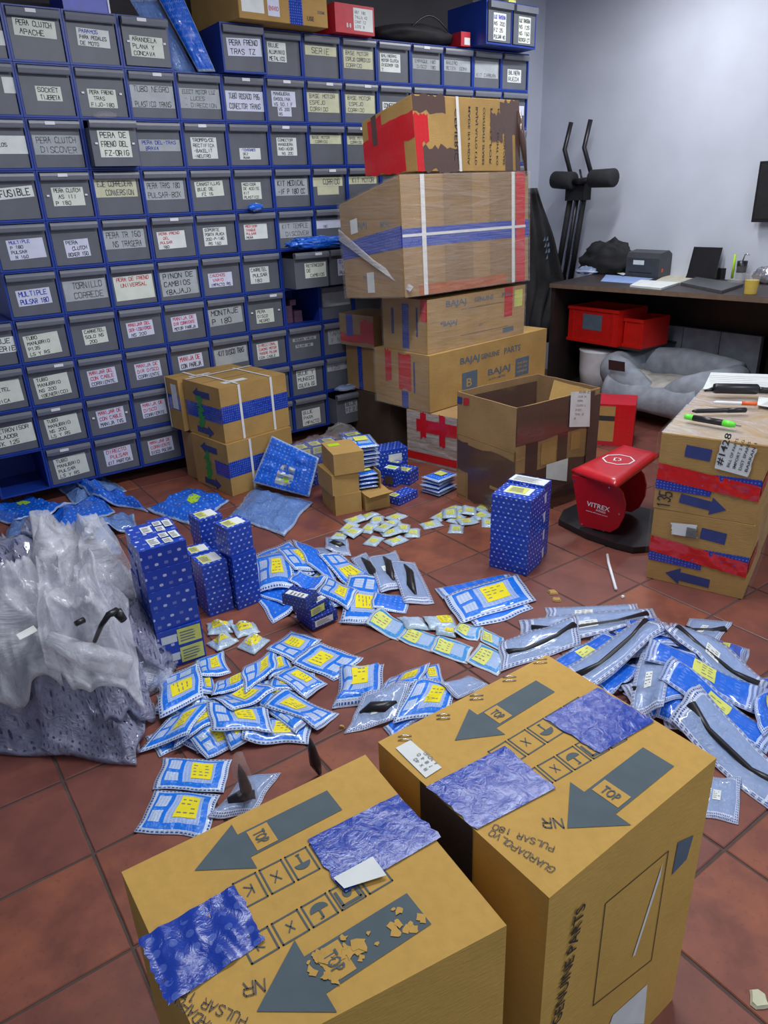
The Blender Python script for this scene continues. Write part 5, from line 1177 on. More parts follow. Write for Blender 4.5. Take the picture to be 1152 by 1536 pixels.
scatter([(1010, 80), (1000, 130), (880, 100), (1040, 175), (820, 95), (750, 135), (685, 185), (840, 150), (840, 212), (910, 172), (800, 135), (920, 110)], 'in the heap beside the open carton')
for i, (u, v) in enumerate([(330, 938), (367, 941), (333, 960), (380, 962)]):
    p = at(u, v, .015)[:2]; U, V = np.array([.084, .03 * (i - 1.5)]), np.array([-.02 * (i - 1.5), .078]); p0 = p - U / 2 - V / 2
    drape('sachet', p0, p0 + U, p0 + V, f'small puffy clear pack with yellow paper, {["rear left", "rear right", "front left", "front right"][i]} of the four by the blue columns', group='puffy packs by the blue columns', mat='sach', th=.020, nu=14, nv=14, crk=.010, seal=.5, ridge=.012, sticker=(.2, .8, .25, .8), stmat='yellow', seed=300 + i)
# ------------------------------------------------------------------ big blue bags
def big(pts, cv, z, lab, mat='bigb', th=.026, st=None, seed=0, crk=.016, **k):
    a, b, c = [at(*cv(*p), z) for p in pts]; return drape('mailing_bag', a, b, c, lab, cat='bag', mat=mat, th=th, nu=20, nv=14, crk=crk, sticker=st, stmat='limes', seed=400 + seed, stiff=8, ridge=.02, **{'crf': .5, **k})
big([(-50, 640), (270, 560), (60, 390)], cf, .02, 'crumpled pale blue see-through bag at the left photo edge above the plastic heap', 'bigc', seed=1, crk=.02)
big([(640, 600), (800, 560), (600, 450)], cf, .02, 'pale blue see-through bag with torn opening left of the tall blue columns', 'bigc', seed=2, crk=.012)
big([(400, 425), (770, 285), (330, 310)], cf, .02, 'crumpled blue bag between the large flat blue bag and the floor', seed=3, crk=.016)
big([(490, 220), (830, 135), (365, 115)], cf, .03, 'clear plastic bag lying against the lowest drawers', 'bigc', seed=4, crk=.012)
big([(620, 215), (985, 270), (500, 130)], cf, .03, 'blue spotted bag with a pale edge, lying on the clear bag by the drawers', seed=5)
big([(100, 355), (490, 240), (-150, 262)], cf, .05, 'large flat blue spotted bag with lime sticker at the left photo edge', st=(.55, .68, .62, .8), seed=6)
big([(510, 445), (910, 360), (490, 345)], cf, .05, 'pale blue see-through bag behind the tall blue columns', 'bigc', seed=7)
big([(0, 1085), (300, 1180), (280, 935)], cg, .012, 'blue spotted bag with lime sticker on the floor before the strapped cartons', st=(.5, .66, .42, .6), seed=8)
big([(540, 1130), (920, 1255), (740, 930)], cg, .012, 'large pale blue see-through bag spread flat before the strapped cartons', 'bigc', th=.006, seed=9)
# the blue bag leaning against the strapped cartons: curved sheet with thickness
def sheetbag(name, lab, base_a, base_b, top_a, top_b, mat, bow=.05, th=.02, stk=None, n=16, m=14, seed=0, crk=.012, stm='limes'):
    ba, bb, ta, tb_ = [np.array(p, float) for p in (base_a, base_b, top_a, top_b)]; nrm = np.cross(bb - ba, ta - ba); nrm /= np.linalg.norm(nrm)
    def sf(a, b, o=0):
        p = ba * (1 - a) * (1 - b) + bb * a * (1 - b) + ta * (1 - a) * b + tb_ * a * b; e = min(a, 1 - a, b, 1 - b) * 5; e = min(1, e)
        c = noise.noise(Vector((a * 7, b * 7, seed))) * crk
        return p + nrm * (bow * math.sin(PI * b) * .6 + (th / 2 * e + c * e) + o)
    def sb(a, b): return sf(a, b) - nrm * (th * min(1, min(a, 1 - a, b, 1 - b) * 5) + .0015)
    root = empty(name, tuple((ba + bb) / 2), lab, 'bag'); mb = MB(); V = [sf(i / n, j / m) for i in range(n + 1) for j in range(m + 1)] + [sb(i / n, j / m) for i in range(n + 1) for j in range(m + 1)]
    uv = [(i / n, j / m) for i in range(n + 1) for j in range(m + 1)] * 2; q = m + 1; N = (n + 1) * q; F = []
    for i in range(n):
        for j in range(m): k0 = i * q + j; F += [(k0, k0 + q, k0 + q + 1, k0 + 1), (N + k0, N + k0 + 1, N + k0 + q + 1, N + k0 + q)]
    for i in range(n): F += [(i * q, N + i * q, N + (i + 1) * q, (i + 1) * q), (i * q + m, (i + 1) * q + m, N + (i + 1) * q + m, N + i * q + m)]
    for j in range(m): F += [(j, j + 1, N + j + 1, N + j), (n * q + j, N + n * q + j, N + n * q + j + 1, n * q + j + 1)]
    mb.mesh(V, F, 0, uv); mb.build('bag', M[mat], root, smooth=True, fix=False)
    for nm, (a0, a1, b0, b1), mt in (stk or []):
        mb = MB(); kx = 4; V = [sf(a0 + (a1 - a0) * i / kx, b0 + (b1 - b0) * j / kx, .0025 if mt != stm else .004) for i in range(kx + 1) for j in range(kx + 1)]
        mb.mesh(V, [(i * 5 + j, (i + 1) * 5 + j, (i + 1) * 5 + j + 1, i * 5 + j + 1) for i in range(kx) for j in range(kx)]); mb.build(nm, M[mt], root, fix=False)
    return root
_n = (-math.sin(math.radians(9)), math.cos(math.radians(9)), 0); g0, g1 = hit(*cg(700, 900), (.528, -.612, 0), _n), at(*cg(1080, 1000), .012); tl0 = hit(*cg(830, 590), (.528, -.597, 0), _n)
def up_at(u, v, base, z):  # point at height z under pixel (u,v)
    return at(u, v, z)
sheetbag('mailing_bag', 'large blue spotted bag with lime sticker leaning against the strapped cartons', g0, g1, tl0, up_at(*cg(1145, 740), g1, .2), 'bigb', bow=.0, seed=3, crk=.034,
         stk=[('window', (.38, .66, .1, .38), 'paper_s'), ('window', (.40, .5, .42, .54), 'paper_s'), ('window', (.55, .66, .42, .54), 'paper_s'), ('sticker', (.44, .6, .18, .28), 'limes')])
# ------------------------------------------------------------------ goods by the back carton stack
B1 = bluebox(1.26, -.86, -13, .19, .12, .155, .0, 'blue spotted carton with white and yellow label, behind the stacked blue bags', None, 'bbs', [('front', .4, .82, .52, .82, 'paper'), ('front', .38, .8, .12, .48, 'yellow_p')])
def stack(n, x, y, yaw, w, d, z, dz, lab, grp, mat='pkt', th=.012, sq=True):
    c, s = math.cos(math.radians(yaw)), math.sin(math.radians(yaw))
    for i in range(n):
        r = random.Random(i * 5 + n); ya = yaw + r.uniform(-7, 7); c, s = math.cos(math.radians(ya)), math.sin(math.radians(ya)); ox, oy = x + r.uniform(-.008, .008), y + r.uniform(-.008, .008)
        w_ = dict(top='top one')
        pos = 'topmost' if i == n - 1 else 'lowest' if i == 0 else f'{ordn(i + 1)} from the bottom'
        p0 = np.array([ox, oy]); ztop = z + i * dz
        i0, j0 = hidx(ox, oy); save = HM.copy() if False else None
        rr = empty('parts_packet', (ox + w / 2, oy, ztop), f'{lab}, {pos} of its stack', 'packet', grp, math.radians(ya))
        mb = MB(); nu, nv = 10, 8; V, UV, F = [], [], []
        for sd_ in (1, 0):
            for a in range(nu + 1):
                for b in range(nv + 1):
                    A_, B__ = a / nu, b / nv; e = min(A_, 1 - A_, B__, 1 - B__) * 4; e = min(1, e); e = e * e * (3 - 2 * e); zz = ztop + dz * .45 + (dz * .5 * e + noise.noise(Vector((A_ * 5, B__ * 5, i * 3 + n))) * .002) * (1 if sd_ else -.8) + (.0008 if sd_ else -.0008)
                    V.append((ox + c * A_ * w - s * B__ * d, oy + s * A_ * w + c * B__ * d, zz)); UV.append((A_, B__))
        q = nv + 1; N = (nu + 1) * q
        for a in range(nu):
            for b in range(nv): k0 = a * q + b; F += [(k0, k0 + q, k0 + q + 1, k0 + 1), (N + k0, N + k0 + 1, N + k0 + q + 1, N + k0 + q)]
        for a in range(nu): F += [(a * q, N + a * q, N + (a + 1) * q, (a + 1) * q), (a * q + nv, (a + 1) * q + nv, N + (a + 1) * q + nv, N + a * q + nv)]
        for b in range(nv): F += [(b, b + 1, N + b + 1, N + b), (nu * q + b, N + nu * q + b, N + nu * q + b + 1, nu * q + b + 1)]
        mb.mesh(V, F, 0, UV); mb.build('bag', M[mat], rr, smooth=True, fix=False)
        if i == n - 1:
            mb = MB(); f = lambda A_, B__: (ox + c * A_ * w - s * B__ * d, oy + s * A_ * w + c * B__ * d, ztop + dz + .004)
            mb.poly([f(.3, .35), f(.75, .35), f(.75, .68), f(.3, .68)]); mb.build('sticker', M['yellow_p'], rr, fix=False)
stack(4, .965, -1.135, -16, .105, .09, .092, .020, 'black-filled blue packet', 'packets in the open tan carton', 'pktl')
stack(6, .965, -1.08, -14, .15, .21, .175, .022, 'flat blue packet', 'flat blue packets behind the tan cartons', 'pkt')
for zz in (0, .0585, .117): bluebox(1.005, -1.03, -14, .11, .16, .057, zz, f'blue box, {["bottom", "middle", "top"][int(zz / .058)]} one hidden under the flat blue packets', None, 'bbs')
stack(5, 1.318, -1.185, -80, .12, .16, 0, .019, 'bright blue packet', 'bright blue packets before the pale wrapped carton', 'pkt2')
bluebox(1.233, -.960, -68.2, .081, .061, .098, 0, 'upright blue box with white lid label by the flat blue packets', None, 'bbs', [('top', .08, .92, .1, .9, 'paper'), ('top', .2, .8, .3, .75, 'limes'), ('front', .15, .8, .12, .6, 'card_dk')])
bluebox(1.108, -1.178, -76, .079, .146, .041, 0, 'flat blue spotted box with yellow sticker right of the tan cartons', None, 'bbs', [('top', .05, .6, .02, .3, 'yellow_p')])
bluebox(1.30, -.98, -66, .09, .10, .075, 0, 'blue box under the bright blue packets with yellow sticker', None, 'bbs', [('top', .1, .8, .1, .6, 'yellow_p')])
bluebox(1.325, -.885, -66, .07, .05, .09, 0, 'small blue box half hidden behind the blue box with yellow sticker', None, 'bbs', [('top', .1, .8, .1, .6, 'yellow_p')])
for i, (x, lab) in enumerate([(.86, 'left'), (.945, 'middle'), (1.03, 'right')]):
    bluebox(x, -.72, -8, .078, .11, .13, 0, f'lower {lab} blue box inside the clear bag by the strapped cartons', 'boxes in the clear bag', 'bbs')
    bluebox(x, -.72, -8, .078, .11, .09, .131, f'upper {lab} blue box with yellow sticker inside the clear bag by the strapped cartons', 'boxes in the clear bag', 'bbs', [('front', .1, .9, .55, .95, 'yellow_p'), ('top', .1, .8, .1, .7, 'yellow_p')])
bluebox(1.17, -.70, -10, .11, .10, .22, 0, 'blue box with yellow sticker beside the dark brown carton', None, 'bbs', [('top', .2, .9, .15, .7, 'yellow_p')])
def lump(name, lab, cx, cy, cz, rx, ry, rz_, mat, seed, amp=.25, fr=5, nu=40, nv=22, cat='bag', ridge=1, yaw=0, floor_z=.002, group=None):
    mb = MB(); V = []; c, s = math.cos(yaw), math.sin(yaw)
    for j in range(nv + 1):
        for i in range(nu):
            th, ph = 2 * PI * i / nu, -PI / 2 + PI * j / nv; d = Vector((math.cos(ph) * math.cos(th), math.cos(ph) * math.sin(th), math.sin(ph)))
            e = 1 + amp * ((1 - 2 * abs(noise.noise(d * fr * .5 + Vector((seed, 0, 0))))) * .6 * ridge + noise.noise(d * fr + Vector((0, seed, 0))) * .7 + abs(noise.noise(d * fr * 2.2 + Vector((0, 0, seed)))) * .5 - .45)
            x, y = d.x * rx * e, d.y * ry * e; V.append((cx + c * x - s * y, cy + s * x + c * y, max(floor_z, cz + d.z * rz_ * e)))
    F = [(j * nu + i, j * nu + (i + 1) % nu, (j + 1) * nu + (i + 1) % nu, (j + 1) * nu + i) for j in range(nv) for i in range(nu)]
    uv = [(i / nu * 1.0 * (rx + ry) * 2.2, j / nv * (rz_ + rx) * 2) for j in range(nv + 1) for i in range(nu)]
    mb.mesh(V, F, 0, uv); o = mb.build(name, M[mat], None, smooth=True, fix=False, origin=(cx, cy, floor_z)); return props(o, lab, cat, group)
lump('clear_bag', 'clear plastic bag over the blue boxes beside the strapped cartons', .99, -.67, .13, .20, .12, .125, 'film', 3, .15)
lump('clear_bag', 'clear plastic bag hanging over the blue boxes near the dark carton', 1.2, -.6, .14, .12, .1, .13, 'film', 8, .15)
# ------------------------------------------------------------------ heap of clear plastic at the left
def mound(u, v, zc, r, H):
    c = at(u, v, zc)
    for i in range(HM.shape[0]):
        x = GX0 + i * GR
        if abs(x - c[0]) > r[0]: continue
        for j in range(HM.shape[1]):
            y = GY0 + j * GR; d = ((x - c[0]) / r[0]) ** 2 + ((y - c[1]) / r[1]) ** 2
            if d < 1: HM[i, j] = max(HM[i, j], H * (1 - d) ** .6)
def core(u, v, zc, r, H, seed, lab):
    c = at(u, v, zc); return lump('plastic_bag', lab, c[0], c[1], .0, r[0] * .93, r[1] * .93, H * .93, 'trash', seed, .10, 4, nu=60, nv=30)
for (u, v, zc, r, H, sd_, lab) in ((110, 1000, .08, (.34, .26), .19, 61, 'clear printed bag under the front sheets of the plastic heap'), (115, 905, .12, (.20, .20), .31, 62, 'clear printed bag bulging under the top of the plastic heap'), (30, 890, .1, (.26, .26), .27, 63, 'clear printed bag at the left rear of the plastic heap'), (200, 960, .1, (.13, .16), .17, 64, 'clear printed bag bulging beside the tall blue columns')):
    mound(u, v, zc, r, H); core(u, v, zc, r, H, sd_, lab)
def hs(px, z, lab, mat, seed, crk=.02, th=.02, crf=.45, stiff=5):
    a, b, c = [at(u, v, z) for u, v in px]; return drape('plastic_sheet', a, b, c, lab, cat='bag', mat=mat, th=th, nu=60, nv=48, crk=crk, seed=seed, stiff=stiff, crf=crf, lift=.004, ridge=.04 if mat == 'trash' else .055)
hs([(-60, 1075), (130, 1080), (-60, 1000)], .08, 'second clear printed bag stacked at the front left of the plastic heap', 'trash', 611)
hs([(-60, 1120), (200, 1125), (-60, 1010)], .03, 'clear printed bag lying lowest at the front left of the plastic heap', 'trash', 601)
hs([(60, 1110), (200, 1128), (90, 1030)], .06, 'clear printed bag with a square corner at the front of the plastic heap', 'trash', 602, .012)
hs([(165, 1110), (235, 1060), (130, 1000)], .05, 'clear printed bag at the right foot of the plastic heap', 'trash', 603)
hs([(-40, 1060), (210, 1040), (-50, 950)], .1, 'clear printed bag across the middle of the plastic heap', 'trash', 604)
hs([(150, 1010), (240, 985), (140, 880)], .12, 'clear printed bag draped beside the tall blue columns', 'trash', 605)
hs([(-60, 930), (100, 900), (-50, 800)], .15, 'clear printed bag spread over the left rear of the plastic heap', 'trash', 606)
hs([(50, 860), (130, 850), (55, 795)], .18, 'purple printed bag behind the milky bag of the heap', 'trash', 607)
hs([(20, 930), (205, 905), (70, 815)], .22, 'large milky plastic bag over the top of the heap', 'poly', 608, .03, .05, .35, 9)
hs([(-60, 1040), (100, 1030), (-50, 930)], .2, 'milky plastic bag folded over the front left of the heap', 'poly', 609, .03, .03, .4, 8)
hs([(80, 1030), (205, 1010), (90, 950)], .2, 'milky plastic bag opening toward the blue columns', 'poly', 610, .025, .04, .4, 8)
def twist(pxs, lab, name='plastic_sleeve', mat='poly', r=(.05, .03, .06)):
    pts = [at(u, v, z) for u, v, z in pxs]; mb = MB(); P_ = [Vector(p) for p in pts]; fine = []
    for a, b in zip(P_, P_[1:]): fine += [a.lerp(b, t / 6) for t in range(6)]
    fine.append(P_[-1]); n = len(fine); R_ = []
    for i in range(n): t = i / (n - 1) * (len(r) - 1); k0 = min(int(t), len(r) - 2); R_.append(r[k0] * (1 - t + k0) + r[k0 + 1] * (t - k0))
    mb.tube(fine, R_, 20)
    for i, v in enumerate(mb.v):
        k0 = i // 20; c = fine[min(k0, n - 1)]; d = Vector(v) - c; e = 1 + .35 * noise.noise(Vector(((i % 20) * 1.1, k0 * .25, 3))); q = c + d * e; mb.v[i] = (q.x, q.y, max(.003, q.z))
    o = mb.build(name, M[mat], None, smooth=True, origin=tuple(P_[0])); return props(o, lab, 'bag')
twist([(-30, 950, .33), (60, 915, .36), (140, 880, .38)], 'long milky plastic fold across the middle of the heap', r=(.05, .045, .04))
False and twist([(60, 1045, .26), (62, 985, .31), (75, 955, .34)], 'vertical milky plastic fold hanging from the knot of the heap', r=(.03, .022, .012))
twist([(75, 955, .35), (130, 985, .31), (195, 1000, .25)], 'curved milky plastic fold running right from the knot of the heap', r=(.015, .035, .03))
mb = MB(); pts = [at(*p) for p in ((142, 962, .34), (152, 938, .40), (163, 922, .44), (175, 917, .435))]; mb.tube(pts, [.006, .007, .009, .012], 10)
root = empty('black_lever', tuple(pts[0]), 'black plastic lever poking out of the clear plastic heap', 'lever'); mb.build('shaft', M['black'], root, smooth=True)
mb = MB(); mb.tube([pts[3], pts[3] + np.array([.012, -.008, -.03])], [.014, .01], 8); mb.build('head', M['black'], root, smooth=True)
mb = MB(); p = at(113, 936, .40); mb.tube([p, p + np.array([.025, .008, 0])], [.008, .009], 8); props(mb.build('black_plug', M['black'], None, smooth=True, origin=tuple(p)), 'small black plug under the milky film of the heap', 'plug')
mb = MB(); a = [at(u, v, .36) for u, v in ((24, 952), (30, 960), (57, 946), (50, 938))]; mb.poly(a); mb.poly([q - np.array([0, 0, .002]) for q in a][::-1]); props(mb.build('paper_tag', M['paper'], None, origin=tuple(a[0])), 'white paper tag lying on the clear plastic heap', 'tag')
# clear bag with black part beside the front carton and two black tips
c0, c1, c2 = [at(*ca(*p), .01) for p in ((410, 1060), (640, 1040), (585, 830))]
drape('clear_packet', c0, c1, c2, 'see-through packet with a black part and white tag at the left front carton', mat='clr', th=.012, content=('dark_part', [(.2, .3), (.5, .35), (.8, .4)], [.012, .022, .014]), sticker=(.4, .75, .28, .48), stmat='paper', seed=501)
for (u, v, zz, dx, lab) in ((372, 1205, .0, 0, 'black pointed lever in a clear sleeve behind the left front carton'), (475, 1165, .0, .02, 'black pointed lever beyond the corner of the left front carton')):
    b = at(u, v, .0); root = empty('black_lever', tuple(b), lab, 'lever'); mb = MB(); mb.tube([b + np.array([.01, 0, .006]), b + np.array([0, 0, .05]), b + np.array([-.006, 0, .10]), b + np.array([-.008, .0, .135])], [.006, .016, .011, .002], 10); mb.build('shaft', M['black'], root, smooth=True)
    if dx == 0:
        mb = MB(); mb.tube([b + np.array([.01, 0, .01]), b + np.array([0, 0, .05]), b + np.array([-.008, 0, .13]), b + np.array([-.006, 0, .165])], [.02, .026, .02, .012], 12); mb.build('sleeve', M['film'], root, smooth=True)
# ------------------------------------------------------------------ bits on the floor
p = [at(911, 832, .006), at(913, 845, .006), at(924, 884, .006)]; mb = MB(); mb.tube(p, .0058, 10); props(mb.build('plastic_straw', M['white'], None, smooth=True, origin=tuple(p[0])), 'white bent plastic tube on the floor before the red bench', 'tube')
def crumb(u, v, r, lab, seed, mat='card'):
    c = at(u, v, .003); mb = MB(); n = 9; rnd = random.Random(seed); L = [(c[0] + r * rnd.uniform(.6, 1.2) * math.cos(2 * PI * i / n), c[1] + r * rnd.uniform(.6, 1.2) * math.sin(2 * PI * i / n)) for i in range(n)]
    mb.poly([(x, y, .001) for x, y in L][::-1]); mb.poly([(c[0] + (x - c[0]) * .8, c[1] + (y - c[1]) * .8, .006 + rnd.uniform(0, .002)) for x, y in L])
    for i in range(n): j = (i + 1) % n; mb.poly([(*L[i], .001), (*L[j], .001), (c[0] + (L[j][0] - c[0]) * .8, c[1] + (L[j][1] - c[1]) * .8, .006), (c[0] + (L[i][0] - c[0]) * .8, c[1] + (L[i][1] - c[1]) * .8, .006)])
    props(mb.build('crumb', M[mat], None, origin=(c[0], c[1], 0)), lab, 'crumb')
crumb(829, 888, .022, 'larger tan crumb on the tiles right of the flat packets', 1); crumb(834, 899, .018, 'tan crumb just below the larger tan crumb', 2); crumb(934, 895, .008, 'tiny pale crumb below the white plastic tube', 3, 'paper')
crumb(513, 1090, .008, 'tiny bent tan scrap on the tiles left of the right front carton', 4); crumb(1140, 1500, .02, 'cream scrap on the floor at the lower right photo corner', 5, 'paper_y')
# ------------------------------------------------------------------ red exercise bench
ZS = .30
S4 = [at(*q, ZS) for q in ((857.5, 701), (926.6, 724.4), (990, 678), (935, 665))]   # near left, near right, far right, far left
bench = empty('exercise_bench', tuple(np.array([*(sum(S4) / 4)[:2], 0])), 'red padded exercise bench with red side panel on a black board', 'bench')
mb = MB(); n, m = 16, 10; V, F = [], []
for s in (1, 0):
    for i in range(n + 1):
        for j in range(m + 1):
            a, b = i / n, j / m; p = S4[0] * (1 - a) * (1 - b) + S4[3] * a * (1 - b) + S4[1] * (1 - a) * b + S4[2] * a * b
            e = min(a * n / 1.6, (1 - a) * n / 1.6, b * m / 1.6, (1 - b) * m / 1.6, 1); r = (1 - (1 - e) ** 2) ** .5
            V.append((p[0], p[1], (ZS + .004 - .014 * (1 - r)) if s else (ZS - .036 + .012 * (1 - r))))
q = m + 1; N = (n + 1) * q
for i in range(n):
    for j in range(m): k0 = i * q + j; F += [(k0, k0 + 1, k0 + q + 1, k0 + q), (N + k0, N + k0 + q, N + k0 + q + 1, N + k0 + 1)]
for i in range(n): F += [(i * q, (i + 1) * q, N + (i + 1) * q, N + i * q), (i * q + m, N + i * q + m, N + (i + 1) * q + m, (i + 1) * q + m)]
for j in range(m): F += [(j, N + j, N + j + 1, j + 1), (n * q + j, n * q + j + 1, N + n * q + j + 1, N + n * q + j)]
mb.mesh(V, F); mb.build('seat', M['red'], bench, smooth=True, fix=True, bevel=0)
km = lambda u, v: (u / 3.6 + 660, v / 3.6 + 540)
f, nn = frame3(at(*km(870, 545), ZS), at(*km(1060, 545), ZS), at(*km(960, 510), ZS), .0055)
cE = at(*km(963, 543), ZS); mb = MB(); oc = [(.072 * math.cos(a), .072 * math.sin(a)) for a in [PI / 4 * i for i in range(9)]]; f, nn = frame3(cE, at(*km(1050, 550), ZS), at(*km(960, 515), ZS), .0055)
for (a, b), (c, d) in zip(oc, oc[1:]): mb.poly([f(a, b), f(c, d), f(c * .9, d * .9), f(a * .9, b * .9)])
add_strokes(mb, f, 'D', -.018, -.02, .04, .006, 0); mb.build('emblem', M['white'], bench, fix=False)
pa, pb = at(870, 788, .04), at(915, 798.5, .04); d = pb - pa; d = d / np.linalg.norm(d); nv_ = np.array([d[1], -d[0], 0]); nv_ = nv_ if nv_ @ (CC - pa) > 0 else -nv_
pl = [hit(*q, pa, nv_) for q in ((858, 713), (921, 724), (934, 740), (938, 757), (936, 775), (927, 792), (915, 798.5), (870, 788))]
mb = MB()
def prism(mb, pts, off, th, mi=0):
    A = [p + off for p in pts]; B = [p + off - nv_ * th for p in pts]; mb.poly(A, mi); mb.poly(B[::-1], mi)
    for i in range(len(pts)): j = (i + 1) % len(pts); mb.poly([A[i], B[i], B[j], A[j]], mi)
prism(mb, pl, np.zeros(3), .012); mb.build('side_panel', M['redp'], bench)
far = nv_ * -.26
mb = MB(); prism(mb, [p * np.array([1, 1, 1]) for p in pl], far, .012); mb.build('side_panel', M['redp'], bench)
mb = MB(); f, nn = frame3(hit(880, 758, pa, nv_), hit(915, 768, pa, nv_), hit(882, 740, pa, nv_), .001)
if nn @ nv_ < 0: f, nn = frame3(hit(915, 768, pa, nv_), hit(880, 758, pa, nv_), hit(912, 745, pa, nv_), .001)
add_print(mb, f, 'VITREX', 0, 0, .022, 0, width=.105); add_print(mb, f, 'FITNESS', .045, -.014, .009, 0); add_print(mb, f, 'www.fitness.com', .0, -.026, .005, 0, width=.1); mb.build('printed_text', M['white'], bench, fix=False)
for q in ((862, 720), (914, 731), (929, 771), (905, 796), (873, 786)):
    p = hit(*q, pa, nv_); mb = MB(); mb.tube([p, p + nv_ * .003], .004, 8); mb.build('bolt', M['silver'], bench)
# board
bl_ = [at(*q, .03) for q in ((838, 779), (880, 800), (925, 815), (950, 821), (985, 818))]; fr2 = [np.array([p[0], p[1], 0]) for p in bl_]
cen = (pa + far * .6); O_ = [bl_[0], bl_[1], bl_[2], bl_[3], bl_[4], bl_[4] + np.array([.32, .16, 0]), bl_[4] + np.array([.28, .36, 0]), bl_[0] + np.array([.50, .1, 0]), bl_[0] + np.array([.1, .06, 0])]
mb = MB(); A = [np.array([p[0], p[1], .030]) for p in O_]; B = [np.array([p[0], p[1], .003]) for p in O_]; mb.poly(A); mb.poly(B[::-1])
for i in range(len(A)): j = (i + 1) % len(A); mb.poly([A[i], B[i], B[j], A[j]])
mb.build('base_board', M['black'], bench, bevel=.006)
for t in (.25, .7):
    p = pa + far * t + d * .05; mb = MB(); mb.tube([p * np.array([1, 1, 0]) + np.array([0, 0, .03]), p * np.array([1, 1, 0]) + np.array([0, 0, .265])], .014, 10); mb.build('post', M['black'], bench, smooth=True)
# ------------------------------------------------------------------ desk and what is on it
ZD = .84
A, B = at(825, 425, ZD), at(1152, 447, ZD); dd = (B - A) / np.linalg.norm(B - A); B = B + dd * .7
lft = np.array([3.94, A[1] + .20, ZD]); rgt = np.array([3.94, B[1] + .1, ZD]); th = .028
desk = empty('desk', (3.5, -1.2, 0), 'dark wooden desk along the white wall, cluttered with office things', 'desk')
def slab(pts, z0, z1, name, mat, parent, bevel=0): mb = MB(); mb.hexa([np.array([p[0], p[1], z]) for z in (z0, z1) for p in pts]); return mb.build(name, M[mat], parent, bevel=bevel)
slab([A, B, lft, rgt], ZD - th, ZD, 'desktop', 'desk', desk); e = np.array([-.004, 0, 0]); slab([A + e, B + e, A, B], ZD - th, ZD - .001, 'edge_strip', 'deskedge', desk)
def lerp(p, q, t): return p * (1 - t) + q * t
A2_, B2_ = lerp(A, lft, .03), lerp(B, rgt, .03)
slab([A2_, A2_ + dd * .03, lft, lft + dd * .03], .0, ZD - th, 'side_panel', 'desk', desk)
slab([A2_ + dd * 1.55, A2_ + dd * 1.58, lerp(A, lft, .9) + dd * 1.5, lerp(A, lft, .9) + dd * 1.53], 0, ZD - th, 'side_panel', 'desk', desk)
bk0, bk1 = lerp(A, lft, .86), lerp(B, rgt, .86); slab([bk0, bk1, bk0 + np.array([.02, 0, 0]), bk1 + np.array([.02, 0, 0])], .06, ZD - th, 'back_panel', 'desk', desk)
slab([A2_ + dd * .03, A2_ + dd * 1.55, bk0 + dd * .03, bk0 + dd * 1.5], .07, .095, 'bottom_shelf', 'desk', desk)
slab([A2_ + dd * .03 + np.array([.1, 0, 0]), A2_ + dd * 1.55 + np.array([.1, 0, 0]), A2_ + dd * .03 + np.array([.12, 0, 0]), A2_ + dd * 1.55 + np.array([.12, 0, 0])], 0, .07, 'plinth', 'desk', desk)
kd_ = lambda u, v: (u / 3.097 + 780, v / 3.097 + 160)
def hb(name, label, cat, px, z0, h, mat, group=None, bevel=.004, dz=0):
    P = [at(*kd_(*p), z0) for p in px]; c = sum(P) / 4; root = empty(name, tuple(c), label, cat, group)
    mb = MB(); mb.hexa([P[0], P[1], P[3], P[2]] + [p + np.array([0, 0, h + dz]) for p in (P[0], P[1], P[3], P[2])]); mb.build('body', M[mat], root, bevel=bevel); return root, P
# label printer
a, b = at(*kd_(488, 788), ZD), at(*kd_(640, 800), ZD); dp = np.array([.24, .06, 0]); root = empty('label_printer', tuple((a + b) / 2), 'dark grey label printer with a small white sticker on the desk', 'printer')
prof = [(0, 0), (0, .13), (.02, .165), (.16, .175), (.22, .15), (.24, .09), (.24, 0)]; ux = dp / np.linalg.norm(dp); L_, R_ = [], []
for s, z in prof: L_.append(a + ux * s + np.array([0, 0, z])); R_.append(b + ux * s + np.array([0, 0, z]))
mb = MB(); mb.poly(L_); mb.poly(R_[::-1])
for i in range(len(prof)): j = (i + 1) % len(prof); mb.poly([L_[i], R_[i], R_[j], L_[j]])
mb.build('casing', M['black'] if False else plain('printer_grey', S(66, 68, 72), .5), root, bevel=.006)
f, nn = frame3(L_[0], R_[0], L_[1], .001); mb = MB(); w = np.linalg.norm(R_[0] - L_[0])
if nn[0] > 0: f, nn = frame3(R_[0], L_[0], R_[1], .001)
mb.poly([f(w * .22, .085), f(w * .55, .085), f(w * .55, .115), f(w * .22, .115)]); mb.build('sticker', M['paper'], root, fix=False)
mb = MB(); mb.poly([f(w * .1, .03), f(w * .8, .03), f(w * .8, .036), f(w * .1, .036)]); mb.build('slot', M['blackm'], root, fix=False)
p = (R_[0] + ux * .06) + np.array([0, 0, .05]); mb = MB(); mb.box(-.012, .012, -.003, .0, -.012, .012, T=Matrix.Translation(p) @ Matrix.Rotation(math.atan2(ux[1], ux[0]), 4, 'Z')); mb.build('warning_sticker', M['orange'], root)
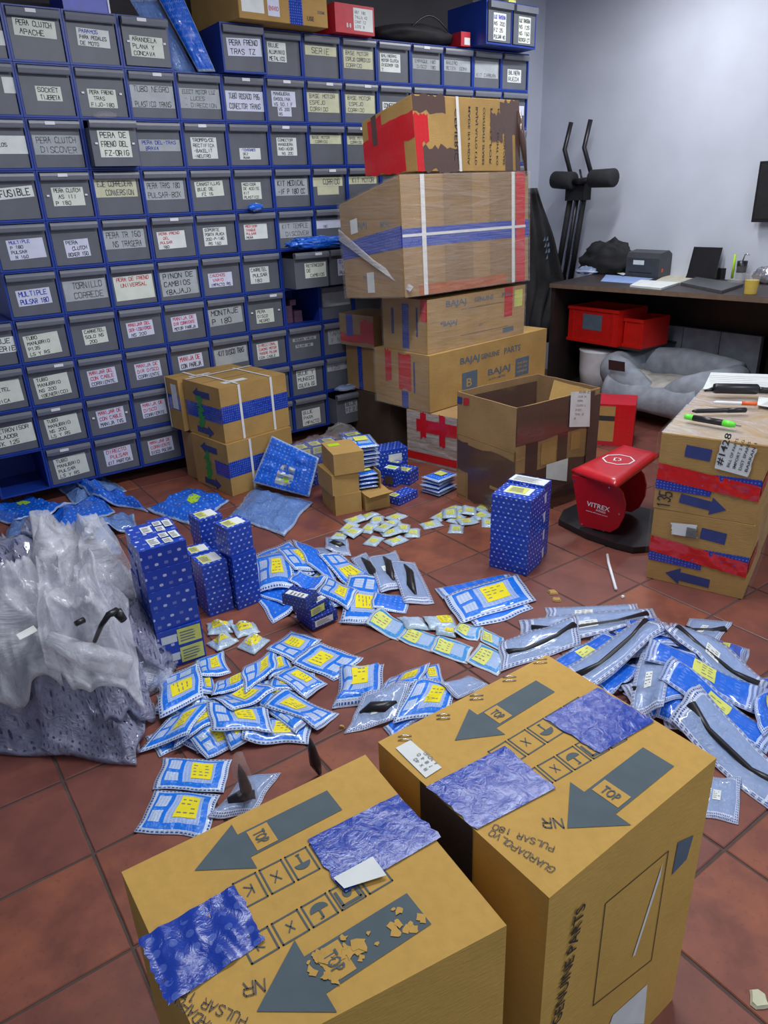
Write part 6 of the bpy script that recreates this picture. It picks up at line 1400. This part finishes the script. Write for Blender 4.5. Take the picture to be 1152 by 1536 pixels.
# black bag of cloth at the wall
c = hit(*kd_(405, 745), (3.83, 0, 0), (1, 0, 0)); lump('black_pouch', 'crumpled black bag on the desk between the frame machine and printer', c[0] - .0, c[1], ZD + .08, .085, .22, .15, 'blackm', 21, .3, 3, nu=36, nv=20, floor_z=ZD + .001, yaw=.2)
def blob(px, z, r, mat, lab, name, cat, seed, fz=ZD + .001, **k):
    c = at(*kd_(*px), z); return lump(name, lab, c[0], c[1], z, *r, mat, seed, .3, 4, nu=26, nv=14, cat=cat, floor_z=fz, **k)
blob((310, 765), ZD + .02, (.05, .09, .035), 'clr', 'crumpled blue plastic wrapper at the left end of the desk', 'plastic_wrapper', 'wrapper', 22)
def dsheet(px, z, lab, mat='paper', th=.003, name='paper_sheet', cat='paper', wr=False):
    P = [at(*kd_(*p), z) for p in px]; c = sum(P) / 4; root = empty(name, tuple(c), lab, cat); mb = MB(); mb.hexa([P[0], P[1], P[3], P[2]] + [p + np.array([0, 0, th]) for p in (P[0], P[1], P[3], P[2])]); mb.build('sheet', M[mat], root); return root
M['paleblue'] = plain('pale_blue_paper', S(150, 175, 225), .5); M['book'] = plain('laptop_grey', S(84, 84, 88), .45); M['cream'] = plain('cream_paper', S(205, 200, 180), .7)
dsheet([(375, 812), (550, 825), (620, 800), (400, 782)], ZD + .001, 'pale blue envelope lying on the desk beside the printer', 'paleblue')
dsheet([(510, 838), (655, 852), (740, 825), (560, 812)], ZD + .001, 'white pad of papers at the front edge of the desk', th=.012)
dsheet([(620, 815), (780, 822), (905, 768), (735, 755)], ZD + .001, 'cream sheet of paper on the desk right of the printer', 'cream')
dsheet([(745, 828), (935, 868), (1035, 835), (820, 802)], ZD + .001, 'closed dark grey laptop on the desk', 'book', .016, 'laptop', 'laptop')
for i, (u, v) in enumerate([(440, 750), (470, 765)]): dsheet([(380 + 10 * i, 740 + 12 * i), (480, 785), (492, 778), (400, 735)], ZD + .004 + .007 * i, ['lower', 'upper'][i] + ' white paper pile behind the blue wrapper', th=.004)
# upright black panel
a, b = hit(*kd_(772, 760), (3.86, 0, 0), (1, 0, 0)), hit(*kd_(905, 762), (3.86, 0, 0), (1, 0, 0)); a[2] = b[2] = ZD + .001; mb = MB(); lean = np.array([.05, 0, .20]); tk = np.array([.008, .0, 0]); mb.hexa([a, b, a + tk, b + tk, a + lean + (b - a) * .15, b + lean + (b - a) * .02, a + lean + tk, b + lean + tk]); props(mb.build('black_folder', M['black'], None, origin=tuple(a)), 'black rectangular panel standing on the desk against the wall', 'folder')
def cyl(px, z, r, h, mat, name, lab, cat, n=20, rt=None, part='body'):
    c = at(*kd_(*px), z); root = empty(name, tuple(c), lab, cat); mb = MB(); c0 = Vector(c); mb.tube([c0, c0 + Vector((0, 0, h))], [r, rt or r], n); mb.build(part, M[mat], root, smooth=False); return root, c
r_, c = cyl((875, 800), ZD, .034, .04, 'yellow_p', 'tape_roll', 'pale yellow tape roll on the desk behind the laptop', 'tape')
r_, c = cyl((935, 800), ZD, .028, .07, 'black', 'black_cup', 'small black cup on the desk behind the laptop', 'cup')
r_, c = cyl((1070, 868), ZD, .033, .075, 'juice', 'juice_cup', 'clear plastic cup of yellow juice on the front of the desk', 'cup', part='juice', rt=.038)
mb = MB(); c0 = Vector(c); mb.tube([c0, c0 + Vector((0, 0, .11))], [.035, .042], 20, cap=False); mb.build('cup_wall', M['film'], r_, smooth=True)
r_, c = cyl((1020, 815), ZD, .035, .10, 'film', 'clear_jar', 'clear jar with black cap parts and pens against the wall', 'jar', part='glass', rt=.04)
mb = MB(); c0 = Vector(c); mb.tube([c0 + Vector((0, 0, .06)), c0 + Vector((0, 0, .13))], [.03, .032], 14); mb.build('black_pump', M['black'], r_, smooth=True)
mb = MB(); mb.tube([c0 + Vector((-.01, .05, .02)), c0 + Vector((-.01, .05, .17))], [.008, .008], 10); mb.build('highlighter', M['limes'], r_, smooth=True)
mb = MB(); mb.tube([c0 + Vector((0, 0, .13)), c0 + Vector((0, -.01, .17)), c0 + Vector((0, -.04, .17))], [.004, .004, .004], 8); mb.build('spout', M['silver'], r_, smooth=True)
M['foil'] = plain('crumpled_foil', S(200, 200, 205), .2, metal=.8, bmp=.5)
blob((1140, 790), ZD + .04, (.05, .08, .06), 'foil', 'crumpled silver foil wrapper on the desk at the right photo edge', 'foil_wrapper', 'foil', 25)
blob((1000, 815), ZD + .015, (.05, .05, .02), 'film', 'crumpled clear wrapper on the desk behind the laptop', 'plastic_wrapper', 'wrapper', 26)
# monitor on the wall
m0 = hit(1143, 242, (3.90, 0, 0), (1, 0, 0)); m1 = hit(1140, 333, (3.90, 0, 0), (1, 0, 0)); root = empty('monitor', (3.92, m0[1] - .3, 1.35), 'black monitor on the white wall cut by the right photo edge', 'monitor')
mb = MB(); mb.box(3.88, 3.91, m0[1] - .62, m0[1], m1[2], m0[2]); mb.build('screen_case', M['black'], root, bevel=.004); mb = MB(); mb.box(3.91, 3.95, m0[1] - .4, m0[1] - .2, 1.28, 1.45); mb.build('wall_bracket', M['black'], root)
mb = MB(); mb.box(3.877, 3.88, m0[1] - .605, m0[1] - .015, m1[2] + .02, m0[2] - .015); mb.build('screen', M['blackm'], root)
# ------------------------------------------------------------------ folded exercise machine against the wall
XM = 3.80
def wm(u, v, x=XM): return hit(*kd_(u, v), (x, 0, 0), (1, 0, 0))
M['dkmetal'] = plain('dark_metal', S(52, 50, 54), .35, metal=.4); M['foam'] = plain('black_foam', S(40, 40, 42), .85)
mach = empty('exercise_machine', tuple(wm(200, 800) * np.array([1, 1, 0]) + np.array([0, 0, 0])), 'folded black exercise machine with foam roller leaning on the white wall', 'exercise machine')
for L, r in (([(238, 72), (207, 200), (240, 330)], .017), ([(328, 60), (298, 190), (335, 325)], .017)):
    mb = MB(); P_ = [wm(u, v, 3.78 if i else 3.80) for i, (u, v) in enumerate(L)]; mb.tube(P_, r, 10); mb.build('handlebar', M['dkmetal'], mach, smooth=True)
for L, r, m_ in (([(235, 420), (170, 800)], .022, 'blackm'), ([(265, 420), (205, 800)], .018, 'dkmetal'), ([(300, 400), (235, 800)], .022, 'blackm')):
    mb = MB(); P_ = [wm(u, v) for u, v in L]; e = P_[1] + (P_[1] - P_[0]) * .02; mb.tube([P_[0], e], r, 8)
    mb.build('leg', M[m_], mach, smooth=True)
for a_, b_, nm in (((158, 340), (250, 345), 'foam_roller'), ((330, 335), (440, 330), 'foam_roller')):
    mb = MB(); p, q_ = wm(*a_, 3.74), wm(*b_, 3.74); mb.tube([p, p + (q_ - p) * .04, q_ - (q_ - p) * .04, q_], [.05, .06, .062, .052], 16); mb.build(nm, M['foam'], mach, smooth=True)
mb = MB(); p, q_ = wm(245, 350, 3.74), wm(335, 340, 3.74); mb.tube([p, q_], .022, 10); mb.build('axle', M['dkmetal'], mach, smooth=True)
mb = MB(); p = wm(270, 395); mb.box(-.04, .04, -.09, .09, -.06, .06, T=Matrix.Translation(p)); mb.build('hinge_block', M['blackm'], mach, bevel=.01)
mb = MB(); mb.tube([wm(278, 292), wm(290, 350)], .008, 8); mb.build('pin', M['dkmetal'], mach, smooth=True)
for u0, u1 in ((255, 190), (285, 215)):
    mb = MB(); a_, b_ = wm(u0, 440, 3.765), wm(u1, 790, 3.765); w_ = np.array([0, .005, 0]); mb.poly([a_ - w_, a_ + w_, b_ + w_, b_ - w_]); mb.build('chrome_strip', M['silver'], mach, fix=False)
# ------------------------------------------------------------------ under the desk: crate, bin, dog bed, couch back
XC = 3.28; M['maroon_tag'] = plain('maroon_tag', S(60, 34, 38), .6)
kx = lambda u, v: (u / 3.47 + 820, v / 3.47 + 420)
def wx(u, v, x): return hit(*kx(u, v), (x, 0, 0), (1, 0, 0))
a, b, c_, d_ = wx(108, 318, XC), wx(365, 340, XC), wx(112, 140, XC), wx(400, 152, XC)
z0, z1 = (a[2] + b[2]) / 2, (c_[2] + d_[2]) / 2; y0, y1 = a[1], b[1]
shelfz = z0
def crate(x0, x1, y0, y1, z0, z1, lab):
    root = empty('plastic_crate', ((x0 + x1) / 2, (y0 + y1) / 2, z0), lab, 'crate'); t = .008; lo, hi = min(y0, y1), max(y0, y1)
    for nm, bx_ in (('wall', (x0, x0 + t, lo, hi, z0, z1)), ('wall', (x1 - t, x1, lo, hi, z0, z1)), ('wall', (x0 + t, x1 - t, lo, lo + t, z0, z1)), ('wall', (x0 + t, x1 - t, hi - t, hi, z0, z1)), ('bottom', (x0 + t, x1 - t, lo + t, hi - t, z0, z0 + t))):
        mb = MB(); mb.box(*bx_); mb.build(nm, M['redc'], root, bevel=.003)
    for zz in (z0, z1 - .02): mb = MB(); mb.box(x0 - .010, x0, lo - .004, hi + .004, zz, zz + .02); mb.build('rim', M['redc'], root)
    for k in range(5):
        yy = lo + (hi - lo) * (k + .5) / 5 if k in (0, 4) else None
        if yy: mb = MB(); mb.box(x0 - .006, x0, yy - .006, yy + .006, z0 + .02, z1 - .02); mb.build('rib', M['redc'], root)
    return root
cr_ = crate(XC, XC + .30, y0, y1, z0, z1, 'red plastic crate with a picture label on the cabinet under the desk')
mb = MB(); lo, hi = min(y0, y1), max(y0, y1); mb.poly([(XC - .002, hi - (hi - lo) * .3, z1 - .045), (XC - .002, lo + (hi - lo) * .32, z1 - .045), (XC - .002, lo + (hi - lo) * .32, z0 + .09), (XC - .002, hi - (hi - lo) * .3, z0 + .09)]); mb.build('picture_label', M['print_gb'], cr_, fix=False)
crate(XC + .05, XC + .33, y1 - .01, y1 - .16, z0 + .0, z1 - .05, 'second red crate behind and right of the labelled red crate')
mb = MB(); mb.box(XC + .02, XC + .45, lo - .16, hi + .0, z0 - .012, z0 - .001); props(mb.build('crate_shelf', M['desk'], None, origin=(XC + .2, lo, z0 - .03)), 'dark shelf board carrying the red crates under the desk', 'shelf')
# white bin
cc_ = at(*kx(250, 560), .1); mb = MB(); bx_, by_ = 3.42, wx(245, 450, 3.35)[1]
root = empty('plastic_bin', (bx_, by_, .096), 'pale grey plastic bin behind the dog bed under the red crate', 'bin'); V_ = [(.13, .0), (.145, .14), (.15, .27), (.155, .28)]
mb.tube([(bx_, by_, .098 + z) for r, z in V_], [r for r, z in V_], 24); mb.build('body', M['white'], root, smooth=True)
# dog bed
dbL = at(*kx(285, 480), .1); BX0 = 3.12
y_l = wx(268, 470, BX0 + .03)[1]; y_r = y_l - .86; xb0, xb1 = BX0 + .03, 3.60; zb = .098
bed = empty('dog_bed', ((xb0 + xb1) / 2, (y_l + y_r) / 2, zb), 'grey plush dog bed with raised bolsters and a dark label', 'dog bed')
def bolster(pts, rad, name, mat='greyfab', n=14, sq=1.35):
    mb = MB(); P_ = [Vector(p) for p in pts]; fine, R_ = [], []
    def cat(p0, p1, p2, p3, t): return .5 * ((2 * p1) + (-p0 + p2) * t + (2 * p0 - 5 * p1 + 4 * p2 - p3) * t * t + (-p0 + 3 * p1 - 3 * p2 + p3) * t ** 3)
    for i in range(len(P_) - 1):
        for t in range(8):
            u = t / 8; fine.append(cat(P_[max(i - 1, 0)], P_[i], P_[i + 1], P_[min(i + 2, len(P_) - 1)], u)); R_.append(rad[i] * (1 - u) + rad[i + 1] * u)
    fine.append(P_[-1]); R_.append(rad[-1]); mb.tube(fine, R_, n)
    for i, v in enumerate(mb.v):
        c = fine[min(i // n, len(fine) - 1)]; dv = Vector(v) - c; dv.z *= sq; e = 1 + .06 * noise.noise(Vector(v) * 14); q = c + dv * e; mb.v[i] = (q.x, q.y, max(zb + .002, q.z))
    return mb.build(name, M[mat], bed, smooth=True)
H1 = .20
bolster([(xb1 - .08, y_l - .08, zb + .20), (xb0 + .12, y_l - .05, zb + .20), (xb0 + .05, y_l - .14, zb + .19), (xb0 + .05, y_l - .27, zb + .13), (xb0 + .06, y_l - .38, zb + .07), (xb0 + .06, y_l - .50, zb + .07), (xb0 + .05, y_l - .60, zb + .14), (xb0 + .06, y_l - .74, zb + .18), (xb0 + .14, y_r + .05, zb + .2), (xb1 - .08, y_r + .08, zb + .2)],
        [.085, .095, .095, .085, .07, .07, .08, .095, .095, .085], 'side_bolster', 'greyfab', sq=1.2)
bolster([(xb0 + .02, y_l - .1, zb + .09), (xb0 + .02, y_l - .42, zb + .05), (xb0 + .02, y_r + .1, zb + .09)], [.10, .075, .10], 'front_skirt', 'greyfab')
bolster([(xb0 + .15, y_l - .04, zb + .07), (xb1 - .1, y_l - .06, zb + .07)], [.095, .095], 'side_skirt', 'greyfab')
bolster([(xb1 - .07, y_l - .08, zb + .21), (xb1 - .06, (y_l + y_r) / 2, zb + .23), (xb1 - .07, y_r + .08, zb + .21)], [.08, .085, .08], 'back_bolster', 'greyfab')
lump('c', 'x', (xb0 + xb1) / 2 + .02, (y_l + y_r) / 2, zb + .09, .27, .38, .10, 'greyin', 31, .12, 3, nu=30, nv=16, floor_z=zb + .003)
cu = D.objects[[o.name for o in D.objects if o.name.startswith('c') and o.get('label') == 'x'][0]]; cu.name = 'cushion'; cu.parent = bed; cu.location = Vector(cu.location) - Vector(bed.location)
for k_ in ('label', 'category'): del cu[k_]
for (xx, yy, s) in ((xb0 + .13, y_l - .25, .08), (xb0 + .22, y_l - .18, .09)):
    lump('c', 'x', xx, yy, zb + .13, s, .12, .07, 'greyin', 33, .15, 3, nu=24, nv=14, floor_z=zb + .02); cu = [o for o in D.objects if o.get('label') == 'x'][0]; cu.name = 'pillow'; cu.parent = bed; cu.location = Vector(cu.location) - Vector(bed.location)
    for k_ in ('label', 'category'): del cu[k_]
t_ = [wx(*q, xb0 - .075) for q in ((322, 415), (405, 428), (405, 478), (322, 466))]; mb = MB(); mb.poly(t_); mb.poly([p + np.array([.004, 0, 0]) for p in t_][::-1]); mb.build('brand_tag', M['maroon_tag'], bed, fix=False, label='dark brown woven tag')
# couch-like grey back under the desk
xs = 3.80 - .02; ya, yb = wx(560, 240, xs)[1], wx(1150, 300, xs)[1]; zt_ = wx(700, 235, xs)[2]; ya -= .0
root = empty('grey_cushion', (xs, (ya + yb) / 2, .1), 'dim grey cushioned panel behind the dog bed under the desk', 'cushion', None)
for i in range(3):
    y_a, y_b = ya + (yb - ya) * i / 3, ya + (yb - ya) * (i + 1) / 3 + .006; mb = MB(); mb.box(3.72, 3.755, min(y_a, y_b), max(y_a, y_b), .1, zt_); mb.build('panel', M['greyfab'], root, bevel=.012)
# ------------------------------------------------------------------ dark jacket hung at the rack end
jk = empty('black_jacket', (3.05, -.02, .45), 'black jacket with faint grey print hanging beside the tall carton stack', 'jacket')
mb = MB(); V, F = [], []; nu, nv = 22, 26
for s in (0, 1):
    for j in range(nv + 1):
        for i in range(nu + 1):
            a, b = i / nu, j / nv; z = 1.45 - b * 1.05; wd = .10 + .30 * min(1, b * 1.6) - (.12 if b > .62 else 0) * min(1, (b - .62) * 4 if b > .62 else 0)
            x = 3.02 + a * wd + .02 * math.sin(b * 5); y = -.20 + .035 * math.sin(a * 16 + b * 2) * (.3 + b) + .02 * noise.noise(Vector((a * 4, b * 5, 2))) + (.05 if s else 0)
            V.append((x, y, z))
q = nu + 1; N = q * (nv + 1)
for j in range(nv):
    for i in range(nu): k0 = j * q + i; F += [(k0, k0 + q, k0 + q + 1, k0 + 1), (N + k0, N + k0 + 1, N + k0 + q + 1, N + k0 + q)]
for j in range(nv): F += [(j * q, N + j * q, N + (j + 1) * q, (j + 1) * q), (j * q + nu, (j + 1) * q + nu, N + (j + 1) * q + nu, N + j * q + nu)]
for i in range(nu): F += [(i, i + 1, N + i + 1, N + i), (nv * q + i, N + nv * q + i, N + nv * q + i + 1, nv * q + i + 1)]
mb.mesh(V, F); mb.build('cloth', M['blackm'], jk, smooth=True)
mb = MB(); mb.tube([(3.06, -.17, 1.45), (3.07, -.10, 1.5), (3.07, -.02, 1.5)], .006, 8); mb.build('hook', M['dkmetal'], jk, smooth=True)
mb = MB()
for i in range(10):
    c = V[(8 + i // 3) * q + 13 + (i % 3) * 2]; mb.poly([(c[0] - .012, c[1] - .012, c[2] - .02), (c[0] + .01, c[1] - .012, c[2] - .015), (c[0] + .006, c[1] - .012, c[2] + .012)])
mb.build('print', M['print_gb'], jk, fix=False)
# ------------------------------------------------------------------ on top of the rack
ZTOP = ZF
def ftop(u, v, y=-.02): return hit(u, v, (0, y, 0), (0, 1, 0))
# large carton overhanging the front
a, b, c_ = ftop(360, 32, -.14), ftop(497, 42, -.14), ftop(310, 30, .2)
TC = Carton('cardboard_carton', 0, 0, 0, 0, 0, 0, 0, 'long tan carton with white labels lying on top of the rack', verts=[(a[0], -.14, ZTOP + .004), (b[0], -.11, ZTOP + .004), (a[0] - .06, .30, ZTOP + .004), (b[0] - .05, .32, ZTOP + .004), (a[0], -.14, ZTOP + .30), (b[0], -.11, ZTOP + .30), (a[0] - .06, .30, ZTOP + .30), (b[0] - .05, .32, ZTOP + .3)])
TC.patch('paper_label', 'front', .03, .27, .1, .8, 'paper', .001); TC.patch('paper_label', 'front', .31, .44, .08, .42, 'paper_l', .001); TC.patch('tape', 'front', .55, .70, 0, 1, 'tape_b', .001); BJ(TC, 'front', .32, .16, .02, 'ENVIO', .11, 'redbox'); BJ(TC, 'front', .75, .08, .02, 'USE', .08, 'print_k'); BJ(TC, 'front', .88, .2, .014, 'DSM', .08, 'print_gb')
BJ(TC, 'front', .05, .5, .012, 'REMITE', .18, 'print_k'); BJ(TC, 'front', .05, .3, .012, 'DESTINO', .18, 'print_k')
a, b = ftop(497, 50, -.10), ftop(562, 53, -.05)
RB = Carton('red_box', b[0] - .27, -.07, 4, .27, .22, .135, ZTOP + .002, 'red box with a white label on top of the rack', cat='box', mat='redbox')
RB.patch('paper_label', 'front', .46, .96, .12, .9, 'paper', .001); f = RB.frame('front'); mb = MB()
for i in range(4): add_strokes(mb, f, ['REF 180', 'TALLA 42', 'CANT 12', 'LOTE 8'][i], .135, .095 - .022 * i, .012, .002, 0)
mb.build('label_writing', M['ink_f'], RB.root, fix=False); BJ(RB, 'front', .27, .2, .02, 'B 8', .12, 'white')
bx_ = (ftop(570, 60)[0] + ftop(700, 70)[0]) / 2
lump('black_bag', 'flat black bag with a cord handle on top of the rack', bx_, .10, ZTOP + .05, .30, .14, .06, 'blackm', 41, .12, 3, nu=40, nv=16, floor_z=ZTOP + .003)
bag_ = [o for o in D.objects if o.name.startswith('black_bag')][0]
mb = MB(); h0 = Vector((bx_ - .1, -.0, ZTOP + .07)); mb.tube([h0 + Vector((.0 + .035 * t, -.02, .07 * math.sin(PI * t / 8))) for t in range(9)], .005, 6); mb.build('handle', M['black'], bag_, smooth=True)
r0 = ftop(690, 66, -.02); SR = Carton('red_box', r0[0], -.03, 0, .075, .12, .075, ZTOP + .002, 'tiny dark red box between the black bag and the blue drawer unit', cat='box', mat='redbox'); SR.patch('sticker', 'front', .35, .95, .1, .6, 'paper', .001)
# loose two-drawer unit on top
ul = ftop(727, 62, -.12); wx_ = .225
root = empty('drawer_unit', (ul[0] + wx_, -.12, ZTOP + .12), 'loose blue two-drawer unit with two white cards standing on top of the rack', 'drawer unit', None, math.radians(3))
T = mat_of(root); z_ = .115
for nm, bx4 in (('housing', (-wx_, -wx_ + .008, 0, .34, -z_, z_)), ('housing', (wx_ - .008, wx_, 0, .34, -z_, z_)), ('housing', (-wx_ + .008, wx_ - .008, 0, .34, -z_, -z_ + .010)), ('housing', (-wx_ + .008, wx_ - .008, 0, .34, z_ - .008, z_)), ('divider', (-.004, .004, 0, .33, -z_ + .01, z_ - .008))):
    mb = MB(); mb.box(*bx4, T=T); mb.build('housing_panel', M['housing'], root)
for sx, lines in ((-1, ['LUZ TRASERA', 'NS 200', 'FZ 25', 'PULSAR NS']), (1, ['LUZ TRASERA', 'NS 125', 'NS 160', 'BOXER CT'])):
    cxx = sx * wx_ / 2; mb = MB(); mb.box(cxx - .098, cxx + .098, -.004, .004, -z_ + .014, z_ - .012, T=T); dr = mb.build('drawer', M['drawer'], root)
    mb = MB(); mb.box(cxx - .1, cxx + .1, -.028, -.004, z_ - .045, z_ - .012, T=T); mb.build('handle', M['lip'], dr, bevel=.006)
    mb = MB(); f = lambda x, y, o=0, cxx=cxx: tuple(T @ Vector((cxx + x, -.0052 - o, y - .02)))
    mb.poly([f(-.055, -.07), f(.055, -.07), f(.055, .07), f(-.055, .07)])
    for i, t in enumerate(lines): add_strokes(mb, lambda x, y, f=f: f(x, y, .0008), t, -.05, .04 - .034 * i, .018, .0032, 2 if (i == 0 and sx < 0) else 1, maxw=.10)
    mb.build('label_card', [M['paper'] if sx < 0 else M['paper_g'], M['ink'], M['ink_b']], dr, fix=False)
c = T @ Vector((-.1, .1, z_)); lump('clear_bag', 'crumpled clear bag on the loose blue drawer unit', c[0], c[1], c[2] + .03, .12, .09, .03, 'film', 44, .2, 4, nu=26, nv=12, floor_z=c[2] + .002)
mb = MB(); c = T @ Vector((.0, .03, z_ + .008)); mb.box(-.03, .03, -.03, .03, -.006, .006, T=Matrix.Translation(c)); props(mb.build('yellow_pack', M['yellow_p'], None, origin=tuple(c), bevel=.002), 'small yellow pack on the loose blue drawer unit', 'pack')
# blue panel above the second drawer of the first row
pA, pB = ftop(97, 15, .02), ftop(165, 17, .02); root = empty('blue_bin', ((pA[0] + pB[0]) / 2, .1, ZTOP), 'glossy blue plastic bin on top of the rack at the upper left', 'bin')
mb = MB(); w_ = pB[0] - pA[0]; mb.box(pA[0], pA[0] + w_, .03, .036, ZTOP + .002, ZTOP + .16); mb.box(pA[0], pA[0] + .006, .036, .25, ZTOP + .002, ZTOP + .16); mb.box(pB[0] - .006, pB[0], .036, .25, ZTOP + .002, ZTOP + .16); mb.box(pA[0] + .006, pB[0] - .006, .244, .25, ZTOP + .002, ZTOP + .16); mb.box(pA[0] + .006, pB[0] - .006, .036, .244, ZTOP + .002, ZTOP + .008); mb.build('body', M['bigblue'] if 'bigblue' in M else plain('glossy_blue', S(14, 44, 185), .3), root)
mb = MB(); mb.box(pB[0] - .004, pB[0] + .004, .024, .03, ZTOP + .002, ZTOP + .15); mb.build('white_edge', M['white'], root)
# bags leaning in the missing slot of the first row
zr1 = rowz(1) + .004
q0, q1 = ftop(295, 107, .02), ftop(322, 107, -.02); t0, t1 = ftop(247, 0, .02), ftop(275, 0, .0)
sheetbag('mailing_bag', 'bright blue bubble bag leaning in the gap of the first row', (q0[0], .0, zr1), (q1[0], -.03, zr1), (t0[0] - .02, .10, 2.40), (t1[0] - .0, .05, 2.42), 'bigb', bow=.0, th=.03, seed=6, crk=.01)
q0, q1 = ftop(272, 100, .06), ftop(296, 106, .06); t0, t1 = ftop(205, 0, .06), ftop(245, 5, .06)
sheetbag('clear_bag', 'dark clear bag behind the bright blue bubble bag in the gap', (q0[0] - .03, .09, zr1), (q1[0], .07, zr1), (t0[0], .16, 2.36), (t1[0], .14, 2.37), 'bigc', bow=.0, th=.02, seed=7, crk=.02)
# blue bag on the pulled-out drawers of the sixth row
o5 = cell_origin(5, 5); c = ((o5[0] + .12), -.10, rowz(5))
dz_ = rowz(5) + .006
def bagon(x0, x1, y, z, lab, seed): return lump('mailing_bag', lab, (x0 + x1) / 2, y, z + .03, (x1 - x0) / 2, .07, .034, 'bigb', seed, .35, 5, nu=44, nv=18, floor_z=z)
bagon(5 * CW + .0, 5 * CW + .40, -.10, dz_, 'crumpled bright blue bag lying on the two pulled-out drawers', 51)
lump('blue_scrap', 'small crumpled blue wrapper on the ledge below a white card', ftop(382, 312)[0], -.03, rowz(4) - .0 + .02, .045, .02, .02, 'bigb', 52, .4, 5, nu=20, nv=10, cat='wrapper', floor_z=rowz(4) - .003)
lump('plastic_scrap', 'crumpled clear and red wrapper on the pulled-out drawer near the upper left', ftop(155, 176)[0], -.055, rowz(2) + .012, .06, .03, .016, 'film', 53, .3, 5, nu=20, nv=10, cat='wrapper', floor_z=rowz(2) + .0)
lump('plastic_scrap', 'crumpled blue-white wrapper on the low pulled-out drawer by the tall stack', 6 * CW + .12, -.06, rowz(9) + .02, .09, .05, .018, 'clr', 54, .3, 5, nu=20, nv=10, cat='wrapper', floor_z=rowz(9) + .002)
